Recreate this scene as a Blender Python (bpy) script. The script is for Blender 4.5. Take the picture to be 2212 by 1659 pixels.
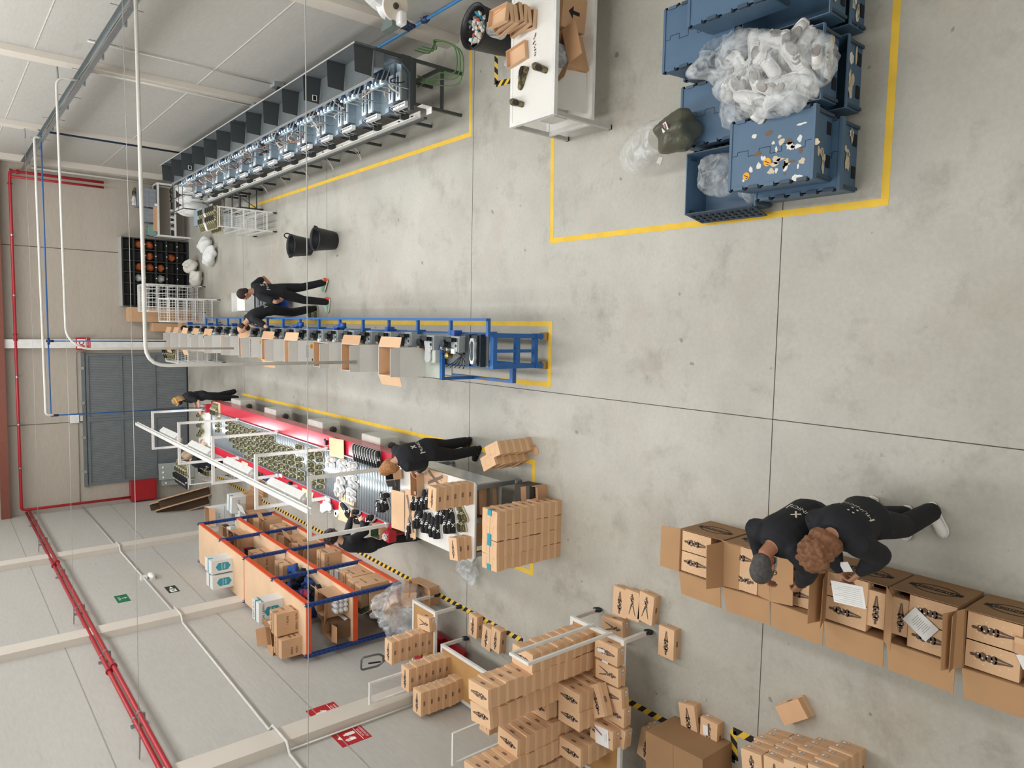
import bpy, math, random
from mathutils import Matrix, Vector, Euler
random.seed(7)
PI = math.pi
for o in list(bpy.data.objects): bpy.data.objects.remove(o)
SC = bpy.context.scene
COL = SC.collection

# ---------------------------------------------------------------- camera
# The phone was held on its side: the picture's left edge is the world's "up".
FPX = 1550.63
EYE = Vector((0, 0, 6.3))
RGT = Vector((0.99669617, 0.07307906, -0.03544299))
DWN = Vector((0.01881518, -0.63225636, -0.77453075))
FWD = Vector((-0.07901104, 0.77130496, -0.63154249))
cam = bpy.data.cameras.new('camera')
cam.sensor_fit = 'HORIZONTAL'; cam.sensor_width = 36.0
cam.lens = 36.0 * FPX / 2212.0
cam.clip_start = 0.05; cam.clip_end = 200
camo = bpy.data.objects.new('camera', cam); COL.objects.link(camo)
m3 = Matrix((DWN, RGT, -FWD)).transposed()
camo.matrix_world = Matrix.Translation(EYE) @ m3.to_4x4()
SC.camera = camo

def ray(x, y):
    return RGT * ((1659 - y - 829.5) / FPX) + DWN * ((x - 1106.0) / FPX) + FWD
def PZ(x, y, z=0.0):
    d = ray(x, y); return EYE + d * ((z - EYE.z) / d.z)
def PY(x, y, Y):
    d = ray(x, y); return EYE + d * (Y / d.y)
def PX(x, y, X):
    d = ray(x, y); return EYE + d * (X / d.x)

# ---------------------------------------------------------------- light
w = bpy.data.worlds.new('world'); SC.world = w; w.use_nodes = True
w.node_tree.nodes['Background'].inputs[0].default_value = (0.80, 0.88, 1.0, 1)
w.node_tree.nodes['Background'].inputs[1].default_value = 0.6
def area(name, loc, sx, sy, power, col=(1, 1, 1), rot=(0, 0, 0)):
    l = bpy.data.lights.new(name, 'AREA'); l.shape = 'RECTANGLE'; l.size = sx; l.size_y = sy
    l.energy = power; l.color = col
    o = bpy.data.objects.new(name, l); COL.objects.link(o); o.location = loc; o.rotation_euler = rot
    return o
CEIL = 7.8
SKY = [(-2.3, 13.2, 1.3, 19.0), (2.5, 13.2, 1.3, 19.0)]
for i, (x, y, sx, sy) in enumerate(SKY):
    area('skylight_daylight', (x, y, CEIL - 0.05), sx, sy, 610, (1.0, 0.997, 0.99))
area('added_near_fill', (-.6, -2.35, 5.6), 9.0, 2.6, 210, (1.0, .98, .95), (math.radians(78), 0, 0))  # added fill lamp behind the camera, brightens faces turned towards it
SC.view_settings.view_transform = 'Standard'
SC.view_settings.look = 'None'
SC.view_settings.gamma = 1.0
SC.view_settings.exposure = 0.03
SC.view_settings.use_curve_mapping = False
SC.cycles.max_bounces = 7
SC.cycles.diffuse_bounces = 4
SC.cycles.transparent_max_bounces = 12
SC.cycles.use_denoising = True

# ---------------------------------------------------------------- materials
def lin(c):
    if isinstance(c, str): c = tuple(int(c[i:i + 2], 16) for i in (0, 2, 4))
    c = tuple(x / 255.0 for x in c)
    return tuple((x / 12.92 if x <= .04045 else ((x + .055) / 1.055) ** 2.4) for x in c)
MATS = {}
def mat(name, col, rough=.6, metal=0.0, var=.07, scale=7.0, bump=0.0, emit=None, es=0, alpha=1.0, col2=None, thr=None, trans=0):
    if name in MATS: return MATS[name]
    m = bpy.data.materials.new(name); m.use_nodes = True
    nt = m.node_tree; N = nt.nodes; L = nt.links
    b = N['Principled BSDF']
    c = lin(col)
    tc = N.new('ShaderNodeTexCoord')
    nz = N.new('ShaderNodeTexNoise'); nz.inputs['Scale'].default_value = scale; nz.inputs['Detail'].default_value = 4
    L.new(tc.outputs['Object'], nz.inputs['Vector'])
    rp = N.new('ShaderNodeValToRGB')
    a, d = (c, lin(col2)) if col2 else (tuple(x * (1 - var) for x in c), tuple(min(1, x * (1 + var)) for x in c))
    rp.color_ramp.elements[0].color = (*a, 1); rp.color_ramp.elements[1].color = (*d, 1)
    if thr: rp.color_ramp.elements[0].position = thr - .04; rp.color_ramp.elements[1].position = thr + .04
    else: rp.color_ramp.elements[0].position = .3; rp.color_ramp.elements[1].position = .7
    L.new(nz.outputs['Fac'], rp.inputs['Fac']); L.new(rp.outputs['Color'], b.inputs['Base Color'])
    b.inputs['Roughness'].default_value = rough; b.inputs['Metallic'].default_value = metal
    b.inputs['Alpha'].default_value = alpha
    if trans: b.inputs['Transmission Weight'].default_value = trans
    if emit: b.inputs['Emission Color'].default_value = (*lin(emit), 1); b.inputs['Emission Strength'].default_value = es
    if bump:
        bp = N.new('ShaderNodeBump'); bp.inputs['Strength'].default_value = bump; bp.inputs['Distance'].default_value = .01
        n2 = N.new('ShaderNodeTexNoise'); n2.inputs['Scale'].default_value = scale * 4; n2.inputs['Detail'].default_value = 3
        L.new(tc.outputs['Object'], n2.inputs['Vector']); L.new(n2.outputs['Fac'], bp.inputs['Height']); L.new(bp.outputs['Normal'], b.inputs['Normal'])
    MATS[name] = m
    return m

# ---------------------------------------------------------------- mesh builder
_eps = random.Random(1)
class MB:
    def __init__(s): s.v = []; s.f = []; s.mi = []; s.mats = []; s.cur = 0; s.tf = None
    def mat(s, m):
        if m not in s.mats: s.mats.append(m)
        s.cur = s.mats.index(m); return s
    def add(s, vs, fs, M=None):
        k = len(s.v)
        for p in vs:
            p = Vector(p)
            if M is not None: p = M @ p
            if s.tf is not None: p = s.tf @ p
            s.v.append(tuple(p))
        for f in fs: s.f.append(tuple(i + k for i in f)); s.mi.append(s.cur)
        return s
    def box(s, x0, x1, y0, y1, z0, z1, M=None):
        e = _eps.uniform(.00003, .0003)
        if x1 < x0: x0, x1 = x1, x0
        if y1 < y0: y0, y1 = y1, y0
        if z1 < z0: z0, z1 = z1, z0
        x0 -= e; x1 += e; y0 -= e; y1 += e; z0 -= e*.5; z1 += e
        vs = [(x0,y0,z0),(x1,y0,z0),(x1,y1,z0),(x0,y1,z0),(x0,y0,z1),(x1,y0,z1),(x1,y1,z1),(x0,y1,z1)]
        return s.add(vs, [(3,2,1,0),(4,5,6,7),(0,1,5,4),(1,2,6,5),(2,3,7,6),(3,0,4,7)], M)
    def cbox(s, c, d, M=None):
        return s.box(c[0]-d[0]/2, c[0]+d[0]/2, c[1]-d[1]/2, c[1]+d[1]/2, c[2]-d[2]/2, c[2]+d[2]/2, M)
    def hexa(s, b, t):
        return s.add(list(b) + list(t), [(3,2,1,0),(4,5,6,7),(0,1,5,4),(1,2,6,5),(2,3,7,6),(3,0,4,7)])
    def bar(s, p, q, w, h=None, up=(0, 0, 1)):
        p = Vector(p); q = Vector(q); h = h or w; w *= 1+_eps.uniform(0, .012); h *= 1+_eps.uniform(0, .012)
        d = (q - p).normalized(); u = Vector(up)
        if abs(d.dot(u)) > .95: u = Vector((0, 1, 0)) if abs(d.y) < .9 else Vector((1, 0, 0))
        a = d.cross(u).normalized() * (w / 2); b = a.cross(d).normalized() * (h / 2)
        return s.hexa([p-a-b, p+a-b, p+a+b, p-a+b][::-1], [q-a-b, q+a-b, q+a+b, q-a+b][::-1])
    def loft(s, rings, cap=True, closed=False):
        n = len(rings[0]); vs = [p for r in rings for p in r]; fs = []
        for i in range(len(rings) - (0 if closed else 1)):
            i2 = (i + 1) % len(rings)
            for j in range(n):
                j2 = (j + 1) % n
                fs.append((i*n+j, i*n+j2, i2*n+j2, i2*n+j))
        if cap and not closed:
            fs.append(tuple(range(n))[::-1]); fs.append(tuple((len(rings)-1)*n + j for j in range(n)))
        return s.add(vs, fs)
    def tube(s, pts, r, n=8, closed=False):
        pts = [Vector(p) for p in pts]; rings = []
        rs = r if isinstance(r, (list, tuple)) else [r] * len(pts)
        a = None
        for i, p in enumerate(pts):
            if closed: d = pts[(i + 1) % len(pts)] - pts[i - 1]
            else: d = pts[min(i + 1, len(pts) - 1)] - pts[max(i - 1, 0)]
            d = d.normalized() if d.length > 1e-9 else Vector((0, 0, 1))
            if a is None:
                u = Vector((0, 0, 1)) if abs(d.z) < .9 else Vector((1, 0, 0))
                a = d.cross(u).normalized()
            else: a = (a - d * a.dot(d)).normalized()
            b = d.cross(a)
            rings.append([p + (a * math.cos(t) + b * math.sin(t)) * rs[i] for t in [2 * PI * k / n for k in range(n)]])
        return s.loft(rings, closed=closed)
    def cyl(s, p, q, r, n=12, r2=None): return s.tube([p, q], [r, r if r2 is None else r2], n)
    def lathe(s, prof, n=20, c=(0, 0, 0), sx=1, sy=1, cap=True):
        return s.loft([[Vector((c[0] + r * math.cos(2*PI*k/n) * sx, c[1] + r * math.sin(2*PI*k/n) * sy, c[2] + z)) for k in range(n)] for r, z in prof], cap)
    def prism(s, poly, z0, z1, M=None):
        n = len(poly)
        vs = [(x, y, z0) for x, y in poly] + [(x, y, z1) for x, y in poly]
        fs = [tuple(range(n))[::-1], tuple(range(n, 2*n))] + [(i, (i+1) % n, n + (i+1) % n, n + i) for i in range(n)]
        return s.add(vs, fs, M)
    def poly(s, pts, M=None): return s.add(pts, [tuple(range(len(pts)))], M)
    def sheet(s, pts, t=.004):
        """a thin plate: polygon (3-D) thickened along its normal"""
        P = [Vector(p) for p in pts]; nrm = (P[1]-P[0]).cross(P[2]-P[0]).normalized() * t
        n = len(P)
        return s.add([p for p in P] + [p + nrm for p in P], [tuple(range(n))[::-1], tuple(range(n, 2*n))] + [(i, (i+1) % n, n+(i+1) % n, n+i) for i in range(n)])
    def ell(s, c, r, nu=12, nv=8, M=None, jit=0):
        vs = []; fs = []
        c = Vector(c); r = (r, r, r) if isinstance(r, (int, float)) else r
        for i in range(1, nv):
            t = PI * i / nv
            for k in range(nu):
                q = 1 + (random.uniform(-jit, jit) if jit else 0)
                p = Vector((r[0]*math.sin(t)*math.cos(2*PI*k/nu)*q, r[1]*math.sin(t)*math.sin(2*PI*k/nu)*q, r[2]*math.cos(t)*q))
                vs.append((M @ p if M is not None else p) + c)
        top = Vector((0, 0, r[2])); bot = Vector((0, 0, -r[2]))
        vs.append((M @ top if M is not None else top) + c); vs.append((M @ bot if M is not None else bot) + c)
        T = len(vs) - 2; B = T + 1
        for i in range(nv - 2):
            for k in range(nu):
                k2 = (k+1) % nu
                fs.append((i*nu+k, (i+1)*nu+k, (i+1)*nu+k2, i*nu+k2))
        for k in range(nu):
            fs.append((T, k, (k+1) % nu)); fs.append((B, (nv-2)*nu+(k+1) % nu, (nv-2)*nu+k))
        return s.add(vs, fs)
    def text(s, txt, size, M, align='CENTER', sx=1.0):
        vs, fs = text_geo(txt, align)
        return s.add([(x*size*sx, y*size, z*size) for x, y, z in vs], fs, M)
    def mesh(s, name, smooth=False):
        me = bpy.data.meshes.new(name); me.from_pydata(s.v, [], s.f)
        for m in s.mats: me.materials.append(m)
        for p, i in zip(me.polygons, s.mi): p.material_index = i; p.use_smooth = smooth
        me.update(); return me
    def build(s, name, parent=None, smooth=False, loc=None, bevel=0):
        o = bpy.data.objects.new(name, s.mesh(name, smooth)); COL.objects.link(o)
        if parent is not None: o.parent = parent
        if loc is not None: o.location = loc
        if bevel:
            b = o.modifiers.new('bevel', 'BEVEL'); b.width = bevel; b.segments = 2; b.limit_method = 'ANGLE'
        return o
_tc = {}
def text_geo(txt, align='CENTER'):
    if (txt, align) in _tc: return _tc[(txt, align)]
    cu = bpy.data.curves.new('t', 'FONT'); cu.body = txt; cu.align_x = align; cu.align_y = 'CENTER'; cu.size = 1; cu.resolution_u = 3
    o = bpy.data.objects.new('t', cu); COL.objects.link(o)
    dg = bpy.context.evaluated_depsgraph_get(); e = o.evaluated_get(dg); me = e.to_mesh()
    r = ([tuple(v.co) for v in me.vertices], [tuple(p.vertices) for p in me.polygons])
    e.to_mesh_clear(); bpy.data.objects.remove(o); bpy.data.curves.remove(cu)
    _tc[(txt, align)] = r; return r

def tag(o, label, cat, group=None, kind=None):
    o['label'] = label; o['category'] = cat
    if group: o['group'] = group
    if kind: o['kind'] = kind
    return o
def struct(o): o['kind'] = 'structure'; return o
def thing(name, label, cat, loc=(0, 0, 0), rz=0, group=None, rot=None):
    o = bpy.data.objects.new(name, None); COL.objects.link(o)
    o.location = loc; o.rotation_euler = rot if rot else (0, 0, rz); o.empty_display_size = .1
    return tag(o, label, cat, group)
def dup(root, label=None, loc=None, rz=None, group=None, rot=None, scale=None):
    c = root.copy(); COL.objects.link(c)
    if loc is not None: c.location = loc
    if rz is not None: c.rotation_euler = (0, 0, rz)
    if rot is not None: c.rotation_euler = rot
    if scale is not None: c.scale = scale
    if label: c['label'] = label
    if group: c['group'] = group
    for ch in list(root.children):
        d = ch.copy(); COL.objects.link(d); d.parent = c
        for g in list(ch.children):
            e = g.copy(); COL.objects.link(e); e.parent = d
    return c
def drop(root):
    for ch in list(root.children_recursive): bpy.data.objects.remove(ch)
    bpy.data.objects.remove(root)
ORD = ['lowest','second','third','fourth','fifth','sixth','seventh','eighth','ninth','tenth','eleventh','twelfth','thirteenth','fourteenth','fifteenth','sixteenth','seventeenth']
def frame(o, x, y):
    """matrix from origin, x axis, y axis"""
    x = Vector(x).normalized(); y = Vector(y); z = x.cross(y).normalized(); y = z.cross(x)
    return Matrix(((x.x, y.x, z.x, o[0]), (x.y, y.y, z.y, o[1]), (x.z, y.z, z.z, o[2]), (0, 0, 0, 1)))
def smooth_path(pts, n=6):
    """Catmull-Rom through points"""
    P = [Vector(p) for p in pts]; P = [P[0]*2-P[1]] + P + [P[-1]*2-P[-2]]; out = []
    for i in range(1, len(P)-2):
        for k in range(n):
            t = k / n; a, b, c, d = P[i-1:i+3]
            out.append(.5*((2*b) + (c-a)*t + (2*a-5*b+4*c-d)*t*t + (3*b-a-3*c+d)*t**3))
    out.append(P[-2]); return out

def film(name, lo, hi, scale=6, col='e4e9eb'):
    m = mat(name, col, .16, 0, .02, 5, .6); nt = m.node_tree; N = nt.nodes; L = nt.links; b = N['Principled BSDF']
    tc = N.new('ShaderNodeTexCoord'); n = N.new('ShaderNodeTexNoise'); n.inputs['Scale'].default_value = scale; n.inputs['Detail'].default_value = 5; n.inputs['Distortion'].default_value = 1.5
    L.new(tc.outputs['Object'], n.inputs['Vector']); r = N.new('ShaderNodeMapRange'); r.inputs['From Min'].default_value = .38; r.inputs['From Max'].default_value = .68; r.inputs['To Min'].default_value = lo; r.inputs['To Max'].default_value = hi
    L.new(n.outputs['Fac'], r.inputs['Value']); L.new(r.outputs['Result'], b.inputs['Alpha']); return m
WHITE = mat('white_painted_steel', 'dcdcd8', .4)
GREYM = mat('dark_grey_powder_coat', '3a3f40', .5)
STEEL = mat('bare_steel', 'b9c0c4', .28, .9, .1, 3)
BLACK = mat('black_plastic', '141516', .5)
CARD = mat('kraft_cardboard', 'c49c77', .85, 0, .05, 5)
CARDIN = mat('kraft_cardboard_inside', 'b48b66', .9, 0, .05, 5)
CARDP = mat('pale_kraft_cardboard', 'd3ae8a', .85, 0, .04, 5)
GREYCARD = mat('grey_white_cardboard', 'd6d4ce', .85, 0, .03, 4)
WCARD = mat('white_cardboard', 'd4d4d0', .85, 0, .03, 4)
CTN = mat('brown_carton_board', '9c7956', .85, 0, .05, 3)
CTNI = mat('brown_carton_inside', 'b48d66', .9, 0, .05, 3)
PRINT = mat('black_print', '1c1917', .8)
GPRINT = mat('brown_grey_print', '6a5546', .9, 0, .2, 30)
PAPER = mat('white_paper', 'e6e6e4', .9, 0, .02, 4)
BLUE = mat('blue_painted_steel', '1f5c9e', .4)
NAVY = mat('navy_painted_steel', '1d3c7a', .45)
ORANGE = mat('orange_painted_steel', 'cf4a1c', .45)
RED = mat('red_painted_steel', 'a81f2c', .4)
PLY = mat('pale_plywood', 'd8b896', .7, 0, .06, 3)
FIBRE = mat('brown_fibreboard', 'b48a54', .8, 0, .06, 6)
RUBBER = mat('black_rubber', '19191a', .7)
YELLOW = mat('yellow_floor_tape', 'e3bb3c', .7, 0, .08, 5)
FILM = film('clear_plastic_film', .12, .55)
FILMW = film('milky_plastic_film', .3, .7)
# ================================================================ the room
XL, XR, YF, YB = -5.45, 4.29, 23.71, -2.5
def concrete(name, base, dark, light, s=1.0, rough=.45, streak=(1, 1, 1), amt=1.0, tint='a39686'):
    m = bpy.data.materials.new(name); m.use_nodes = True
    nt = m.node_tree; N = nt.nodes; L = nt.links; b = N['Principled BSDF']
    tc = N.new('ShaderNodeTexCoord'); mp = N.new('ShaderNodeMapping'); mp.inputs['Scale'].default_value = streak
    L.new(tc.outputs['Object'], mp.inputs['Vector'])
    def noise(sc, det, rgh=.6, dist=0):
        n = N.new('ShaderNodeTexNoise'); n.inputs['Scale'].default_value = sc; n.inputs['Detail'].default_value = det
        n.inputs['Roughness'].default_value = rgh; n.inputs['Distortion'].default_value = dist
        L.new(mp.outputs['Vector'], n.inputs['Vector']); return n
    def ramp(src, p0, c0, p1, c1):
        r = N.new('ShaderNodeValToRGB'); e = r.color_ramp.elements
        e[0].position = p0; e[0].color = (*c0, 1); e[1].position = p1; e[1].color = (*c1, 1)
        L.new(src, r.inputs['Fac']); return r
    def mix(a, bb, fac, mode='MIX'):
        x = N.new('ShaderNodeMix'); x.data_type = 'RGBA'; x.blend_type = mode
        if isinstance(fac, float): x.inputs['Factor'].default_value = fac
        else: L.new(fac, x.inputs['Factor'])
        L.new(a, x.inputs['A']); L.new(bb, x.inputs['B']); return x.outputs['Result']
    r1 = ramp(noise(.55*s, 8, .62, .1).outputs['Fac'], .35, lin(base), .68, lin(light))
    g = (.5, .5, .5)
    st = ramp(noise(1.3*s, 9, .7, .15).outputs['Fac'], .53, (0, 0, 0), .78, (amt*.85,)*3)
    d = N.new('ShaderNodeRGB'); d.outputs[0].default_value = (*lin(dark), 1)
    c1 = mix(r1.outputs['Color'], d.outputs[0], st.outputs['Color'])
    st2 = ramp(noise(.7*s, 7, .68, .15).outputs['Fac'], .52, (0, 0, 0), .72, (amt*.6,)*3)
    t = N.new('ShaderNodeRGB'); t.outputs[0].default_value = (*lin(tint), 1)
    c2 = mix(c1, t.outputs[0], st2.outputs['Color'])
    fine = ramp(noise(22*s, 6, .7).outputs['Fac'], .3, (.92,)*3, .7, (1.06,)*3)
    c3 = mix(c2, fine.outputs['Color'], 1.0, 'MULTIPLY')
    sp = ramp(noise(6.5*s, 2, .4).outputs['Fac'], .735, (0, 0, 0), .77, (amt*.55,)*3)
    k = N.new('ShaderNodeRGB'); k.outputs[0].default_value = (.09, .075, .06, 1)
    c4 = mix(c3, k.outputs[0], sp.outputs['Color'])
    L.new(c4, b.inputs['Base Color'])
    b.inputs['Roughness'].default_value = rough
    return m
FLOORM = concrete('polished_concrete_floor', 'a5a298', '827b6e', 'b9b6ab', 1.0, .38)
WALLM = concrete('painted_concrete_panel', 'b0aea7', 'a6a49d', 'b8b6b0', .5, .7, (.4, .4, 2.5), .25, 'aba79f')
WALLF = concrete('beige_concrete_panel', 'aca397', 'a0978a', 'b4ac9f', .5, .7, (.4, .4, 2.5), .25, 'a79e90')
TRIMM = mat('cream_concrete_column', 'cbc4b9', .7, 0, .03, 2)
JOINT = mat('dark_joint', '4b4640', .9)
JOINTW = mat('pale_wall_joint', '9a968d', .9)  # colour of the left wall panel joint lines
b = MB().mat(FLOORM).box(XL-.2, XR+.2, YB, YF+.2, -.2, 0); struct(b.build('floor'))
b = MB().mat(WALLM).box(XL-.2, XL, YB, YF+.2, 0, CEIL); struct(b.build('wall_left'))
b = MB().mat(WALLM).box(XR, XR+.2, YB, YF+.2, 0, CEIL); struct(b.build('wall_right'))
b = MB().mat(WALLF).box(XL, XR, YF, YF+.2, 0, CEIL); struct(b.build('wall_far'))
b = MB().mat(WALLM).box(XL, XR, YB-.2, YB, 0, CEIL); struct(b.build('wall_near'))
struct(MB().mat(mat('fill_panel_glow', 'e8eef2', .2, emit='f4f1ea', es=1.2)).box(-5.0, 3.9, YB+.02, YB+.05, 4.3, 6.9).build('added_fill_panel'))  # added glowing panel, out of view on the near wall, accompanies the fill lamp
# ceiling slabs leave the skylight strips open
b = MB().mat(WHITE)
for x0, x1 in ((XL-.2, -2.95), (-1.65, 1.85), (3.15, XR+.2)): b.box(x0, x1, 3.6, 22.8, CEIL, CEIL+.15)
for y0, y1 in ((YB, 3.6), (22.8, YF+.2)): b.box(XL-.2, XR+.2, y0, y1, CEIL, CEIL+.15)
struct(b.build('ceiling'))
n_trim = [0]
def trim(mb):
    n_trim[0] += 1
    return struct(mb.build('trim_%d' % n_trim[0]))
# columns
for y in (8.75, 13.74, 18.78): trim(MB().mat(TRIMM).box(XL, XL+.12, y-.18, y+.18, 0, CEIL))
for y in (9.25, 14.25, 19.5): trim(MB().mat(TRIMM).box(XR-.1, XR, y-.16, y+.16, 0, CEIL))
trim(MB().mat(WHITE).box(-.82, -.58, YF-.22, YF, 0, CEIL))
# roof edge beam over the far wall and the paler cladding above it
trim(MB().mat(mat('red_brown_steel_beam', '7a4537', .6)).box(XL, XR, YF-.3, YF, 4.66, 4.86))
trim(MB().mat(mat('yellow_grey_cladding', 'b2aa92', .7)).box(XL, XR, YF-.05, YF-.001, 4.86, 6.2))
# corner trims, ledge at the right far corner
trim(MB().mat(TRIMM).box(XR-.16, XR, YF-.4, YF, 0, CEIL))
# panel joints: thin recessed lines standing on the wall faces
def wline(X, z, y0, y1, m=JOINTW): trim(MB().mat(m).box(X-.004, X+.004, y0, y1, z-.006, z+.006))
for z in (2.24, 4.68): wline(XL+.002, z, 0, YF)
for z in (2.3, 4.78): wline(XR-.002, z, 0, YF, mat('pale_joint', 'c9c7c0', .8))
for x in (1.95, -2.95): trim(MB().mat(JOINT).box(x-.008, x+.008, YF-.006, YF, 2.85 if x < 0 else 0, CEIL))
# floor saw-cut joints
for y in (3.72, 8.69, 13.62, 18.5): trim(MB().mat(JOINT).box(XL, XR, y-.004, y+.004, .0002, .0012))
trim(MB().mat(JOINT).box(-.843, -.835, YB, YF, .0002, .0012))
# floor tape
def tape(label, pts, wd=.065):
    b = MB().mat(YELLOW)
    for i in range(len(pts)-1):
        p, q = Vector((*pts[i], 0)), Vector((*pts[i+1], 0)); d = (q-p).normalized()*wd/2
        a = Vector((-d.y, d.x, 0)); z = Vector((0, 0, .002))
        s0 = -d if i == 0 else d*1.02
        b.hexa([p+s0-a, q+d-a, q+d+a, p+s0+a], [p+s0-a+z, q+d-a+z, q+d+a+z, p+s0+a+z])
    tag(b.build('floor_tape'), label, 'floor tape')
f2 = lambda x, y: tuple(PZ(x, y))[:2]
tape('yellow tape line along the dark mould bench, turning in towards the waste bin', [f2(542, 446), f2(1016, 290), f2(1017, 98)])
tape('yellow tape corner enclosing the stack of blue crates', [f2(1194, 280), f2(1192, 520), f2(1911, 436), f2(1942, -60)])
tape('yellow tape outline around the blue machine line', [f2(560, 695), (.05, 6.93), (-.74, 6.93), f2(560, 772)])
tape('yellow tape outline around the red conveyor and packing table', [f2(525, 852), (-1.81, 9.0), (-1.81, 7.2), (-3.34, 7.2), (-3.36, 10.5)])
BLKT = mat('black_tape', '1b1a18', .7)
def hazard(label, pts, wd=.075):
    b = MB()
    for i in range(len(pts)-1):
        p, q = Vector((*pts[i], 0)), Vector((*pts[i+1], 0)); L_ = (q-p).length; d = (q-p).normalized(); a = Vector((-d.y, d.x, 0))*wd/2
        n = max(2, round(L_/.075)); z = Vector((0, 0, .002))
        for k in range(n):
            b.mat(YELLOW if k % 2 else BLKT); s0, s1 = d*(L_*k/n), d*(L_*(k+1)/n); sh = d*.035
            e0 = sh*(0 if k == 0 else 1); e1 = sh*(0 if k == n-1 else 1)
            c = [p+s0-a-e0, p+s1-a-e1, p+s1+a+e1, p+s0+a+e0]
            b.hexa(c, [v+z for v in c])
    tag(b.build('hazard_tape'), label, 'floor tape')
hazard('black and yellow hazard tape corner on the floor by the white workbench', [f2(1072, 100), f2(1072, 182), f2(1120, 170)])
hazard('long black and yellow hazard tape running past the shelving and white carts', [f2(470, 1030), f2(945, 1283), f2(1130, 1385)])
hazard('black and yellow hazard tape beyond the nearest white cart, ending in a corner', [f2(1340, 1505), f2(1588, 1642), f2(1584, 1578), f2(1630, 1600)])

# ---------------------------------------------------------------- big sliding door in the far wall
DGREY = mat('grey_door_sheet', '73797b', .5); DFR = mat('grey_door_frame', '666d70', .5)
d1 = bpy.data.objects.new('door_1', None); COL.objects.link(d1); struct(d1); d1.location = (-2.9, YF, 0)
b = MB().mat(DGREY)
n = 76
for k in range(n):
    x = -1.86 + 3.72*k/n
    b.box(x, x+.024, -.062, -.03, .06, 2.72); 
b.box(-1.86, 1.86, -.045, -.02, .06, 2.72); b.build('door_sheet', d1)
b = MB().mat(DFR)
for z in (.06, .95, 1.85, 2.72): b.box(-1.9, 1.9, -.085, -.02, z-.035, z+.035)
for x in (-1.88, -.02, .06, 1.88): b.box(x-.035, x+.035, -.085, -.02, .04, 2.75)
b.box(-1.95, 1.95, -.1, -.0, 2.78, 2.86); b.build('door_frame', d1)
b = MB().mat(BLACK).box(-1.95, 1.95, -.12, -.01, 0, .035); b.build('door_seal', d1)
b = MB().mat(STEEL)
for x in (-1.5, -.5, .5, 1.5): b.box(x-.04, x+.04, -.12, -.09, 2.8, 2.9)
b.build('roller_hanger', d1)

# ---------------------------------------------------------------- pipes, trays, wires
def pipe(name, label, cat, pts, r, m, n=10, smooth=True):
    b = MB().mat(m).tube(pts, r, n); return tag(b.build(name, None, smooth), label, cat)
def elbow(pts, rad=.15, k=5):
    P = [Vector(p) for p in pts]; out = [P[0]]
    for i in range(1, len(P)-1):
        a = (P[i-1]-P[i]).normalized(); c = (P[i+1]-P[i]).normalized(); r_ = min(rad, (P[i-1]-P[i]).length/2, (P[i+1]-P[i]).length/2)
        s0, s1 = P[i]+a*r_, P[i]+c*r_
        for t in range(k+1):
            t /= k; out.append(s0*(1-t)**2 + P[i]*2*t*(1-t) + s1*t*t)
    out.append(P[-1]); return out
FIRE = mat('red_sprinkler_pipe', 'a8212c', .4)
GALV = mat('galvanised_steel', '9aa0a3', .4, .8)
COND = mat('white_grey_conduit', 'c8c6bf', .5)
def clamp_ring(b, p, axis, r):
    p = Vector(p); a = Vector(axis); b.cyl(p-a*.018, p+a*.018, r, 10)
# left wall double red pipe
z = 4.30
red = thing('sprinkler_pipe', 'pair of red pipes running high along the left wall', 'pipe', (XL, 0, z))
for dz, dx in ((0, .1), (-.06, .168)):
    MB().mat(FIRE).tube([(dx, -1.5, dz), (dx, YF-.25, dz)], .032, 12).build('pipe_run', red, True)
RCP = mat('red_coupling', '8d1522', .4)
for y in (6.0, 12.0, 18.0):
    for dz, dx in ((0, .1), (-.06, .168)): b = MB().mat(RCP); clamp_ring(b, (dx, y, dz), (0, 1, 0), .052); b.build('coupling', red)
for y in (4.2, 8.3, 10.3, 12.6, 15.0, 17.4, 20.2, 22.2):
    b = MB().mat(GALV).box(0, .17, y-.018, y+.018, -.13, -.1).box(0, .03, y-.025, y+.025, -.16, .05); clamp_ring(b, (.1, y, 0), (0, 1, 0), .037); clamp_ring(b, (.168, y, -.06), (0, 1, 0), .037)
    b.build('pipe_bracket', red)
fp = thing('sprinkler_pipe', 'red pipe crossing high along the far wall above the grey door', 'pipe', (0, YF, 4.4))
MB().mat(FIRE).tube(elbow([(-5.28, -.2, -2.9), (-5.28, -.2, 0), (3.88, -.2, 0), (3.88, -.2, -2.2)], .1), .038, 12).build('pipe_run', fp, True)
MB().mat(FIRE).tube([(3.74, -.2, 0), (3.74, -.2, -2.2)], .032, 12).build('riser', fp, True)
for x in (3.55, -.6, -.45): b = MB().mat(RCP); clamp_ring(b, (x, -.2, 0), (1, 0, 0), .06); b.build('coupling', fp)
for zz in (-.03, -.18): MB().mat(RCP).cyl((3.88, -.2, zz-.03), (3.88, -.2, zz+.03), .06, 10).build('coupling', fp)
for x in (2.2, .6, -1.6, -2.9, -4.1):
    MB().mat(GALV).box(x-.02, x+.02, -.2, 0, -.02, .02).cyl((x-.02, -.2, 0), (x+.02, -.2, 0), .045, 10).build('pipe_bracket', fp)
# fire hose cabinet
c = PY(296, 1085, 23.4)
hc = thing('fire_hose_cabinet', 'red steel cabinet in the far left corner below the red pipe', 'cabinet', (-5.1, YF-.16, 1.0))
MB().mat(mat('red_cabinet', 'a01c22', .4)).box(-.3, .3, -.14, .14, 0, .7).build('body', hc, bevel=.01)
MB().mat(mat('red_cabinet', 'a01c22', .4)).box(-.27, .27, -.155, -.14, .04, .66).build('door', hc)
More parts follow.
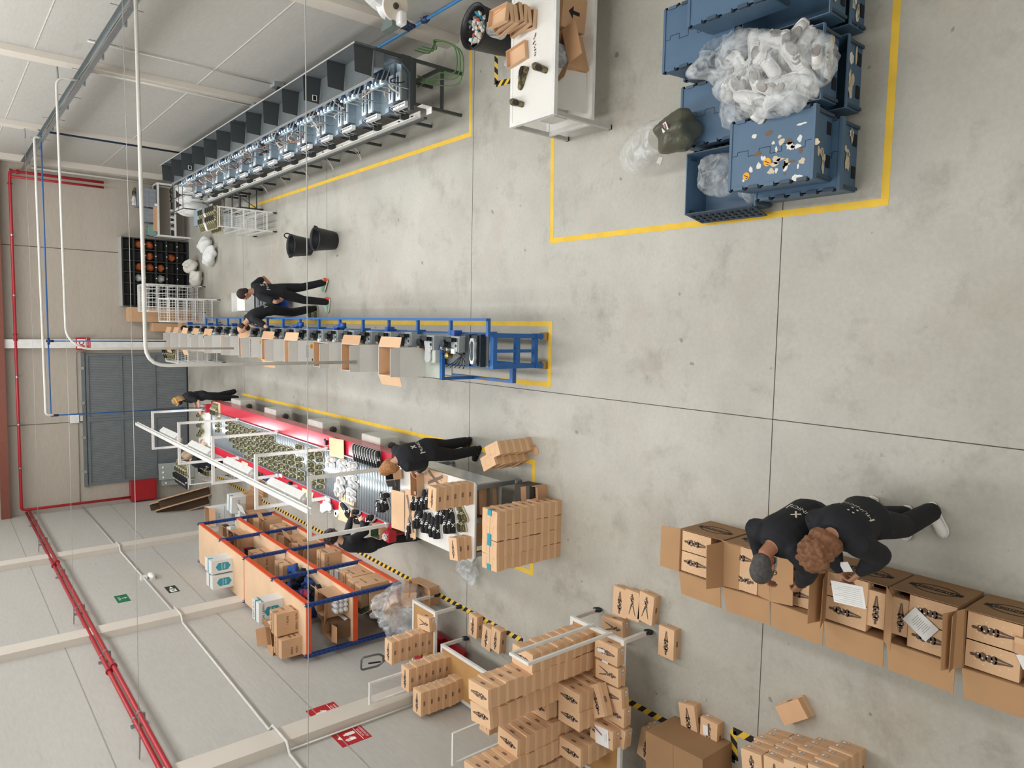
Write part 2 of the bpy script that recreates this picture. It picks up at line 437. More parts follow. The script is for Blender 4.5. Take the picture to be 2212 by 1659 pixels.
# cable tray on the right wall
tr = thing('cable_tray', 'perforated metal cable tray hung along the right wall', 'cable tray', (4.02, 0, 4.1))
b = MB().mat(GALV).box(-.1, .1, 4, 23.3, -.005, .0).box(-.1, -.094, 4, 23.3, 0, .07).box(.094, .1, 4, 23.3, 0, .07)
b.build('tray', tr)
b = MB()
for i, c in enumerate(('4c6b3f', '6b6560', '5b4038', '57675c')):
    b.mat(mat('cable_%d' % i, c, .6)); pts = [(-.06+.035*i+.012*math.sin(y*1.7+i), y, .015+.008*math.sin(y*2.3+i*2)) for y in [4+.4*k for k in range(48)]]
    b.tube(pts, .011, 6)
b.build('cable_bundle', tr, True)
for y in (9.1, 11.0, 12.6, 14.2, 16.0, 18.0, 20.2, 22.3):
    MB().mat(GALV).box(-.12, .27, y-.02, y+.02, -.045, -.01).cyl((.13, y, -.25), (.13, y, .15), .006, 6).build('tray_bracket', tr)
# suspended conduits across the hall
def anchor(b, p):
    b.cyl(p, Vector(p)+Vector((0, 0, -.12)), .008, 6)
pipe('conduit', 'nearest white conduit crossing the hall overhead and dropping to the blue machine line', 'pipe', elbow([(4.2, 9.5, 4.27), (-.55, 9.5, 4.24), (-.55, 9.5, 1.45)], .25), .022, COND)
pipe('conduit', 'middle white conduit crossing the hall overhead and dropping beside the red fire sign', 'pipe', elbow([(4.02, 14.4, 4.12), (4.02, 14.4, 4.45), (-.3, 14.4, 4.42), (-.52, 14.4, 4.2), (-.52, 14.4, 1.6)], .18), .02, COND)
pipe('conduit', 'farthest white conduit crossing the hall beside the blue air pipe', 'pipe', elbow([(4.02, 19.45, 4.12), (4.02, 19.45, 4.25), (-2.22, 19.45, 4.2), (-2.22, 19.45, 4.05)], .12), .028, COND)
AIR = mat('blue_air_pipe', '1f5a9c', .4)
ap = thing('air_pipe', 'blue compressed air pipe crossing the hall with two drops', 'pipe', (0, 19.5, 0))
MB().mat(AIR).tube(elbow([(4.2, 0, 3.6), (4.2, 0, 4.12), (-2.24, 0, 4.1), (-2.24, 0, 1.2)], .06), .016, 10).build('pipe_run', ap, True)
MB().mat(AIR).tube([(-.52, 0, 4.1), (-.52, 0, 1.6)], .016, 10).build('pipe_drop', ap, True)
MB().mat(mat('dark_blue_fitting', '16335f', .4)).cyl((-.52, 0, 4.15), (-.52, 0, 4.0), .03, 10).cyl((-.45, 0, 4.1), (-.6, 0, 4.1), .028, 10).build('fitting', ap, True)
MB().mat(mat('dark_blue_fitting', '16335f', .4)).cyl((-2.24, 0, 4.1), (-2.24, 0, 3.95), .028, 10).build('fitting', ap, True)
pipe('air_pipe', 'dark blue air pipe coming down the right wall column behind the mould bench', 'pipe', elbow([(4.2, 19.44, 4.18), (4.17, 19.44, 4.1), (4.17, 19.44, 1.1)], .05), .022, mat('dark_blue_air_pipe', '1c3350', .4))
# catenary steel wires
for y, lab in ((4.4, 'nearest thin steel wire strung across the hall'), (9.45, 'second thin steel wire strung across the hall'), (14.5, 'third thin steel wire strung across the hall'), (19.55, 'farthest thin steel wire strung across the hall')):
    wv = thing('steel_wire', lab, 'wire', (0, y, 4.42))
    MB().mat(mat('steel_wire_strand', 'a9aaa6', .5, .2)).tube([(XL+.02, 0, 0), (-2, 0, -.02), (1, 0, -.02), (XR-.02, 0, 0)], .0032, 6).build('strand', wv, True)
    MB().mat(GALV).tube([(XL+.02, 0, 0), (XL+.3, 0, -.01)], .009, 8).build('turnbuckle', wv); MB().mat(GALV).tube([(XR-.02, 0, 0), (XR-.3, 0, -.01)], .015, 8).build('turnbuckle', wv)
# left wall conduit and emergency light
pts = [(XL+.03, YF-.1, 2.95), (XL+.03, 19.0, 2.92), (XL+.15, 18.97, 2.92), (XL+.15, 18.6, 2.92), (XL+.03, 18.5, 2.92), (XL+.03, 14.0, 2.88), (XL+.15, 13.95, 2.88), (XL+.15, 13.5, 2.88), (XL+.03, 13.4, 2.88), (XL+.03, 9.1, 2.92), (XL+.15, 8.98, 2.92), (XL+.15, 8.5, 2.92), (XL+.03, 8.4, 2.92), (XL+.03, 4, 2.92)]
pipe('conduit', 'white conduit along the left wall stepping around the columns', 'pipe', pts, .02, COND)
pipe('conduit', 'thin white conduit down the near side of the nearest left wall column', 'pipe', [(XL+.03, 8.5, 2.9), (XL+.03, 8.5, .2)], .012, COND)
pipe('conduit', 'thin grey conduit framing the far grey door', 'pipe', elbow([(-5.3, YF-.02, 2.98), (-2.95, YF-.02, 2.98), (-.92, YF-.02, 2.98), (-.92, YF-.02, 1.2)], .1), .012, mat('grey_conduit', 'a19c93', .6))
pipe('conduit', 'white conduit from the far right corner along the far wall top', 'pipe', [(4.05, YF-.05, 3.9), (4.05, YF-.05, .3)], .03, COND)
jb = thing('junction_box', 'white control box on the far wall above the grey door', 'box', (-2.85, YF, 2.85))
MB().mat(WHITE).box(-.12, .12, -.09, 0, .1, .32).build('housing', jb, bevel=.01); MB().mat(COND).box(-.08, .08, -.07, 0, 0, .08).build('terminal_box', jb)
em = thing('emergency_light', 'white emergency light on the left wall conduit', 'lamp', (XL, 16.3, 2.9))
MB().mat(WHITE).box(0, .07, -.07, .07, -.06, .06).build('junction_box', em)
MB().mat(mat('pale_lens', 'dfe3e4', .3)).ell((.05, .0, -.15), (.06, .17, .07)).build('lens', em, True)
MB().mat(WHITE).box(0, .04, -.14, .14, -.2, -.1).build('base', em)
# wall signs
def wsign(label, y, z, w, h, face, on='left'):
    t = thing('wall_sign', label, 'sign', (XL if on == 'left' else -.7, y, z))
    b = MB()
    M = frame((.006, 0, 0), (0, 1, 0), (0, 0, 1)) if on == 'left' else frame((0, -.228, 0), (1, 0, 0), (0, 0, 1))
    face(b, M, w, h); b.build('sign_face', t)
    return t
SR = mat('sign_red', 'b01a24', .5); SG = mat('sign_green', '0f6b47', .5); SW = mat('sign_white', 'ececea', .5); SDG = mat('sign_dark_green', '1d3326', .5)
def rect(b, M, x0, x1, y0, y1, z=0): b.poly([(x0, y0, z), (x1, y0, z), (x1, y1, z), (x0, y1, z)], M)
def plate(b, M, w, h): b.box(-w/2, w/2, -h/2, h/2, -.006, 0, M)
def hand(b, M, cx, cy, s):
    b.mat(SW); rect(b, M, cx-.14*s, cx+.12*s, cy-.3*s, cy+.0*s, .001)
    for k in range(4): rect(b, M, cx-.14*s+.07*k*s, cx-.09*s+.07*k*s, cy, cy+(.24, .3, .32, .26)[k]*s, .001)
    b.poly([(cx+.12*s, cy-.25*s, .001), (cx+.26*s, cy-.02*s, .001), (cx+.2*s, cy+.02*s, .001), (cx+.12*s, cy-.1*s, .001)], M)
def fire_face(txt, kind):
    def f(b, M, w, h):
        b.mat(SR); plate(b, M, w, h); b.mat(SW)
        rect(b, M, -w*.47, w*.47, -h*.235, -h*.215, .001)
        b.text(txt[0], h*.1, M @ Matrix.Translation((0, -h*.31, .001))); b.text(txt[1], h*.1, M @ Matrix.Translation((0, -h*.42, .001)))
        if kind == 'ext':
            rect(b, M, .02, .09, -h*.17, h*.12, .001); rect(b, M, .035, .075, h*.12, h*.2, .001); hand(b, M, -w*.2, h*.1, h*.55)
            b.poly([(-w*.1, h*.32, .001), (w*.2, h*.32, .001), (w*.05, h*.44, .001)], M)
        elif kind == 'alarm':
            hand(b, M, w*.0, h*.12, h*.62); b.tube([tuple(M @ Vector((-w*.28+w*.1*math.cos(t), h*.3+h*.09*math.sin(t), .002))) for t in [k*PI/5 for k in range(10)]], .005, 5, True)
        else:
            rect(b, M, -w*.36, w*.36, -h*.17, h*.42, .001); b.mat(SR)
            b.tube([tuple(M @ Vector((w*.08+w*.15*math.cos(t), h*.13+h*.15*math.sin(t), .003))) for t in [k*PI/6 for k in range(12)]], .014, 5, True)
            rect(b, M, -w*.28, -w*.12, -h*.1, h*.3, .003)
    return f
wsign('red fire alarm push button sign on the far side of the left wall column', 9.12, 2.12, .36, .42, fire_face(('PULSADOR', 'DE ALARMA'), 'alarm'))
wsign('red fire extinguisher sign on the near side of the left wall column', 8.36, 2.1, .36, .42, fire_face(('EXTINTOR', 'DE INCENDIOS'), 'ext'))
wsign('red and white fire hose sign on the white column left of the hall centre', YF, 2.82, .36, .36, fire_face(('BOCA', 'INCENDIO'), 'hose'), 'far')
def green_face(arrow):
    def f(b, M, w, h):
        b.mat(SG if arrow else SDG); plate(b, M, w, h); b.mat(SW)
        if arrow:
            b.text('SALIDA', h*.26, M @ Matrix.Translation((0, h*.22, .001))); rect(b, M, -.012, .012, -h*.32, h*.05, .001)
            b.poly([(-.05, -h*.2, .001), (0, -h*.42, .001), (.05, -h*.2, .001)], M)
        else:
            rect(b, M, -w*.42, -w*.02, -h*.3, h*.3, .001)
            b.poly([(w*.1, -h*.2, .001), (w*.4, 0, .001), (w*.1, h*.2, .001)], M); b.mat(SDG)
            b.poly([(-w*.3, -h*.25, .002), (-w*.2, -h*.02, .002), (-w*.12, -h*.25, .002), (-w*.08, -h*.2, .002), (-w*.15, .02, .002), (-w*.2, h*.2, .002), (-w*.3, h*.02, .002)], M)
    return f
wsign('green exit arrow sign higher on the left wall', 15.38, 3.48, .42, .22, green_face(True))
wsign('dark green running figure exit sign lower on the left wall', 15.34, 2.58, .4, .2, green_face(False))
# right wall boxes
for (y, z, lab) in ((13.02, 1.2, 'grey socket box on the right wall above the mould bench'), (14.2, 1.15, 'grey socket box on the right wall column above the mould bench')):
    t = thing('socket_box', lab, 'box', (XR-.1 if y > 14 else XR, y, z))
    MB().mat(mat('grey_socket', '8c9393', .5)).box(-.08, 0, -.1, .1, -.07, .12).build('housing', t, bevel=.008)
    MB().mat(GREYM).box(-.11, -.08, -.08, .02, -.05, .06).build('cover', t)
    MB().mat(COND).cyl((-.03, .0, .12), (-.03, .0, 3.0), .012, 8).build('conduit', t, True)
# ================================================================ shoes
def shoe_mesh_parts(kind):
    cu, cs, cl, ci = {
        'olive': (mat('olive_camo_cloth', '5d5b3c', .8, col2='a39f78', scale=22, thr=.55), mat('cream_sole', 'cfc9b2', .6), mat('cream_lace', 'cbc6ae', .8), mat('dark_olive_lining', '2f2d20', .9)),
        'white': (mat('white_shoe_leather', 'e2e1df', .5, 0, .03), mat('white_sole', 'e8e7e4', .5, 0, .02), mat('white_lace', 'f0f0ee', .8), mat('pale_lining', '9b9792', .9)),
        'black': (mat('black_shoe_suede', '1b1b1c', .8), mat('charcoal_sole', 'c9c8c5', .6), mat('white_lace', 'f0f0ee', .8), mat('black_lining', '0f0f10', .9)),
        'brown': (mat('brown_camo_cloth', '47402c', .85, col2='7c7454', scale=20, thr=.52), None, mat('brown_lace', '6a6248', .8), mat('dark_brown_lining', '2a1b14', .9)),
    }[kind]
    st = [(-.142, .02, .055), (-.132, .031, .084), (-.10, .037, .092), (-.055, .037, .088), (-.01, .038, .083), (.03, .042, .070), (.075, .046, .052), (.11, .043, .042), (.133, .033, .034), (.147, .014, .022)]
    z0 = .024 if cs else 0
    def ring(x, w_, h, n=10):
        return [Vector((x, w_*math.cos(PI*k/n)*(1 if abs(math.cos(PI*k/n)) < .99 else 1), z0 + h*math.sin(PI*k/n)**.75)) for k in range(n+1)]
    out = []
    b = MB().mat(cu); b.loft([ring(*s) for s in st])
    if kind == 'black':
        b.mat(cl)
        for sy in (-1, 1):
            for dx in (-1, 1): b.bar((-.03-.022*dx, sy*.041, z0+.015), (-.03+.022*dx, sy*.036, z0+.06), .008, .006, (0, sy, .3))
    if kind == 'olive':
        b.mat(cs)
        for sy in (-1, 1):
            for dx in (-1, 1): b.bar((-.03-.022*dx, sy*.041, z0+.015), (-.03+.022*dx, sy*.036, z0+.06), .009, .006, (0, sy, .3))
    out.append(('upper', b.mesh('upper', True)))
    if cs:
        b = MB().mat(cs)
        ol = [(x, w_+.007) for x, w_, h in st]; ol[0] = (-.147, .022); ol[-1] = (.154, .016)
        P = [(x, w_) for x, w_ in ol] + [(x, -w_) for x, w_ in ol[::-1]]
        b.prism(P[::-1], 0, .026); 
        if kind in ('olive', 'white'):
            b.mat(mat('gum_tread', '8a6b45' if kind == 'olive' else 'b9b6b0', .7)); b.prism([(x*1.005, y*1.01) for x, y in P][::-1], 0, .006)
        out.append(('sole', b.mesh('sole')))
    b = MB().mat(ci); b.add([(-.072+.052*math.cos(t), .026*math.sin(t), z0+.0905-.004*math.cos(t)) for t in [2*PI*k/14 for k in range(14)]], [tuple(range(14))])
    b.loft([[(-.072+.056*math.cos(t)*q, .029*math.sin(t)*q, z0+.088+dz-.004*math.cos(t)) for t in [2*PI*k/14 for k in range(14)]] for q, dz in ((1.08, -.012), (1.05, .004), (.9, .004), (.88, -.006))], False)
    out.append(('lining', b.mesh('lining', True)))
    b = MB().mat(cl)
    for k in range(5):
        x = -.004+.02*k; zt = z0+.089-.0105*k-.0011*k*k; ww = .024
        b.bar((x-.006, -ww, zt-.008), (x+.008, ww, zt-.004), .007, .005); b.bar((x+.008, -ww, zt-.006), (x-.006, ww, zt-.003), .006, .005)
    out.append(('laces', b.mesh('laces')))
    return out
SHOE = {k: shoe_mesh_parts(k) for k in ('olive', 'white', 'black', 'brown')}
def shoe(kind, label, loc, rz=0, group=None, rot=None, sc=1.0, name='sneaker'):
    t = thing(name, label, 'shoe', loc, rz, group, rot); t.scale = (sc, sc, sc)
    for n, me in SHOE[kind]:
        o = bpy.data.objects.new(n, me); COL.objects.link(o); o.parent = t
    return t

# ================================================================ mould bench on the right wall
Y0, PITCH, NST = 9.0, .815, 13
mb_ = thing('mould_press_bench', 'long dark grey mould press bench with divided tray along the right wall', 'machine', (3.42, Y0, 0))
LX, RX = -.30, .30
YE = PITCH*(NST-1)+.35
for k in range(13):
    y = k*.81
    MB().mat(GREYM).box(LX-.02, LX+.02, y-.02, y+.02, 0, .86).build('front_leg', mb_)
    MB().mat(GREYM).box(RX-.02, RX+.02, y-.02, y+.02, 0, 1.74 if k in (0, 6, 12) else .9).build('rear_leg', mb_)
b = MB().mat(GREYM)
for x in (LX, RX): b.box(x-.02, x+.02, -.02, YE, .80, .86)
b.box(RX-.02, RX+.02, -.02, YE, .33, .37)
for y in (0, YE-.1): b.box(LX, RX, y-.02, y+.02, .33, .37).box(LX, RX, y-.02, y+.02, .80, .86)
b.build('frame_rail', mb_)
MB().mat(GREYM).box(RX-.05, RX+.03, -.02, .1, 1.0-.12, 1.03).hexa([(RX-.2, -.02, .88), (RX, -.02, .88), (RX, .03, .88), (RX-.2, .03, .88)], [(RX-.08, -.02, 1.04), (RX, -.02, 1.04), (RX, .03, 1.04), (RX-.08, .03, 1.04)]).box(LX-.1, RX, -.03, .03, .84, .9).build('end_bracket', mb_)
MB().mat(mat('bench_top_steel', '8f9aa0', .35, .7, .1, 4)).box(LX, RX, -.02, YE, .86, .872).build('bench_top', mb_)
MB().mat(mat('blue_grey_back_panel', '5b656e', .5)).box(RX-.06, RX-.03, .02, YE, .88, 1.30).build('back_panel', mb_)
b = MB().mat(mat('grey_tray_sheet', '63696b', .5))
b.sheet([(RX, -.02, 1.455), (RX, YE, 1.455), (-.08, YE, 1.47), (-.08, -.02, 1.47)], .006)
b.box(-.092, -.08, -.02, YE, 1.455, 1.5).box(RX, RX+.012, -.02, YE, 1.44, 1.75)
b.hexa([(RX-.22, 0, 1.30), (RX, 0, 1.30), (RX, YE, 1.30), (RX-.22, YE, 1.30)], [(RX-.24, 0, 1.45), (RX, 0, 1.45), (RX, YE, 1.45), (RX-.24, YE, 1.45)])
b.build('bin_tray', mb_)
MB().mat(mat('pale_tray_edge', 'a9adac', .4)).box(-.096, -.092, -.02, YE, 1.45, 1.5).box(RX-.004, RX+.014, -.02, YE, 1.75, 1.757).build('tray_edge', mb_)
MB().mat(mat('led_strip', 'f4f9ff', .4, emit='e6f2ff', es=4)).box(-.06, -.03, .1, YE-.1, 1.44, 1.452).build('led_strip', mb_)
dv = MB().mat(GREYM).sheet([(RX, 0, 1.75), (-.06, 0, 1.735), (-.07, 0, 1.49), (RX-.0, 0, 1.46)], .004).hexa([(RX-.01, -.03, 1.47), (RX, -.03, 1.47), (RX, 0, 1.47), (RX-.01, 0, 1.47)], [(RX-.01, -.03, 1.75), (RX, -.03, 1.75), (RX, 0, 1.75), (RX-.01, 0, 1.75)]).mesh('divider')
for k in range(13):
    o = bpy.data.objects.new('divider', dv); COL.objects.link(o); o.parent = mb_; o.location = (0, k*.83 + .01, 0)
for k in (2, 10):
    y = k*.83
    b = MB().mat(WHITE).tube([(-.0+.045*math.cos(t)*(1.2 if abs(math.cos(t)) > .5 else 1), y-.012, 1.57+.045*math.sin(t)) for t in [PI/4+PI/2*q for q in range(4)]], .007, 6, True); b.mat(BLACK).box(-.03, .03, y-.006, y, 1.54, 1.6); b.build('switch', mb_)
area('bench_led_light', (3.34, Y0+YE/2, 1.43), .06, YE-.2, 42, (.86, .94, 1.0))
PLT = mat('polished_mould_plate', 'dfe5e8', .22, .6, .04, 5); BLK = mat('brushed_mould_block', 'a5b0b6', .35, .85, .12, 6)
ROD = mat('pale_blue_anodised_bar', 'a9c3d4', .3, .5); DKB = mat('dark_blue_motor', '222c3c', .5)
sm = {}
b = MB().mat(BLK).box(-.24, .2, -.155, -.03, .872, 1.0).box(-.24, .2, .045, .17, .872, 1.0).box(.2, .24, -.18, .2, .872, 1.12); sm['mould_block'] = b.mesh('mould_block')
b = MB().mat(PLT)
for y in (-.15, .05):
    b.box(-.26, .12, y, y+.115, 1.0, 1.02); b.mat(mat('mould_recess', '5d6b74', .25, .8)); b.prism([(-.22, y+.04), (-.1, y+.032), (.04, y+.028), (.085, y+.058), (.04, y+.088), (-.1, y+.082), (-.22, y+.075)], 1.02, 1.022); b.mat(PLT)
sm['mould_plate'] = b.mesh('mould_plate')
b = MB().mat(ROD).box(-.13, -.09, -.22, .18, 1.27, 1.31).mat(STEEL)
for y in (-.2, -.06, .05, .16): b.cyl((-.11, y, 1.31), (-.11, y, 1.36), .02, 8)
for y in (-.18, -.02, .15): b.cyl((-.11, y, .9), (-.11, y, 1.27), .011, 6).cyl((.12, y, 1.2), (-.11, y, 1.28), .009, 6)
sm['press_bar'] = b.mesh('press_bar')
b = MB().mat(mat('white_terminal', 'd9dad8', .5)).box(-.34, -.275, -.17, .16, .88, .95).mat(BLACK)
for k in range(8): b.box(-.31, -.298, -.15+.04*k, -.14+.04*k, .95, .96); b.cyl((-.27, -.15+.04*k, .95), (-.27, -.15+.04*k, .975), .006, 6)
b.mat(mat('cable_white', 'd0d0cc', .6))
for k in range(3): b.tube([(-.28, -.1+.1*k, .95), (-.33, -.08+.1*k, 1.02), (-.38, -.05+.1*k, .9), (-.36, -.0+.1*k, .78)], .005, 5)
sm['control_panel'] = b.mesh('control_panel')
b = MB().mat(mat('blue_grey_pillar', '6a7886', .4, .3)).box(-.36, -.29, .2, .29, .80, 1.0).mat(BLACK).box(-.37, -.29, .19, .3, .76, .80); sm['pillar_box'] = b.mesh('pillar_box')
b = MB().mat(DKB).box(.1, .24, .2, .32, .9, 1.22).cyl((-.02, .26, 1.26), (-.02, .26, 1.34), .05, 10).mat(BLACK)
for k in range(7): b.box(.095, .1, .2+.015*k, .208+.015*k, 1.0, 1.2)
sm['drive_unit'] = b.mesh('drive_unit')
TAN = mat('tan_leather_strap', 'b39b89', .7); RUST = mat('rust_leather_strap', '8c5a44', .7)
for k in range(NST):
    st = bpy.data.objects.new('press_station', sm['mould_block']); COL.objects.link(st); st.parent = mb_; st.location = (0, .2+k*PITCH, 0)
    for n in ('mould_plate', 'press_bar', 'control_panel', 'pillar_box', 'drive_unit'):
        o = bpy.data.objects.new(n, sm[n]); COL.objects.link(o); o.parent = st
        if n == 'press_bar': o.location.y = random.uniform(-.03, .03)
    b = MB()
    for q in range(3 if k in (0, 1, 2) else 6):
        a = random.uniform(0, 6); x, y = random.uniform(-.2, .1), random.uniform(-.18, .2)
        b.mat(random.choice([TAN, TAN, RUST, mat('cable_white', 'd0d0cc', .6), BLACK]))
        r_ = random.uniform(.05, .1); n = random.choice((8, 11))
        b.tube([(x+r_*math.cos(a+t*.5), y+r_*math.sin(a+t*.5)*.8, 1.06+.1*math.sin(t*.6)+.02*q) for t in range(n)], .008 if b.cur != 1 else .012, 6)
    b.build('hose_loop', st, True)
b = MB().mat(mat('white_cable_channel', 'd8d6cf', .6)).box(LX-.13, LX-.04, .1, YE, .64, .66).box(LX-.14, LX-.13, .1, YE, .64, .74).mat(GREYM).box(LX-.17, LX-.14, .0, YE, .6, .65)
for k in range(12): b.box(LX-.12, LX-.02, k*.81+.4, k*.81+.43, .66, .8)
b.mat(BLACK)
for k in range(26): b.ell((LX-.085+random.uniform(-.02, .02), .3+k*.38, .668), (.012, .03, .01), 6, 4)
b.build('cable_channel', mb_)
MB().mat(WHITE).box(LX-.04, LX-.03, -.16, -.03, .62, .78).box(LX-.12, LX-.03, -.16, -.03, .62, .63).build('socket_plate', mb_)
b = MB().mat(COND)
for k in range(5):
    y = 2.3+k*1.1; b.tube(smooth_path([(LX-.08, y, .66), (LX-.2, y+.1, .45), (LX-.26, y+.3, .3), (LX-.1, y+.45, .35), (LX-.08, y+.6, .6)], 5), .006, 5)
b.build('loose_cable', mb_, True)
pipe('air_pipe', 'light blue air pipe along the foot of the right wall behind the mould bench', 'pipe', [(4.2, 7.6, .8), (4.2, 19.0, .8)], .022, mat('light_blue_pipe', '3d84bd', .4))
t = thing('air_valve', 'dark blue ball valve with metal lever on the light blue wall pipe', 'valve', (4.2, 8.75, .8))
MB().mat(mat('dark_blue_fitting', '16335f', .4)).cyl((0, -.06, 0), (0, .06, 0), .04, 12).ell((0, 0, 0), .05).build('body', t, True)
MB().mat(STEEL).cyl((0, 0, 0), (0, 0, .09), .012, 8).bar((0, 0, .09), (-.02, .16, .1), .02, .008).build('lever', t)
# the white wall unit with cable reel
c_ = PX(846, 12, 4.0)
ru = thing('cable_reel', 'white wall mounted hose reel unit with blue plugs above the mould bench end', 'reel', tuple(c_))
WPL = mat('white_plastic', 'dededc', .35)
DM = Matrix.Rotation(-PI/2, 4, 'X') @ Matrix.Identity(4)
def ylathe(b, prof, n, M): 
    k = len(b.v); b.lathe(prof, n); b.v[k:] = [tuple(M @ Vector(p)) for p in b.v[k:]]; return b
RM = Matrix.Rotation(-.35, 4, 'Z') @ Matrix.Rotation(PI/2, 4, 'X')
ylathe(MB().mat(WPL), [(.05, -.1), (.165, -.1), (.175, -.08), (.13, -.06), (.13, .06), (.175, .08), (.165, .1), (.05, .1)], 28, RM).build('drum', ru, True)
ylathe(MB().mat(mat('cream_disc', 'cdc3b3', .5)), [(.045, .1), (.168, .101), (.168, .112), (.045, .112)], 28, RM).build('disc', ru)
ylathe(MB().mat(mat('dark_hub', '3a342f', .6)), [(.0, .1), (.045, .1), (.03, .14), (0, .14)], 14, RM).build('hub', ru)
b = MB().mat(WPL).loft([[(.12-.03*k+.004*k*k, -.02+.02*k, .3-.07*k), (.02-.03*k+.004*k*k, -.02+.02*k, .3-.07*k), (.02-.03*k+.004*k*k, .14+.02*k, .3-.07*k), (.12-.03*k+.004*k*k, .14+.02*k, .3-.07*k)] for k in range(6)]); b.build('arm', ru)
MB().mat(mat('grey_green_bracket', '5f6a66', .5)).box(-.24, .05, -.05, .2, -.02, .02).box(-.26, -.2, -.05, .22, -.1, .02).build('bracket', ru)
for k in range(3): MB().mat(mat('navy_plug', '1e2c49', .5)).cyl((-.2, -.1+.07*k, -.16), (-.21, -.1+.07*k, -.28), .024, 10).ell((-.2, -.1+.07*k, -.16), .034).build('plug', ru, True)
MB().mat(WPL).box(-.25, -.08, -.16, .1, -.14, -.03).build('socket_box', ru, bevel=.03)
GH = mat('green_air_hose', '3d6b2e', .5)
for i, q in enumerate(((3.87, 8.85, 3.5, 8.6), (3.87, 8.94, 3.42, 8.52), (3.87, 9.03, 3.34, 8.58))):
    pts = smooth_path([(q[0], q[1], .8), (3.85, q[1]-.1, .62), (3.9, 8.6, .75-.03*i), (3.75-.05*i, 8.3-.08*i, .62), (q[2], 8.45-.06*i, .5), (q[2]+.05, 8.8, .55), (3.4+.08*i, 9.1, .7)], 8)
    pipe('air_hose', ('shortest', 'middle', 'longest')[i] + ' green air hose looping from the reel unit to the mould bench', 'hose', pts, .009, GH, 6)

# ================================================================ waste bin
wb = thing('waste_bin', 'tall black waste bin full of scraps beside the white workbench', 'bin', (3.8, 7.68, 0))
MB().mat(mat('black_bin_bag', '17181a', .35, bump=.4)).lathe([(.2, 0), (.24, .3), (.27, .72), (.285, .76), (.27, .765), (.24, .7), (.23, .6), (.0, .58)], 24, cap=False).build('bin_body', wb, True)
for i in range(44):
    c = random.choice(['e0ddd6', 'd6d2c8', 'cfc9bb', '8b8f86', 'e8e6e2', '1e7f93', 'd98b4a', 'c8b9a4', 'b5524a', '6c7280'])
    a, r_ = random.uniform(0, 2*PI), .2*math.sqrt(random.random())
    t = (MB().mat(mat('scrap_' + c, c, .8)).ell((0, 0, 0), (random.uniform(.02, .06), random.uniform(.015, .04), random.uniform(.01, .03)), 7, 5, Euler((random.random()*3, random.random()*3, random.random()*3)).to_matrix(), .25))
    o = t.build('waste_scrap', None, False, (3.8+r_*math.cos(a), 7.68+r_*math.sin(a), .635+random.uniform(0, .06)))
    tag(o, 'crumpled scrap lying in the black waste bin', 'scrap', 'scraps in the waste bin')
# ================================================================ white workbench
wbx0, wbx1, wby0, wby1, wz = 2.32, 4.15, 5.94, 6.7, .92
T = thing('workbench', 'white workbench with lower shelf standing against the right wall', 'table', (wbx0, wby0, 0))
W_, D_ = wbx1-wbx0, wby1-wby0
WB = mat('white_laminate', 'dedcd6', .45, 0, .02, 3)
MB().mat(WB).box(.04, W_, .04, D_-.03, wz-.012, wz-.004).build('table_top', T)
b = MB().mat(WHITE)
for y in (0, D_-.04): b.box(0, W_, y, y+.045, wz-.05, wz)
b.box(0, .045, 0, D_, wz-.05, wz)
for y in (0, D_-.04): b.box(0, W_, y, y+.045, .30, .345)
b.box(0, .045, 0, D_, .30, .345); b.build('frame', T)
for x in (0, W_-.05):
    for y in (0, D_-.04): MB().mat(mat('pale_grey_leg', 'b7b5b0', .4)).box(x, x+.045, y, y+.045, .02, wz-.05).mat(BLACK).box(x, x+.05, y, y+.05, 0, .02).build('leg', T)
MB().mat(WB).box(.04, W_, .04, D_-.03, .325, .338).build('shelf', T)
# items on the bench
shoe('brown', 'brown camo shoe upper nearest the end of the white workbench', (2.57, 6.57, wz), 1.2, None, name='shoe_upper', sc=.9)
shoe('brown', 'brown camo shoe upper touching another near the middle of the white workbench, farther one', (2.82, 6.46, wz), 2.6, None, name='shoe_upper', sc=.9)
shoe('brown', 'brown camo shoe upper leaning over at the front of the pair on the white workbench', (2.86, 6.18, wz), 1.1, None, name='shoe_upper', sc=.95)
for i in range(14):
    o = MB().mat(mat('olive_offcut', '5c5a42', .9)).cbox((0, 0, .002), (.018, .008, .004)).build('offcut', None, False, (3.02+.018*i+random.uniform(-.01, .01), 6.28+random.uniform(-.03, .03), wz+.001)); o.rotation_euler.z = random.random()*6
    tag(o, 'tiny olive cloth offcut on the white workbench', 'offcut', 'offcuts on the white workbench')
def lid_tray(label, loc, rot, L_=.33, Wd=.2, h=.05):
    t = thing('cardboard_tray', label, 'box lid', loc, 0, None, rot)
    b = MB().mat(CARDP).box(-L_/2, L_/2, -Wd/2, Wd/2, 0, .003)
    for x in (-L_/2, L_/2-.003): b.box(x, x+.003, -Wd/2, Wd/2, 0, h)
    for y in (-Wd/2, Wd/2-.003): b.box(-L_/2, L_/2, y, y+.003, 0, h)
    b.build('lid', t); return t
lid_tray('open cardboard box lid lying flat on the workbench in front of the lid pile', (3.1, 6.56, wz), (0, 0, PI/2+.12))
LW = ['lowest', 'second', 'third', 'fourth', 'fifth', 'sixth', 'topmost']
for i in range(7):
    lid_tray(LW[i] + ' cardboard lid in the leaning pile on the white workbench', (3.38+.05*random.random(), 6.42+.015*i, wz+.012+.05*i), (random.uniform(-.12, .12), random.uniform(-.06, .06), PI/2+random.uniform(-.25, .25)))
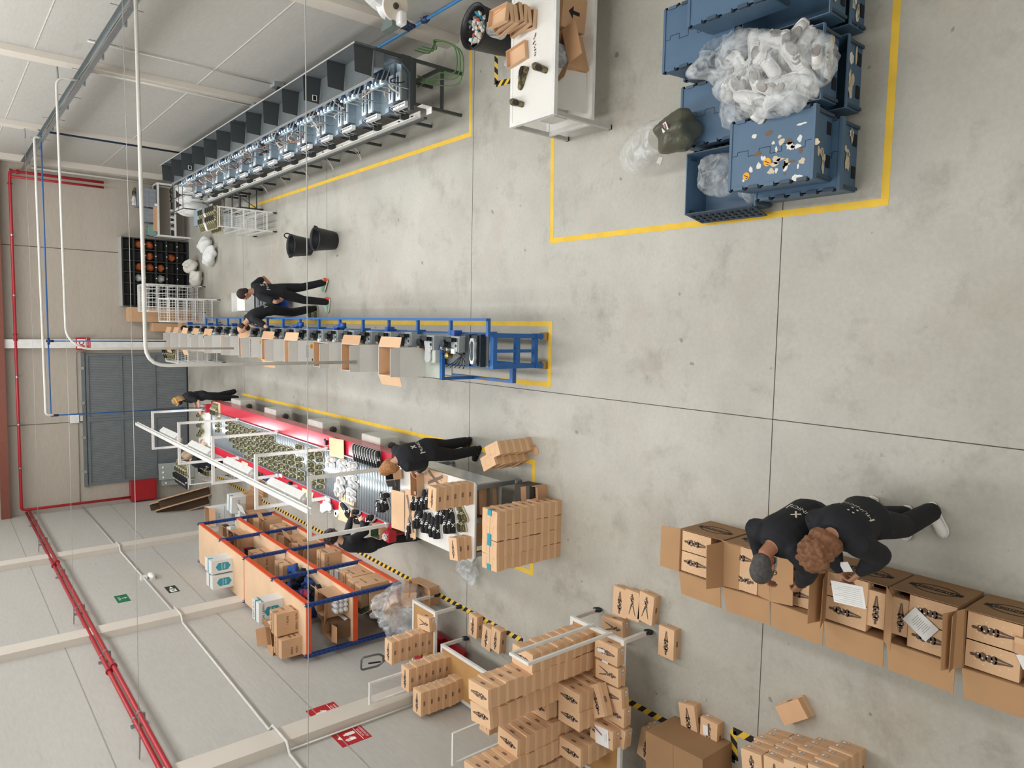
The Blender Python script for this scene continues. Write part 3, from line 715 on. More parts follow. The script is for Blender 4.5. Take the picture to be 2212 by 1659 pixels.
def carton(name, label, cx, cy, z, L_, Wd, h, rz, m, mi, flaps=(1, 1, 1, 1), ang=(110, 110, 110, 110), fl=None, txt=None, cat='box', t=.005, lab=None):
    """open-topped carton: floor, four walls, flaps bent outwards by `ang` degrees (0 = standing straight up)"""
    T_ = thing(name, label, cat, (cx, cy, z), rz)
    b = MB().mat(m).box(-L_/2, L_/2, -Wd/2, Wd/2, 0, t)
    for x in (-L_/2, L_/2-t): b.box(x, x+t, -Wd/2, Wd/2, 0, h)
    for y in (-Wd/2, Wd/2-t): b.box(-L_/2, L_/2, y, y+t, 0, h)
    b.mat(mi); e = .0015
    b.poly([(-L_/2+t+e, -Wd/2+t, t), (-L_/2+t+e, Wd/2-t, t), (-L_/2+t+e, Wd/2-t, h), (-L_/2+t+e, -Wd/2+t, h)])
    b.poly([(L_/2-t-e, Wd/2-t, t), (L_/2-t-e, -Wd/2+t, t), (L_/2-t-e, -Wd/2+t, h), (L_/2-t-e, Wd/2-t, h)])
    b.poly([(-L_/2+t, -Wd/2+t+e, h), (L_/2-t, -Wd/2+t+e, h), (L_/2-t, -Wd/2+t+e, t), (-L_/2+t, -Wd/2+t+e, t)])
    b.poly([(-L_/2+t, Wd/2-t-e, t), (L_/2-t, Wd/2-t-e, t), (L_/2-t, Wd/2-t-e, h), (-L_/2+t, Wd/2-t-e, h)])
    if txt: txt(b, L_, Wd, h)
    b.build('carton_body', T_)
    fl = fl or Wd/2
    # flap order: +x, -x, +y, -y
    for i, (on, a) in enumerate(zip(flaps, ang)):
        if not on: continue
        a = math.radians(a); ln = fl if not isinstance(fl, (tuple, list)) else fl[i]
        dz, dn = math.cos(a)*ln, math.sin(a)*ln
        if i < 2:
            s = 1 if i == 0 else -1; x = s*L_/2
            p = [(x, -Wd/2, h), (x, Wd/2, h), (x+s*dn, Wd/2-.012, h+dz), (x+s*dn, -Wd/2+.012, h+dz)]
            nrm = Vector((s*math.cos(a), 0, -math.sin(a)))
        else:
            s = 1 if i == 2 else -1; y = s*Wd/2
            p = [(-L_/2, y, h), (L_/2, y, h), (L_/2-.012, y+s*dn, h+dz), (-L_/2+.012, y+s*dn, h+dz)]
            nrm = Vector((0, s*math.cos(a), -math.sin(a)))
        P = [Vector(q) for q in p]; off = -nrm*t*.5
        fb = MB().mat(m); fb.add([q-off for q in P]+[q+off for q in P], [(0,1,2,3),(7,6,5,4),(0,4,5,1),(1,5,6,2),(2,6,7,3),(3,7,4,0)])
        ins = MB()
        fb.mat(mi); Q = [q + off*1.06 + Vector((0, 0, 0)) for q in P]; fb.add(Q, [(0, 1, 2, 3)])
        fb.build('flap', T_)
    return T_
def crumple(name, label, loc, r, m, seed, cat='plastic bag', amp=.22, n=18, flat=.0):
    rnd = random.Random(seed); b = MB().mat(m)
    ph = [(rnd.uniform(0, 6), rnd.uniform(0, 6), rnd.uniform(1, 5), rnd.uniform(1, 5)) for _ in range(7)]
    vs = []; fs = []; nu, nv = n*2, n
    for i in range(nv+1):
        th = PI*i/nv
        for k in range(nu):
            p_ = 2*PI*k/nu; q = 1+sum(amp/3*math.sin(a*0+c*p_*1.0+p0)*math.sin(d*th+p1) for p0, p1, c, d in ((f[0], f[1], round(f[2]), f[3]) for f in ph) for a in (0,))
            q += rnd.uniform(-amp, amp)*.16
            vs.append((r[0]*math.sin(th)*math.cos(p_)*q, r[1]*math.sin(th)*math.sin(p_)*q, max(-r[2]*(1-flat), r[2]*math.cos(th)*q)))
    for i in range(nv):
        for k in range(nu): fs.append((i*nu+k, (i+1)*nu+k, (i+1)*nu+(k+1) % nu, i*nu+(k+1) % nu))
    b.add(vs, fs); o = b.build(name, None, True, loc)
    return tag(o, label, cat)
carton('cardboard_box', 'open brown box stuffed with plastic film on the workbench lower shelf', 3.05, 6.3, .34, .42, .5, .32, .3, CARD, CARDIN, (0, 1, 0, 1), (0, 60, 0, 95), .2,
       lambda b, L_, Wd, h: (b.mat(PRINT), b.text('JER', .07, frame((-L_/2-.001, .08, .22), (0, -1, 0), (0, 0, 1)))))
crumple('plastic_bag', 'crumpled clear film bulging out of the brown box under the workbench', (3.05, 6.28, .6), (.18, .22, .12), FILMW, 3)
carton('cardboard_box', 'brown box with printed arrow at the back of the workbench shelf', 3.55, 6.3, .34, .36, .45, .36, -.1, CARD, CARDIN, (0, 0, 1, 1), (0, 0, -90, -89), .22,
       lambda b, L_, Wd, h: (b.mat(PRINT), b.box(-.02, .02, -Wd/2-.002, -Wd/2, .1, .2), b.poly([(-.07, -Wd/2-.002, .2), (.07, -Wd/2-.002, .2), (0, -Wd/2-.002, .27)])))
t = thing('cardboard_sheet', 'pale grey cardboard panel leaning at the end of the workbench shelf', 'cardboard', (2.4, 6.02, .345))
MB().mat(GREYCARD).sheet([(.05, .0, 0), (.5, .02, 0), (.5, .12, .44), (.05, .1, .46)], .006).build('panel', t)
t = thing('box', 'grey box and folded sheets lying behind the pale panel on the shelf', 'box', (2.45, 6.3, .345))
MB().mat(GREYCARD).box(0, .3, .05, .32, 0, .2).build('body', t)
crumple('plastic_bag', 'clear plastic bag standing between the waste bin and the workbench', (3.3, 7.0, .35), (.17, .2, .34), FILM, 5)
crumple('plastic_bag', 'clear plastic bag bunched between the waste bin and the cardboard lids', (3.62, 7.1, .8), (.15, .16, .14), FILM, 6)

# ================================================================ blue crates
CR = mat('blue_grey_plastic', '4a6680', .5, 0, .05, 5); CRD = mat('dark_blue_grey_plastic', '33475a', .55); HOLE = mat('grip_hole', '0f151c', .8)
SCR = mat('torn_label_paper', 'c8bda4', .9, 0, .12, 20); SCW = mat('torn_white_paper', 'dcdad4', .9, 0, .1, 25); OST = mat('orange_sticker', 'e9a21f', .6)
def torn(b, M, cx, cy, w_, h_, rnd, m):
    n = 11; b.mat(m)
    b.poly([(cx+w_/2*math.cos(2*PI*k/n)*rnd.uniform(.55, 1.15), cy+h_/2*math.sin(2*PI*k/n)*rnd.uniform(.55, 1.15), .0012) for k in range(n)], M)
def crate(label, cx, cy, z, lid=True, seed=0, rz=0, L_=.8, Wd=.6, h=.33, stickers=0, mess=False, sign=None):
    """60 x 80 attached-lid container, tapering to the base; long side along y"""
    rnd = random.Random(seed); t = thing('plastic_crate', label, 'crate', (cx, cy, z), rz)
    b = MB().mat(CR); k = .93; o_, i_ = (Wd/2, L_/2), (Wd/2-.012, L_/2-.012)
    def rg(s, e, zz): return [(-e[0]*s, -e[1]*s, zz), (e[0]*s, -e[1]*s, zz), (e[0]*s, e[1]*s, zz), (-e[0]*s, e[1]*s, zz)]
    b.loft([rg(k, o_, 0), rg(.97, o_, h-.06), rg(.97, i_, h-.06) if False else rg(.97, o_, h-.061), rg(1, o_, h-.06), rg(1, o_, h-.025), rg(.975, o_, h-.025), rg(.93, i_, .012)], True)
    # ribs on the short faces, grip holes
    for s in (-1, 1):
        b.mat(CRD)
        for x in (-Wd*.43, Wd*.43): b.box(x-.012, x+.012, s*L_*.485-.012, s*L_*.485+.012, .02, h-.06)
        b.mat(HOLE)
        for x in (-.17, .1): b.hexa([(x, s*(L_/2*.94+.006), .03), (x+.1, s*(L_/2*.94+.006), .03), (x+.1, s*(L_/2*.94-.01), .03), (x, s*(L_/2*.94-.01), .03)][::s], [(x, s*(L_/2*.953+.006), .1), (x+.1, s*(L_/2*.953+.006), .1), (x+.1, s*(L_/2*.953-.01), .1), (x, s*(L_/2*.953-.01), .1)][::s])
    M = frame((0, -L_/2*.958, .16), (1, 0, 0), (0, -.07, 1))
    M = M @ Matrix.Translation((0, 0, .004))
    if sign:
        b.mat(PAPER); rect(b, M, -.12, .16, -.02, .1, .001); b.mat(PRINT)
        b.text('30 Uı', .075, M @ Matrix.Translation((.03, .045, .002)))
    for q in range(5): torn(b, M, rnd.uniform(-.2, .2), rnd.uniform(-.03, .09), rnd.uniform(.06, .2), rnd.uniform(.05, .13), rnd, rnd.choice([SCR, SCR, SCW]))
    b.build('crate_body', t)
    if lid:
        b = MB().mat(CR)
        b.box(-Wd/2+.015, Wd/2-.015, -L_/2+.01, L_/2-.01, h-.022, h-.008)
        for y in (-L_/2, L_/2-.025): b.box(-Wd/2, Wd/2, y, y+.025, h-.03, h)
        b.mat(CRD)
        for s in (-1, 1):
            for q in range(5): b.box(s*(Wd/2-.012)-.014, s*(Wd/2-.012)+.014, -L_/2+.05+.15*q, -L_/2+.14+.15*q, h-.03, h+.004); b.mat(CR if q % 2 else CRD)
            b.mat(HOLE)
            for q in range(6): b.cyl((s*(Wd/2), -L_/2+.04+.145*q, h-.01), (s*(Wd/2), -L_/2+.06+.145*q, h-.01), .012, 6)
            b.mat(CRD)
        # interlocking seam down the middle
        b.mat(HOLE); ys = [-L_/2+.03+(L_-.06)*q/14 for q in range(15)]; sx = [.02, .02, -.03, -.03, .03, .03, -.03, -.03, .03, .03, -.02, -.02, .03, .03, .0]
        for q in range(14):
            b.bar((sx[q], ys[q], h-.0075), (sx[q+1], ys[q], h-.0075), .004, .002); b.bar((sx[q+1], ys[q], h-.0075), (sx[q+1], ys[q+1], h-.0075), .004, .002)
        MT = Matrix.Translation((0, 0, h-.0075))
        if mess:
            for q in range(34): torn(b, MT, rnd.gauss(-.06, .1), rnd.gauss(-.1, .15), rnd.uniform(.02, .08), rnd.uniform(.02, .1), rnd, rnd.choice([SCW, SCW, SCR, mat('dirt_rub', '76604a', .9)]))
            for x, y, r_ in ((-.1, .02, .036), (-.19, .22, .034)):
                b.mat(OST); b.prism([(x+r_*math.cos(2*PI*q/18), y+r_*math.sin(2*PI*q/18)) for q in range(18)], h-.006, h-.004)
                b.mat(PRINT); b.bar((x-.012, y-.022, h-.0035), (x+.01, y+.022, h-.0035), .006, .001); b.bar((x-.022, y-.012, h-.0035), (x-.018, y+.005, h-.0035), .005, .001)
        b.build('lid', t)
    return t
for c in ((1.50, 'nearest-left column'), (2.17, 'middle column'), (2.84, 'column farthest right')):
    crate('blue crate at the bottom of the %s of the near crate row' % c[1], c[0], 3.42, 0, c[0] < 2, int(c[0]*10))
crate('lidded blue crate with two orange stickers on top of the near left column', 1.55, 3.48, .33, True, 4, 0, mess=True)
crate('open blue crate with the paper sign, holding the bag of white shoes', 2.18, 3.46, .33, False, 5, 0, sign=True)
crate('blue crate in the middle layer of the right column', 2.84, 3.42, .33, False, 6)
crate('lidded blue crate on the very top of the right column', 2.96, 3.74, .66, True, 8)
oc = crate('open blue crate with hanging lids at the far left of the crates', 1.46, 4.22, 0, False, 9, 0)
for s in (-1, 1):
    b = MB().mat(CRD).sheet([(s*.3, -.38, .325), (s*.3, .38, .325), (s*.36, .37, .05), (s*.36, -.37, .05)], .012 if s > 0 else -.012)
    for q in range(10):
        for r_ in range(3): b.mat(HOLE); b.cbox((s*(.318+.013*r_), -.33+.073*q, .25-.07*r_), (.02, .03, .035))
    b.build('lid_half', oc)
crate('lidded blue crate behind the middle column, partly under plastic', 2.12, 4.3, 0, True, 10)
crate('lidded blue crate at the back right beneath the film', 2.78, 4.28, .0, True, 11)
crate('lidded blue crate stacked at the back right of the crates', 2.78, 4.28, .33, True, 12)
# bag of white shoe uppers
rnd = random.Random(3)
for i in range(22):
    a, r_ = 2*PI*i/22*3.4, .33*math.sqrt((i+.5)/22)
    shoe('white', 'white perforated shoe upper inside the clear bag on the blue crate', (2.2+r_*math.cos(a)*.95, 3.5+r_*math.sin(a)*1.25,   .56+.14*(1-r_/.35)+rnd.uniform(-.02, .03)), 0, 'white shoe uppers in the bag', (rnd.uniform(-.7, .7), rnd.uniform(-.6, .6), rnd.uniform(0, 6.3)), 1.12, 'shoe_upper')
crumple('plastic_bag', 'big clear bag of white shoe uppers spilling over the blue crates', (2.2, 3.55, .64), (.38, .5, .24), FILM, 12, amp=.3, n=30)
crumple('plastic_bag', 'loose clear film hanging behind the bag of white uppers', (2.5, 4.05, .55), (.2, .34, .16), FILM, 14, amp=.35, n=24)
crumple('plastic_bag', 'crinkled milky bag end at the near side of the white uppers', (1.98, 3.3, .70), (.16, .2, .06), FILM, 15, amp=.4, n=26)
t = crumple('plastic_bag', 'clear bag of dark olive uppers slumped over the back crates', (1.95, 4.62, .46), (.2, .22, .2), mat('olive_bag_film', '585846', .25, 0, .1, 9, .4, alpha=.75), 16, amp=.2)
b = MB().mat(FILM).loft([[(.16*math.cos(a)*q+dx, .22*math.sin(a)*q+dy, z) for a in [2*PI*k/16 for k in range(16)]] for q, dx, dy, z in ((1, 0, .12, .05), (1.15, 0, .35, .0), (1.3, -.02, .6, -.15), (1.35, -.03, .75, -.3))], False)
b.build('bag_mouth', t, True)
b = MB().mat(PAPER).sheet([(-.02, -.06, .215), (.06, -.02, .215), (.04, .05, .2), (-.04, .02, .2)], .002).mat(mat('pink_print', 'b3645c', .8)).sheet([(-.005, -.035, .219), (.045, -.012, .219), (.04, 0, .217), (-.01, -.02, .217)], .001); b.build('paper_tag', t)
crumple('plastic_bag', 'clear bag lying inside the open blue crate', (1.52, 4.3, .24), (.2, .2, .15), FILM, 18, amp=.3)
crumple('plastic_bag', 'small clear bag with scraps at the near end of the open crate', (1.36, 3.98, .1), (.14, .12, .09), FILM, 19, amp=.35)
tag(MB().mat(SCW).poly([(0, 0, .004), (.07, -.03, .004), (.09, .03, .004), (.03, .06, .004)]).build('paper_scrap', None, False, (1.8, 5.2, .0)), 'white paper scrap lying beside the clear bag left of the crates', 'paper')
# ================================================================ far end of the hall
def wire_panel(b, p, ux, uy, nx, ny, r=.004):
    p, ux, uy = Vector(p), Vector(ux), Vector(uy)
    for i in range(nx+1): q = p+ux*(i/nx); b.bar(q, q+uy, r*2)
    for j in range(ny+1): q = p+uy*(j/ny); b.bar(q, q+ux, r*2)
# dark locker rack of wire cells
DK = mat('dark_rack_steel', '24272a', .5); MESH = mat('dark_wire_back', '56544e', .8, 0, .3, 60)
lr = thing('locker_rack', 'dark wire rack of square cells holding orange bags against the far wall', 'rack', (.42, YF-.42, 0))
NX, NZ, CW, CH = 6, 6, .325, .295
for i in range(NX+1): MB().mat(DK).box(i*CW-.014, i*CW+.014, 0, .4, 0, .04+NZ*CH).build('divider_post', lr)
for j in range(NZ+1): MB().mat(DK).box(0, NX*CW, 0, .4, .04+j*CH-.012, .04+j*CH+.012).mat(DK).box(0, NX*CW, -.012, 0, .04+j*CH-.02, .04+j*CH+.02).build('shelf', lr)
MB().mat(MESH).box(0, NX*CW, .39, .4, .04, .04+NZ*CH).build('back_panel', lr)
MB().mat(mat('pale_shelf_top', 'a9a9a4', .6)).box(-.02, NX*CW+.02, .0, .42, .045+NZ*CH, .065+NZ*CH).build('top_sheet', lr)
b = MB().mat(PAPER)
for i in range(NX):
    for j in range(1, 5): b.box(i*CW+.15, i*CW+.18, -.016, -.012, .04+j*CH-.015, .04+j*CH+.012)
b.build('cell_tag', lr)
OR = mat('rust_orange_bag', 'a4552c', .7); GB = mat('grey_white_bag', 'b9bcb8', .6)
for (i, j, m, lab) in ((4.5, 3, OR, 'rust orange bag in the upper right part of the dark rack'), (5.5, 3, OR, 'rust orange bag in the right end column of the dark rack'), (4.5, 1, OR, 'rust orange bag low in the dark rack near the white sacks'), (3.5, 4, OR, 'brightest orange bag on the upper shelf of the dark rack'), (3.5, 3, OR, 'rust orange bag at the centre of the dark rack'), (3.5, 2, OR, 'small orange bag below the centre of the dark rack'), (2.5, 4, GB, 'big grey white bag high in the dark rack'), (2.5, 2, GB, 'small white bag low in the dark rack'), (5.5, 4, OR, 'dark orange bag in the top right cells of the dark rack')):
    crumple('bag', lab, (.42+i*CW, YF-.24, .04+j*CH+.13), (.12, .12, .115), m, int(i*10+j), 'bag', .2, 10)
# white frame bench with shelf, right of the dark rack
fb = thing('frame_bench', 'white framed bench holding shoes in the far right corner', 'table', (2.48, YF-.62, 0))
for x in (0, 1.5):
    for y in (0, .5): MB().mat(WHITE).box(x-.025, x+.025, y-.025, y+.025, 0, .9).build('leg', fb)
b = MB().mat(WHITE)
for z in (.42, .88):
    for y in (0, .5): b.box(0, 1.5, y-.025, y+.025, z-.025, z+.025)
    for x in (0, 1.5): b.box(x-.025, x+.025, 0, .5, z-.025, z+.025)
b.build('frame', fb)
MB().mat(mat('dark_bench_shelf', '4a443c', .8)).box(.02, 1.48, .02, .48, .40, .42).box(.02, 1.48, .02, .48, .86, .88).build('shelf', fb)
for k in range(3): shoe('brown', ('nearest', 'middle', 'farthest')[k] + ' rusty brown shoe on the white frame bench shelf', (3.55+.12*k, YF-.4, .42), 1.4+.5*k, None, sc=1.0)
for k in range(4): shoe('white', ('first', 'second', 'third', 'fourth')[k] + ' grey white shoe on the white frame bench shelf, counted from the dark rack', (2.75+.17*k, YF-.4, .42), 1.3+.3*(k % 2), None)
GC = mat('grey_plastic_crate', '8b9096', .5); TC = mat('teal_grey_crate', '7d9a96', .5)
def grey_crate(lab, x, y, z, L_=.55, Wd=.4, h=.26, m=GC):
    t = thing('stacking_crate', lab, 'crate', (x, y, z))
    b = MB().mat(m).loft([[(-L_/2*k, -Wd/2*k, zz), (L_/2*k, -Wd/2*k, zz), (L_/2*k, Wd/2*k, zz), (-L_/2*k, Wd/2*k, zz)] for k, zz in ((.95, 0), (.97, h-.05), (1, h-.05), (1, h), (.95, h), (.92, .02))])
    for x_ in (-.15, 0, .15): b.box(x_-.01, x_+.01, -Wd/2-.006, -Wd/2, .03, h-.05)
    b.build('crate_body', t); return t
grey_crate('lower grey crate of the taller pile on the frame bench', 3.55, YF-.35, .905)
grey_crate('upper grey crate of the taller pile on the frame bench, shoes on top', 3.55, YF-.35, 1.165)
grey_crate('grey crate standing next to the taller pile on the frame bench', 3.05, YF-.35, .905, .4, .4, .36)
grey_crate('teal grey crate at the end of the frame bench beside the dark rack', 2.62, YF-.35, .905, .28, .35, .24, TC)
shoe('white', 'white shoe on top of the grey crates in the far right corner', (3.45, YF-.35, 1.42), .3); shoe('brown', 'brown shoe on top of the grey crates in the far right corner', (3.7, YF-.38, 1.42), .5)
t = thing('cardboard_box', 'flat brown box lying at the front edge of the frame bench', 'box', (2.95, YF-.56, .906)); MB().mat(CARD).box(-.35, .35, -.05, .04, 0, .09).build('body', t)
t = thing('tape_roll', 'white roll standing on the frame bench edge', 'roll', (3.36, YF-.56, .905)); MB().mat(PAPER).lathe([(.03, 0), (.05, 0), (.05, .05), (.03, .05)], 16).build('roll', t)
# dark bag trolley with white sacks
bt = thing('bag_trolley', 'dark tubular trolley packed with white parcels behind the mould bench', 'trolley', (3.25, 20.6, 0))
b = MB().mat(GREYM)
for x in (-.35, .0, .35, .6): b.tube([(x, -.6, .5+.0), (x, -.6, 1.0), (x, .5, 1.0)], .012, 6)
for y in (-.55, -.15, .25): b.tube([(-.35, y, 1.0), (.6, y, 1.0)], .008, 6)
for z in (.55, .75, .95): b.tube([(-.35, .6, z), (.6, .6, z)], .01, 6)
b.build('rail', bt)
for x in (-.35, .6):
    for y in (-.6, .6): MB().mat(GREYM).cyl((x, y, 0), (x, y, 1.0), .014, 6).build('post', bt)
SACK = mat('white_woven_sack', 'dedfdc', .8, 0, .03, 4, .3)
for i in range(3):
    for j in range(4):
        t = crumple('parcel', 'white soft parcel squeezed into the dark trolley behind the mould bench', (2.98+.28*i, 20.2+.26*j, .62), (.15, .14, .3), SACK, 40+i*4+j, 'parcel', .1, 8); t['group'] = 'white parcels in the dark trolley'
MB().mat(WHITE).box(-.4, .65, -.62, .62, .28, .3).build('deck', bt)
t = thing('drawer_unit', 'blue grey steel drawer unit at the foot of the dark trolley', 'cabinet', (2.62, 19.3, 0))
MB().mat(mat('blue_grey_drawer', '8899a2', .5)).box(-.2, .2, -.35, .35, 0, .85).build('body', t)
for k in range(4): MB().mat(mat('pale_blue_grey_drawer', '9aa9b0', .5)).box(-.19, .19, -.365, -.35, .03+.2*k, .21+.2*k).build('drawer', t)
t = thing('hand_cart', 'black wheeled hand cart under the far end of the mould bench', 'trolley', (2.85, 17.6, 0))
b = MB().mat(GREYM)
for x in (-.2, .25): b.tube([(x, -.5, .1), (x, -.5, .55), (x, .6, .55), (x, .6, .1)], .018, 6)
for y in (-.5, 0, .6): b.tube([(-.2, y, .55), (.25, y, .55)], .018, 6).tube([(-.2, y, .15), (.25, y, .15)], .015, 6)
b.tube([(-.2, -.5, .12), (.25, .1, .55)], .012, 6); b.build('frame', t)
for x in (-.2, .25):
    for y in (-.5, .6): MB().mat(RUBBER).cyl((x-.015, y, .05), (x+.015, y, .05), .05, 12).build('wheel', t)
# white sacks on the floor
for (lab, x, y, z, r, rz) in (('white sack lying nearest the rolling shoe rack', 2.12, 21.1, .17, (.2, .34, .17), .3), ('white sack in front of the frame bench, toward the dark rack', 1.78, 20.75, .15, (.2, .34, .16), .7),
                              ('cream sack slumped against the dark rack', 1.6, 22.4, .2, (.2, .3, .19), .2), ('cream sack lying on the floor left of the other sacks', 1.22, 22.0, .16, (.22, .28, .16), .6)):
    o = crumple('sack', lab, (x, y, z), r, SACK if 'white' in lab else mat('cream_woven_sack', 'cfcdc2', .8, 0, .04, 4, .3), int(x*100), 'sack', .2, 16); o.rotation_euler.z = rz
# rolling shoe racks
def shoe_rack(label, x, y, rz, wd, dp, h, levels, curved=False, stripes=9):
    t = thing('rolling_shoe_rack', label, 'rack', (x, y, 0), rz)
    for sx in (-1, 1):
        for sy in (-1, 1):
            MB().mat(WHITE).box(sx*wd/2-.014, sx*wd/2+.014, sy*dp/2-.014, sy*dp/2+.014, .1, h).build('post', t)
            MB().mat(RUBBER).cyl((sx*wd/2-.012, sy*dp/2, .045), (sx*wd/2+.012, sy*dp/2, .045), .045, 12).mat(STEEL).box(sx*wd/2-.012, sx*wd/2+.012, sy*dp/2-.012, sy*dp/2+.012, .07, .1).build('caster', t)
    for k in range(levels):
        z = .22+(h-.22)*k/(levels-1); b = MB().mat(WHITE)
        for sy in (-1, 1): b.box(-wd/2, wd/2, sy*dp/2-.011, sy*dp/2+.011, z-.011, z+.011)
        for sx in (-1, 1): b.box(sx*wd/2-.011, sx*wd/2+.011, -dp/2, dp/2, z-.011, z+.011)
        for i in range(stripes): xx = -wd/2+wd*(i+.5)/stripes; b.bar((xx, -dp/2, z), (xx, dp/2, z), .007)
        for i in range(3): yy = -dp/2+dp*(i+.5)/3; b.bar((-wd/2, yy, z), (wd/2, yy, z), .007)
        b.build('wire_shelf', t)
    if curved:
        for sy in (-1,):
            MB().mat(WHITE).tube(elbow([(-wd/2, sy*dp/2-.02, .2), (-wd/2, sy*dp/2-.02, h+.05), (wd/2, sy*dp/2-.02, h+.05), (wd/2, sy*dp/2-.02, .2)], .15), .018, 8).build('end_hoop', t, True)
        b = MB().mat(WHITE)
        for k in range(7): b.tube([(-wd/2+wd*k/6, -dp/2-.02, .22), (-wd/2+wd*k/6, -dp/2-.02, h+.05)], .009, 6)
        b.build('end_bars', t, True)
        b = MB().mat(WHITE)
        for k in range(10): b.tube([(-wd/2, -dp/2+dp*k/9, h), (wd/2, -dp/2+dp*k/9, h)], .008, 6)
        b.build('top_grid', t, True)
    return t
shoe_rack('white rolling shoe rack with olive shoes on its upper shelves', 2.27, 16.9, 0, .42, 1.28, 1.26, 5)
k = 0
for z in (1.27, 1.01):
    for i in range(9 if z > 1.2 else 5):
        for s in (0, 1):
            shoe('white' if i in (5,) and z > 1.2 else 'olive', '%s shoe, %s shelf of the rolling rack, %s from near end, %s side' % ('white' if i == 5 and z > 1.2 else 'olive', 'top' if z > 1.2 else 'second', ORD[i] if i else 'first', 'wall' if s else 'aisle'), (2.17+.2*s, 16.36+.13*i if z > 1.2 else 16.9+.14*i, z+.0), PI+.0, None)
shoe_rack('white rolling rack in front, empty, beside the far end of the blue line', .28, 20.9, 0, .62, 1.1, 1.3, 6)
shoe_rack('taller white rolling rack with rounded hoop end beside the dark locker rack', .62, 22.2, 0, .74, 1.0, 1.55, 6, True)
shoe_rack('white rolling shoe rack standing behind the cartons near the white column', -.88, 20.6, 0, .45, 1.2, 1.2, 5)
for i in range(6):
    shoe('olive' if i < 4 else 'black', '%s shoe on top of the rack near the white column, %s from its near end' % ('olive' if i < 4 else 'black', ORD[i] if i else 'first'), (-.88, 20.15+.19*i, 1.21), 2.8, None)
t = thing('cardboard_box', 'tall brown box standing behind the rounded white rack', 'box', (.15, YF-.35, 0)); MB().mat(CARD).box(-.2, .22, -.3, .2, 0, 1.7).mat(PRINT).box(.0, .1, -.302, -.3, 1.3, 1.36).build('body', t)
t = thing('cardboard_box', 'smaller brown box standing beside the tall brown box', 'box', (-.2, YF-.5, 0)); MB().mat(CARD).box(-.12, .12, -.2, .2, 0, 1.1).build('body', t)
t = thing('cardboard_box', 'lowest brown box on the floor between the tall box and the cartons', 'box', (-.15, YF-1.2, 0)); MB().mat(CARD).box(-.2, .2, -.2, .2, 0, .5).build('body', t)
# buckets
for (lab, x, y, rz) in (('black rubber bucket standing farther from the mould bench end', 1.58, 14.42, .5), ('black rubber bucket standing nearer the camera', 1.62, 13.25, 2.4)):
    t = thing('bucket', lab, 'bucket', (x, y, 0), rz)
    MB().mat(mat('black_rubber_bucket', '1b1d1f', .5)).lathe([(.165, 0), (.18, .05), (.225, .4), (.235, .405), (.235, .425), (.215, .425), (.205, .38), (.16, .02), (0, .02)], 28, cap=False).lathe([(0, .0), (.165, 0)], 28, cap=False).build('tub', t, True)
    for s in (-1, 1): MB().mat(RUBBER).tube(smooth_path([(s*.22, -.08, .41), (s*.25, -.06, .48), (s*.26, 0, .5), (s*.25, .06, .48), (s*.22, .08, .41)], 4), .012, 8).build('handle', t, True)
# small blue cart behind the two men
t = thing('tool_cart', 'small blue cart with white crates behind the two men', 'cart', (.42, 15.6, 0))
MB().mat(NAVY).box(-.2, .2, -.3, .3, .12, .14).box(-.2, -.18, -.3, .3, .12, .5).box(.18, .2, -.3, .3, .12, .5).box(-.2, .2, .28, .3, .12, .5).build('tray', t)
b = MB().mat(BLUE)
for x in (-.19, .19):
    for y in (-.29, .29): b.box(x-.015, x+.015, y-.015, y+.015, 0, .62)
b.build('frame', t)
for k in range(3): MB().mat(mat('grey_slat', '9ca3a8', .5)).box(-.18, .18, -.28, .28, .62+.07*k, .67+.07*k).build('slat_tray', t)
MB().mat(WHITE).box(-.18, .18, -.25, .25, .85, 1.05).box(-.2, .2, .25, .27, .3, 1.15).build('white_crate', t)
# lower left far corner: cardboard profiles, panels, white boxes
for i, (x, y, l, lab) in enumerate(((-5.05, 21.9, 1.5, 'uppermost long cardboard channel leaning by the red cabinet'), (-5.2, 21.6, 1.4, 'middle long cardboard channel leaning by the red cabinet'), (-4.9, 21.5, 1.35, 'lower long cardboard channel leaning in front of the others'))):
    t = thing('cardboard_channel', lab, 'cardboard', (x, y, .02), 0, None, (-.22, -.2, .1))
    MB().mat(CARDP).box(-.13, .13, -.01, 0, 0, l).box(-.13, -.12, -.15, 0, 0, l).box(.12, .13, -.15, 0, 0, l).mat(mat('dark_board_inside', '4a3a2c', .9)).box(-.12, .12, -.012, -.01, 0, l).build('channel', t)
for i, (x, lab) in enumerate(((-4.55, 'grey glass panel leaning on the far wall beside the rolling rack'), (-4.75, 'darker grey panel leaning behind the glass panel'))):
    t = thing('leaning_panel', lab, 'panel', (x, YF-.65+.12*i, 0), 0, None, (-.35, 0, .1))
    MB().mat(mat('grey_green_panel', '848b84', .3)).box(-.25, .25, -.02, .02, 0, 1.0-.1*i).build('sheet', t)
    MB().mat(WHITE).box(-.2, -.15, -.04, -.02, 0.85-.1*i, .9-.1*i).box(-.05, 0, -.04, -.02, 0.85-.1*i, .9-.1*i).box(.1, .15, -.04, -.02, 0.85-.1*i, .9-.1*i).build('bracket', t)
mr = shoe_rack('white rolling rack with black, camo and grey shoes beside the seated person', -3.85, 19.3, .1, .55, 1.15, 1.3, 3)
for i in range(8): shoe('black', 'black and white shoe edging the far left rack, %s from its near end' % (ORD[i] if i else 'first'), (-4.06, 18.82+.14*i, 1.31), PI, None, (0, 0, PI))
for i in range(5): shoe('olive', 'olive shoe, top shelf of the far left rack, %s from its near end' % (ORD[i] if i else 'first'), (-3.72, 18.85+.2*i, 1.31), .4, None)
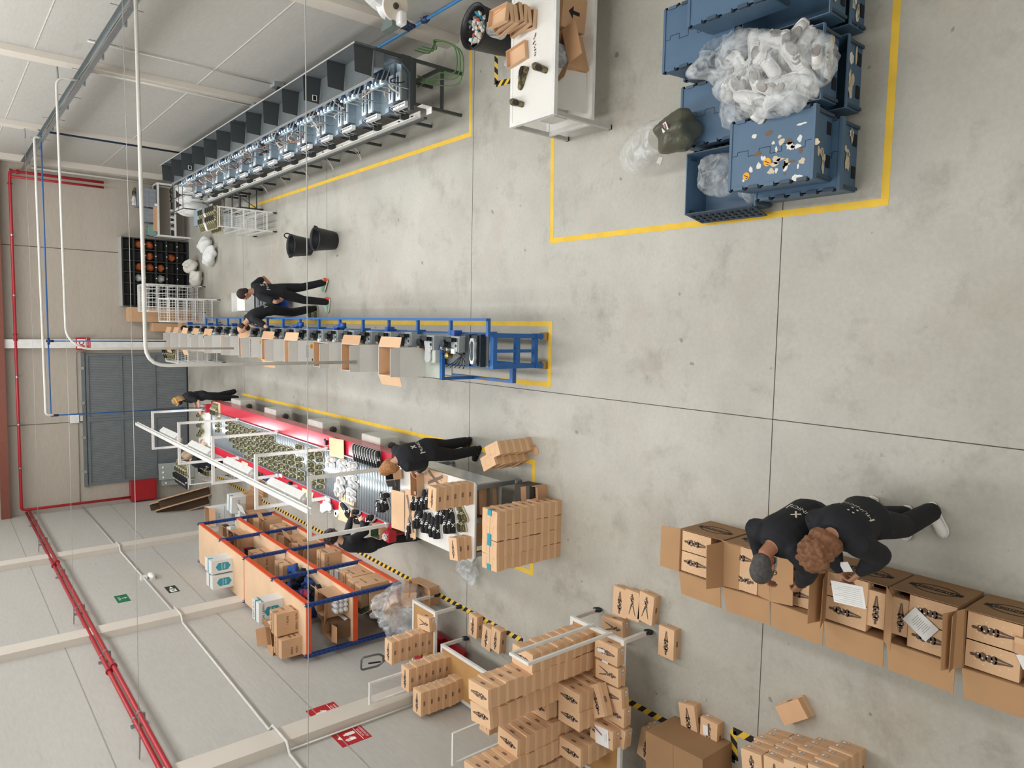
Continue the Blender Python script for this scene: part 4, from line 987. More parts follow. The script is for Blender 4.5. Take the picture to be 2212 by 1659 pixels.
for i in range(4): shoe('olive' if i < 2 else 'black', '%s shoe, middle shelf of the far left rack, %s from its near end' % ('olive' if i < 2 else 'black', ORD[i] if i else 'first'), (-3.8, 18.9+.2*i, .78), .4, None)
def txt_face(b, M, items, m=PRINT):
    b.mat(m)
    for s, sz, x, y in items: b.text(s, sz, M @ Matrix.Translation((x, y, .001)))
def closed_box(name, label, x, y, z, L_, Wd, h, rz, m, faces=None, tapecol=None, rot=None):
    """closed carton, L_ along local x; faces: list of (side, text items)"""
    t = thing(name, label, 'box', (x, y, z), rz, None, rot)
    b = MB().mat(m).box(-L_/2, L_/2, -Wd/2, Wd/2, 0, h)
    b.mat(mat('box_seam', '6d5338', .9)).box(-L_/2, L_/2, -.002, .002, h, h+.0006)
    if tapecol: b.mat(tapecol).box(-L_/2, L_/2, -.028, .028, h+.0005, h+.001).box(-L_/2-.001, -L_/2, -.028, .028, h-.09, h).box(L_/2, L_/2+.001, -.028, .028, h-.09, h)
    for side, items, mm in faces or []:
        M = {'-y': frame((0, -Wd/2-.001, h/2), (1, 0, 0), (0, 0, 1)), '+x': frame((L_/2+.001, 0, h/2), (0, 1, 0), (0, 0, 1)), '-x': frame((-L_/2-.001, 0, h/2), (0, -1, 0), (0, 0, 1)),
             'top': frame((0, 0, h+.001), (1, 0, 0), (0, 1, 0)), 'topx': frame((0, 0, h+.001), (0, 1, 0), (-1, 0, 0))}[side]
        txt_face(b, M, items, mm)
    b.build('carton_body', t); return t
TEAL = mat('teal_tape', '2d93a6', .4); MUN = [('MUNICH', .07, 0, 0)]
TAPEB = mat('brown_packing_tape', '9a7d5c', .3)
carton('cardboard_box', 'white printed carton with flaps open, topmost behind the shelving', -4.75, 18.0, .75, .45, .35, .36, .1, WCARD, CARDIN, (0, 1, 0, 1), (0, 95, 0, 120), .2, lambda b, L_, Wd, h: txt_face(b, frame((0, -Wd/2-.001, h/2), (1, 0, 0), (0, 0, 1)), [('MUNICH', .06, 0, .05), ('43-45', .05, 0, -.06)]))
closed_box('cardboard_box', 'brown and white carton under the topmost printed carton', -4.75, 18.0, .38, .45, .38, .36, .1, WCARD, [('-y', MUN, PRINT)])
closed_box('cardboard_box', 'lowest carton of the pile behind the shelving', -4.75, 18.0, 0, .48, .4, .37, .1, CARD, [('-y', MUN, PRINT)])
closed_box('cardboard_box', 'white carton with teal tape beside the printed pile', -4.4, 17.55, .38, .4, .36, .34, -.1, WCARD, [('-y', [('MUNICH', .06, 0, 0)], PRINT)], TEAL)
closed_box('cardboard_box', 'brown carton underneath the teal taped carton', -4.4, 17.55, 0, .42, .4, .37, -.1, CARD, None, TAPEB)
carton('cardboard_box', 'white open carton against the wall behind the shelving', -5.15, 17.9, .0, .4, .5, .7, .0, WCARD, CARDIN, (0, 1, 1, 1), (0, 100, 80, 110), .2)
carton('cardboard_box', 'wide carton with white flaps folded out behind the shelving end', -4.85, 17.1, 0, .6, .42, .55, 0, CARD, WCARD, (1, 1, 1, 1), (70, 75, 80, 75), .22)
closed_box('cardboard_box', 'long white box lying across the cartons behind the shelving', -5.1, 17.2, .72, .45, .3, .12, .2, WCARD, [('top', [('43-45', .06, 0, 0)], PRINT)])
for i, (x, y) in enumerate(((-4.1, 17.6), (-4.05, 17.15))):
    t = thing('wooden_pallet', ('farther', 'nearer')[i] + ' low wooden crate base beside the hazard tape behind the shelving', 'pallet', (x, y, 0), -.05)
    b = MB().mat(mat('raw_pine', 'b08a62', .8))
    for k in range(4): b.box(-.14+.07*k, -.09+.07*k, -.22, .22, .1, .12)
    for yy in (-.2, 0, .17): b.box(-.15, .17, yy, yy+.04, 0, .1)
    b.build('slats', t)
# ================================================================ blue lasting line, hall centre
bl = thing('sewing_line', 'long blue framed machine line with handrail in the hall centre', 'machine', (-.3, 7.0, 0))
LE = 13.2
b = MB().mat(BLUE)
for x in (-.19, .19): b.box(x-.03, x+.03, 0, LE, .84, .9)
for y in (0, 3.3, 6.6, 9.9, LE): b.box(-.22, .22, y-.03, y+.03, .84, .9)
b.build('bench_rail', bl)
for k in range(5):
    for x in (-.19, .19): MB().mat(BLUE).box(x-.03, x+.03, LE*k/4-.03, LE*k/4+.03, .14, .84).build('leg', bl)
b = MB().mat(BLUE)
for y in (0, LE):
    for z in (.2, .5): b.box(-.19, .19, y-.03, y+.03, z-.03, z+.03)
for x in (-.19, .19): b.box(x-.025, x+.025, 0, LE, .2, .25)
b.box(-.02, .02, -.02, .02, .2, .85); b.build('end_frame', bl)
for y in (0, LE):
    for x in (-.19, .19): MB().mat(BLUE).box(x-.035, x+.035, y-.05, y+.05, .1, .2).mat(mat('tan_wheel', 'a08048', .5)).cyl((x-.05, y+.0, .05), (x+.05, y+.0, .05), .05, 12).build('caster', bl)
MB().mat(mat('grey_machine_deck', '7f868a', .4, .6)).box(-.2, .2, .05, LE, .9, .915).build('deck', bl)
MB().mat(BLUE).box(.37, .4, -.02, LE-2.0, .98, 1.01).build('handrail', bl)
for k in range(15): MB().mat(BLUE).box(.2, .4, .0+.81*k-.02, .81*k+.02, .94, .98).box(.18, .24, .81*k-.025, .81*k+.025, .84, .98).build('rail_bracket', bl)
MB().mat(BLUE).box(-.42, -.38, .1, LE, .42, .48).box(-.42, -.2, .1, .16, .42, .48).box(-.42, -.2, LE-.1, LE, .42, .48).build('side_rail', bl)
MB().mat(mat('pale_side_sheet', 'c2c4be', .5)).box(-.4, -.22, 1.45, LE, .48, .5).build('side_tray', bl)
MB().mat(BLUE).box(-.42, -.38, .94, 1.0, .48, 1.0).box(-.42, .02, .94, 1.0, .955, 1.0).box(-.02, .02, .94, 1.0, .915, .955).build('shelf_post', bl)
MB().mat(mat('pale_green_sheet', 'b9c0b6', .5)).box(-.4, .0, 1.0, 1.42, .965, .985).build('shelf_end_panel', bl)
MB().mat(mat('grey_shelf', '9ba0a0', .5)).box(-.42, .0, 1.42, LE, .965, .985).build('shelf', bl)
sm = {}
DS = mat('dark_machine_steel', '3a4146', .35, .7)
b = MB().mat(mat('machine_grey', 'b2b8b9', .35, .3)).box(-.1, .1, -.1, .08, .0, .16).mat(DS).box(-.08, .08, .08, .2, 0, .2).box(-.12, -.1, -.1, .2, .06, .1).cyl((0, .14, .2), (0, .14, .26), .05, 12); sm['body'] = b.mesh('body')
b = MB().mat(PLT).box(-.09, .09, -.09, -.02, .16, .18).mat(DS).prism([(.02*math.cos(q)-.02, .02*math.sin(q)-.055) for q in [2*PI*k/10 for k in range(10)]], .18, .184); sm['sole_plate'] = b.mesh('sole_plate')
b = MB().mat(WHITE).box(-.12, -.06, -.06, .02, .18, .2).mat(BLACK).box(.03, .08, -.07, .05, .16, .26).cyl((.05, -.1, .22), (.05, .12, .22), .018, 8); sm['arm'] = b.mesh('arm')
b = MB().mat(mat('bright_blue_motor', '1f4fa0', .4)).box(.1, .17, .1, .18, -.02, .1); sm['motor'] = b.mesh('motor')
b = MB().mat(mat('tan_grip', 'b89678', .6)).tube([(-.12, .25, 0), (-.1, .27, .1), (-.06, .26, .19)], .022, 8); sm['grip'] = b.mesh('grip', True)
for k in range(22):
    y = .55+.575*k
    st = bpy.data.objects.new('machine_head', sm['body']); COL.objects.link(st); st.parent = bl; st.location = (.1 if y > 1.3 else .07, y, .915); st.rotation_euler.z = random.uniform(-.06, .06)
    for n in ('sole_plate', 'arm', 'motor', 'grip'):
        if n == 'motor' and k % 3: continue
        o = bpy.data.objects.new(n, sm[n]); COL.objects.link(o); o.parent = st
# near-end iron press with sole plates
b = MB().mat(PLT); P = [(-.16, -.03), (-.1, -.048), (0, -.035), (.1, -.05), (.15, -.03), (.155, 0), (.15, .03), (.1, .05), (0, .035), (-.1, .048), (-.16, .03), (-.17, 0)]
b.prism(P, .0, .04); b.mat(DS).prism([(x*.75, y*.62) for x, y in P], .04, .043); o = b.build('sole_mould', bl); o.location = (0, .2, 1.02)
MB().mat(DS).box(-.2, .2, .28, .3, .92, 1.04).box(-.2, .2, .36, .42, .92, 1.0).box(-.2, .2, .1, .14, .92, 1.0).cyl((-.2, .33, .98), (.2, .33, .98), .02, 8).box(-.19, .19, .14, .28, .92, 1.02).build('press_frame', bl)
b = MB().mat(PLT).prism(P, 0, .03); o = b.build('sole_mould', bl); o.location = (-.02, 1.12, 1.1); o.rotation_euler = (.3, 0, .05)
MB().mat(mat('pale_green_enamel', 'bcc3b8', .4)).box(-.2, -.02, 1.0, 1.25, .92, 1.08).lathe([(.05, 1.08), (.05, 1.12), (.02, 1.13)], 14, (-.14, 1.15, 0)).build('sewing_head', bl, bevel=.02)
MB().mat(STEEL).lathe([(.09, .92), (.09, .96), (.02, .97)], 18, (.0, .62, 0)).lathe([(.02, .97), (.02, 1.15)], 10, (.0, .62, 0)).mat(mat('brass', 'a58d4c', .3, .8)).lathe([(.04, 1.02), (.04, 1.1), (.01, 1.12)], 12, (-.08, .7, 0)).build('stitch_unit', bl)
b = MB().mat(BLACK)
for q in range(5): b.tube(smooth_path([(-.1+.05*q, .9, .95), (-.05+.03*q, .8, 1.1), (-.02, .65-.04*q, 1.0), (-.15, .5+.05*q, .95), (-.25, .6+.1*q, .9)], 5), .006, 5)
b.mat(BLUE).tube([(.0+.05*math.cos(t), 1.0+.02*t/6, .95+.02*t/3) for t in [k*.6 for k in range(40)]], .006, 5); b.build('cable_tangle', bl, True)
for y in (3.9, 5.6, 8.3):
    b = MB().mat(mat('bright_blue_motor', '1f4fa0', .4)).box(.24, .32, y-.06, y+.06, .95, 1.02).cyl((.28, y+.06, 1.0), (.22, y+.2, 1.03), .03, 8).mat(mat('cable_coil', '8fa8ba', .4)).tube([(.2+.03*math.cos(t), y-.1-.012*t/2, .97+.03*math.sin(t)) for t in [k*.7 for k in range(30)]], .005, 5); b.build('air_gun', bl, True)
# the grey cartons on its shelf
near = [8.38, 9.54, 10.57, 11.79, 12.89, 14.16, 15.3, 16.53, 17.55, 18.45, 19.25, 19.98]
OSM = OST
for i, y in enumerate(near):
    dpt = .58 if i < 8 else .45
    def dec(b, L_, Wd, h, i=i):
        M = frame((0, -Wd/2-.001, h/2), (1, 0, 0), (0, 0, 1))
        if i in (3, 5, 9, 11):
            b.mat(OST); b.poly([(.1*(1 if i % 2 else -1)+.04*math.cos(2*PI*q/18), -.06+.04*math.sin(2*PI*q/18), .001) for q in range(18)], M); b.mat(PRINT); rect(b, M, .1*(1 if i % 2 else -1)-.02, .1*(1 if i % 2 else -1)+.02, -.063, -.057, .0015)
        if i == 3:
            b.mat(PRINT); b.text('BICICRO', .055, M @ Matrix.Translation((.02, .02, .001))); rect(b, M, -.15, -.11, -.1, -.06, .001); rect(b, M, -.1, -.08, -.1, -.08, .001)
        if i == 5:
            b.mat(PRINT)
            for q in range(12): rect(b, M, -.18+.03*q, -.165+.03*q, .16, .172, .001)
    nm = ORD[i] if i else 'nearest'
    carton('cardboard_box', 'grey open carton on the blue line shelf, %s%s' % (nm if i else 'the nearest one', ' from the near end' if i else ''), -.5, y+dpt/2, .987, .4, dpt, .4, random.uniform(-.03, .03), GREYCARD, CARD if i % 3 else CARDP, (1 if i in (0, 4, 8, 10) else i % 2, i in (0, 4, 9, 11), 1, 1), (105, 110, 160, 12), (.14, .14, .1, .17), dec)
    if i in (7, 8):
        shoe('olive', 'olive shoe poking out of the %s grey carton on the blue line' % nm, (-.42, y+.3, 1.33), .2, None, (0, .3, 2.8))
        shoe('olive', 'second olive shoe inside the %s grey carton on the blue line' % nm, (-.55, y+.3, 1.30), .2, None, (0, .2, 2.8))

# ================================================================ red conveyor table
RC = mat('red_enamel', 'b02236', .22, 0, .05, 3)
rc = thing('conveyor_table', 'long red sided roller conveyor table covered with shoes under a lamp frame', 'table', (-2.62, 9.5, 0))
CL = 8.9
b = MB().mat(RC)
b.box(.40, .66, 0, CL, .845, .86).box(.64, .66, 0, CL, .62, .86).box(-.62, -.40, 0, CL, .845, .86).box(-.62, -.6, 0, CL, .62, .86)
b.build('side_tray', rc)
MB().mat(GALV).box(.40, .42, 0, CL, .76, .9).box(-.42, -.40, 0, CL, .76, .9).box(-.42, .42, -.02, 0, .76, .86).box(-.42, .42, CL, CL+.02, .76, .86).build('roller_frame', rc)
n = 100
rm = MB().mat(mat('zinc_roller', 'aab3b8', .3, .6, .1, 4)).cyl((-.4, 0, 0), (.4, 0, 0), .0385, 12).mesh('roller', True)
for k in range(n):
    o = bpy.data.objects.new('roller', rm); COL.objects.link(o); o.parent = rc; o.location = (0, .05+.0885*k, .825)
for k in range(5):
    for x in (-.4, .4): MB().mat(GALV).box(x-.03, x+.03, .3+2.05*k-.03, .3+2.05*k+.03, 0, .76).build('leg', rc)
for k, yy in enumerate((.7, 2.9, 5.2, 7.4)):
    t = MB().mat(mat('cream_motor_box', 'c6c4ba', .45)).box(.5, .78, yy+.1, yy+.75, .25, .62).mat(mat('dark_motor', '3c3733', .6)).cyl((.64, yy, .42), (.64, yy+.1, .42), .06, 12).build('motor_box', rc, bevel=.02)
ft = thing('packing_head_table', 'white table at the far end of the red conveyor piled with olive shoes', 'table', (-2.62, 18.95, 0))
MB().mat(WB).box(-.5, .5, -.5, .45, .84, .88).build('table_top', ft)
for x in (-.45, .45):
    for y in (-.45, .4): MB().mat(WHITE).box(x-.025, x+.025, y-.025, y+.025, 0, .84).build('leg', ft)
# lamp frame
lf = thing('lamp_frame', 'white square arches carrying a beam of tube lamps over the conveyor', 'lamp frame', (-2.65, 0, 0))
for y in (9.62, 11.75, 14.05, 16.4, 18.7):
    b = MB().mat(WHITE)
    for x in (-.43, .45): b.box(x-.025, x+.025, y-.025, y+.025, .9, 2.15).box(x-.035, x+.035, y-.035, y+.035, .862, .9)
    b.box(-.43, .45, y-.025, y+.025, 2.1, 2.15); b.build('arch', lf)
MB().mat(WHITE).box(-.035, .035, 9.5, 20.2, 2.15, 2.20).box(-.05, .05, 9.5, 20.2, 2.145, 2.152).build('beam', lf)
TUBE = mat('lamp_tube', 'ffffff', .3, emit='f2f8ff', es=9)
for k, y in enumerate((10.05, 12.25, 14.55, 16.9)):
    f = MB().mat(mat('white_lamp_housing', 'd7d8d4', .4)).loft([[(.06*q, y+dy, 2.02+.0*dy+z) for q, z in ((-2.4, -.02), (-1.2, .06), (1.2, .06), (2.4, -.02), (2.3, -.03), (-2.3, -.03))] for dy in (0, 1.35)]).box(-.02, .02, y+.3, y+.34, 2.07, 2.15).box(-.02, .02, y+1.0, y+1.04, 2.07, 2.15)
    f.mat(BLACK)
    for q in range(7): f.box(-.015, .015, y+.12+.18*q, y+.16+.18*q, 2.08, 2.086)
    fo = f.build('lamp_housing', lf)
    MB().mat(TUBE).cyl((.05, y+.03, 1.985), (.05, y+1.37, 1.985), .014, 10).cyl((-.05, y+.03, 1.985), (-.05, y+1.37, 1.985), .014, 10).build('lamp_tube', fo, True)
    MB().mat(WHITE).cyl((.0, y-.02, 2.0), (.0, y+.04, 2.0), .07, 12).build('end_cap', fo, True)
    area('tube_lamp_light', (-2.65, y+.7, 1.96), .2, 1.3, 16, (.92, .96, 1.0))
pipe('cable', 'black cable hanging from the lamp frame to the red end stop of the conveyor', 'cable', [(-2.12, 18.7, 2.1), (-2.12, 18.72, 1.5), (-2.15, 18.5, 1.0)], .008, BLACK)
t = thing('control_post', 'red and grey control post at the far corner of the conveyor', 'control', (-2.15, 18.45, .862)); MB().mat(RC).box(-.1, .1, -.06, .06, 0, .12).mat(GALV).box(-.03, .03, -.06, .06, .12, .2).build('housing', t)
# kraft sheets along the trays
def sheet(label, x, y, z, a, c, rz=0, m=CARDP, rot=None, xprint=False, name='kraft_sheet'):
    t = thing(name, label, 'cardboard sheet', (x, y, z), rz, None, rot)
    b = MB().mat(m).box(-a/2, a/2, -c/2, c/2, 0, .006)
    if xprint:
        b.mat(mat('taupe_print', '7d6a5c', .9))
        for s in (-1, 1): b.bar((-a*.38, -s*c*.33, .0066), (a*.38, s*c*.33, .0066), .045, .0008)
        for s in (-1, 1): b.tube([(s*a*.12+.0*t_, -c*.3+.6*c*t_/10, .0068) for t_ in range(11)], .003, 4)
    b.build('sheet', t); return t
sheet('kraft sheet lying across the aisle side tray near the black shoes', -2.12, 11.3, .9, .32, .55, .05)
sheet('kraft sheet at the far end of the tray under four olive shoes', -2.12, 17.9, .865, .34, .5)
sheet('kraft sheet hanging over the wall side tray beneath the lamp, farthest', -3.16, 16.0, .865, .3, .4, 0, CARDP, (0, .25, 0))
sheet('kraft sheet on the wall side tray near the bottle', -3.16, 12.6, .865, .34, .5, 0, CARDP, (0, .2, 0))
sheet('kraft sheet on the wall side tray beside the crumpled tissue', -3.12, 11.0, .868, .45, .55, 0, CARDP, (0, .1, .06))
# shoes on the conveyor
rnd = random.Random(11); ZR = .866
rows = 0
for i in range(15):
    y = 16.98-.245*i; cnt = 6 if i > 1 else (4 if i else 3)
    for j in range(cnt):
        x = -2.34-.118*j+rnd.uniform(-.012, .012)
        if (i < 5 and j == 5) or (i > 11 and j == 0): continue
        shoe('olive', 'olive sneaker, %s dense row from far end, %s from the aisle' % (ORD[i] if i else 'first', ORD[j] if j else 'first'), (x, y+rnd.uniform(-.02, .02), ZR), PI/2+rnd.uniform(-.2, .2), None)
for i, y in enumerate((13.3, 12.92, 12.36, 12.02)):
    for j in range(6):
        if (i, j) in ((0, 0), (1, 1)): continue
        shoe('olive', 'olive sneaker in the %s loose pair row, %s from the aisle' % (('farthest', 'second', 'third', 'nearest')[i], ORD[j] if j else 'first'), (-2.33-.104*j-(.03 if j > 1 else 0)-(.03 if j > 3 else 0)+rnd.uniform(-.01, .01), y+(-.06 if j > 3 else 0)+rnd.uniform(-.03, .03), ZR), PI/2+rnd.uniform(-.12, .12), None)
w_ = lambda x, y, z=.9: PZ(640+x/3.66, 920+y/3.66, z)
for i, (x, y, a) in enumerate(((270, 262, .1), (265, 300, .0), (362, 285, .1), (370, 322, -.3), (440, 308, .1), (440, 352, .1), (362, 378, .1), (350, 416, -.5), (440, 412, .1), (448, 458, -.2), (345, 478, -.6), (330, 505, -.7), (430, 522, -.1), (430, 570, -.1))):
    p = w_(x, y); shoe('white', 'white sneaker on the conveyor, %s counted from the far aisle corner' % (ORD[i] if i else 'first'), (p.x, p.y, ZR), PI/2+a, None)
for i, (x, y, a) in enumerate(((700, 545, .1), (705, 598, -.9), (665, 615, 0), (668, 655, 0))):
    p = w_(x, y); shoe('black', 'black sneaker near the end of the rollers, %s from the aisle side' % (ORD[i] if i else 'first'), (p.x, p.y, ZR), PI/2+a, None)
for i in range(10):
    shoe('black', 'black sneaker tilted in the aisle side tray row, %s from the far end' % (ORD[i] if i else 'first'), (-2.1, 10.62-.085*i, .90), .1, None, (1.15, 0, .12))
for i, (x, y, z, rt) in enumerate(((410, 655, 1.0, (.2, -.5, .6)), (480, 690, .875, (.3, 0, 1.9)), (500, 740, .875, (0, .0, 1.5)), (600, 750, .88, (.4, 0, 2.2)))):
    p = w_(x, y, z); shoe('black', ('black boot held up by the curly haired woman', 'black boot lying under her hand on the wall side tray', 'black boot beside her hand nearest the wall', 'black boot with loose white laces next to the small box')[i], (p.x, p.y, z), 0, None, rt, 1.05)
for i in range(4): shoe('olive', 'olive shoe on the kraft sheet at the far tray end, %s from the far side' % (ORD[i] if i else 'first'), (-2.12, 18.08-.11*i, .872), .1, None)
for i in range(9): shoe('olive', 'olive shoe heaped on the white far end table, %s counted from the aisle' % (ORD[i] if i else 'first'), (-2.25-.085*i, 19.0+.12*(i % 3), .882), 1.4+.2*(i % 3), None)
for i in range(3): shoe('olive', 'olive shoe at the start of the rollers, %s from the aisle' % (ORD[i] if i else 'first'), (-2.38-.12*i, 17.75, ZR), 1.57, None)
o = crumple('tissue', 'crumpled white tissue on the wall side tray beside the kraft sheet', (-3.2, 11.62, .93), (.12, .15, .08), PAPER, 77, 'paper', .5, 14)
t = thing('tape_roll', 'blue rimmed white tape roll beside the crumpled tissue', 'roll', (-3.26, 11.3, .872)); MB().mat(PAPER).lathe([(.03, 0), (.06, 0), (.06, .05), (.03, .05)], 18).mat(NAVY).lathe([(.025, 0), (.03, 0), (.03, .05), (.025, .05)], 18).build('roll', t)
t = thing('bottle', 'clear plastic bottle standing in the wall side tray', 'bottle', (-3.12, 13.1, .862)); MB().mat(FILMW).lathe([(.035, 0), (.038, .15), (.015, .2), (.015, .22)], 16).mat(WHITE).lathe([(.017, .22), (.017, .24)], 12).build('bottle_body', t, True)
t = thing('jar', 'dark jar lying in the wall side tray beside the bottle', 'jar', (-3.12, 13.35, .862)); MB().mat(BLACK).lathe([(.045, 0), (.05, .06), (.03, .09)], 16).build('jar_body', t, True)
t = thing('glue_stick', 'red and white stick on the wall side edge of the rollers', 'stick', (-3.04, 13.75, .87)); MB().mat(RC).box(-.03, .03, -.12, 0, 0, .03).mat(PAPER).box(-.03, .03, 0, .14, 0, .03).build('stick', t)
t = thing('tool', 'dark clamp lying at the corner of the aisle side tray', 'tool', (-2.08, 11.75, .862)); MB().mat(DS).box(-.05, .03, -.03, .0, 0, .05).cyl((-.03, 0, .03), (.05, .05, .04), .012, 6).cyl((.0, -.02, .03), (.06, .0, .05), .012, 6).build('clamp', t)
for i in range(9):
    q = .03*math.sin(i*2.1); b = MB().mat(mat('royal_navy_cloth', '1c3568', .85, 0, .2, 9) if i in (5, 6, 8) else mat('black_cloth', '16171a', .9))
    pr = [(.07, .014), (0, .016), (-.05, .006), (-.1-q, -.1), (-.15-q, -.25), (-.19-q, -.4), (-.2-q, -.5)]
    b.loft([[(x, -.07-.02*math.sin(k+i), z), (x, .0, z+.012), (x, .09+.015*math.sin(2*k+i), z), (x-.02, .09+.015*math.sin(2*k+i), z-.012), (x-.02, -.07-.02*math.sin(k+i), z-.012)] for k, (x, z) in enumerate(pr)])
    o = b.build('draped_cloth', None, False, (-3.25, 15.85-.225*i, .86))
    tag(o, 'dark cloth upper draped over the conveyor wall side, %s from the far end' % (ORD[i] if i else 'first'), 'cloth')

# ---------------------------------------------------------------- packing table
pt = thing('packing_table', 'white packing table on steel legs at the near end of the conveyor', 'table', (-2.53, 7.4, 0))
P = [(-.52, .02), (-.5, 0), (.47, 0), (.5, .03), (.5, 1.9), (-.56, 1.9), (-.56, .05)]
MB().mat(WB).prism(P, .80, .825).build('table_top', pt)
MB().mat(mat('grey_table_edge', '7b7f80', .5)).prism([(x*1.004, y*1.004-.003) for x, y in P], .79, .80).build('edge_band', pt)
for x in (-.48, .42):
    for y in (.08, 1.7):
        MB().mat(GALV).box(x-.03, x+.03, y-.03, y+.03, .1, .79).build('leg', pt)
        MB().mat(GALV).cyl((x-.02, y-.0, .06), (x+.02, y-.0, .06), .06, 14).box(x-.03, x+.03, y-.03, y+.03, .09, .12).build('caster', pt)
b = MB().mat(GALV).box(-.48, .42, .05, .11, .5, .54).box(.39, .45, .08, 1.7, .3, .34).box(-.03, .03, -.02, .2, .72, .79); b.build('cross_bar', pt)
MB().mat(mat('clear_side_sheet', 'c9ccc9', .2)).box(.44, .46, .1, 1.8, .34, .8).build('side_panel', pt)
MB().mat(mat('grey_shelf', '9ba0a0', .5)).box(-.48, .42, .08, 1.75, .32, .34).build('shelf', pt)
ZT = .827
kk = lambda x, y, z=.9: PZ(660+x/3.687, 900+y/3.687, z)
for i, (x, y, a) in enumerate(((868, 670, .25), (905, 668, .25), (945, 662, .3), (985, 652, .3), (1068, 768, .2), (1098, 775, .2), (842, 855, .2), (885, 815, .25), (912, 800, .2), (950, 845, .25), (985, 850, .3), (1012, 880, .3), (1045, 892, .3), (1128, 850, .3), (1166, 845, .3), (835, 905, .2), (1148, 730, .3))):
    p = kk(x, y, .88); shoe('black', 'black laced sneaker standing on the packing table, %s counted from the far aisle corner' % (ORD[i] if i else 'first'), (p.x, p.y, ZT), a-.1, None)
for i, (x, y, a) in enumerate(((1240, 765, .8), (1240, 835, .4))):
    p = kk(x, y, .87); shoe('olive', ('aisle side', 'wall side')[i] + ' shoe of the olive brown pair near the packing table edge', (p.x, p.y, ZT), a, None)
p = kk(1240, 835)
sheet('kraft sheet with big printed X lying on the packing table by the leaning woman', -2.15, 8.33, ZT, .24, .56, -.06, CARDP, None, True)
sheet('kraft sheet printed with a large X across the end of the packing table', -2.74, 8.87, .9, .7, .25, 0, CARDP, (.12, 0, 0), True)
sheet('plain kraft sheet bridging the conveyor end and the packing table', -2.75, 9.18, .93, .58, .32, .03, CARDP, (.1, 0, .02))
carton('cardboard_box', 'open empty shoe box beside the printed X sheet on the packing table', -2.28, 8.72, ZT, .33, .18, .12, .06, CARDP, CARDIN, (0, 0, 0, 0))
carton('cardboard_box', 'small open box with dark lining at the corner of the conveyor and packing table', -2.2, 9.32, .87, .22, .26, .13, .2, CARD, mat('black_lining', '0f0f10', .9), (0, 1, 0, 0), (0, 100, 0, 0), .1)
t = thing('label_printer', 'small white label printer on the packing table by the leaning woman', 'printer', (-2.05, 9.05, ZT)); MB().mat(WPL).box(-.07, .07, -.08, .08, 0, .1).build('housing', t, bevel=.02); MB().mat(PAPER).cyl((-.05, 0, .12), (.05, 0, .12), .04, 14).build('paper_roll', t)
t = thing('scissors', 'pair of scissors lying on the packing table', 'scissors', (-2.12, 8.85, ZT)); MB().mat(STEEL).box(-.005, .008, 0, .12, 0, .004).box(.002, .014, 0, .12, 0, .004).mat(BLACK).tube([(.02*math.cos(q)-.012, -.03+.03*math.sin(q), .005) for q in [k*.7 for k in range(9)]], .005, 5).tube([(.02*math.cos(q)+.024, -.03+.03*math.sin(q), .005) for q in [k*.7 for k in range(9)]], .005, 5).build('blades', t)
for i in range(4): tag(MB().mat(PAPER).box(-.03, .03, -.02, .02, 0, .003).build('paper_tag', None, False, (-2.3-.05*i, 9.0-.05*(i % 2), ZT+.001)), 'small white paper tag scattered on the packing table', 'paper', 'paper tags on the packing table')
carton('cardboard_box', 'small open box on the wall side of the conveyor end with green inside', -3.2, 9.75, .862, .2, .3, .14, .05, CARD, mat('dark_green_inside', '2d4a3a', .8), (0, 0, 0, 0))
t = thing('tool_box', 'small red box with tangled white laces at the conveyor corner', 'box', (-3.2, 9.42, .862)); MB().mat(RED).box(-.08, .08, -.08, .08, 0, .13).build('body', t); MB().mat(PAPER).tube([(.05*math.cos(q*1.3), .06*math.sin(q*1.7), .15+.02*math.sin(q)) for q in range(24)], .005, 5).build('laces', t, True)
# things below the packing table
closed_box('cardboard_box', 'brown box on the packing table shelf behind the steel leg', -2.35, 7.7, .345, .35, .3, .3, .1, CARD)
closed_box('cardboard_box', 'brown box deeper on the packing table shelf', -2.75, 7.75, .345, .4, .3, .32, -.1, CARD)
closed_box('cardboard_box', 'dark printed box on the floor in front of the packing table', -2.33, 7.14, .0, .5, .3, .24, .05, mat('dark_grey_box', '4a463f', .8), [('-y', [('BERN / RUN', .09, 0, .0)], PRINT), ('top', [('BERN RUN', .08, .0, 0)], PRINT)])
carton('cardboard_box', 'open brown box on the floor beside the dark printed box', -2.22, 6.97, 0, .3, .12, .2, .1, CARD, CARDIN, (0, 0, 1, 1), (0, 0, 40, 60), .12)
crumple('plastic_bag', 'clear plastic bag crumpled on the floor left of the packing table', (-3.62, 8.55, .1), (.2, .22, .11), FILM, 91, amp=.35, n=18)
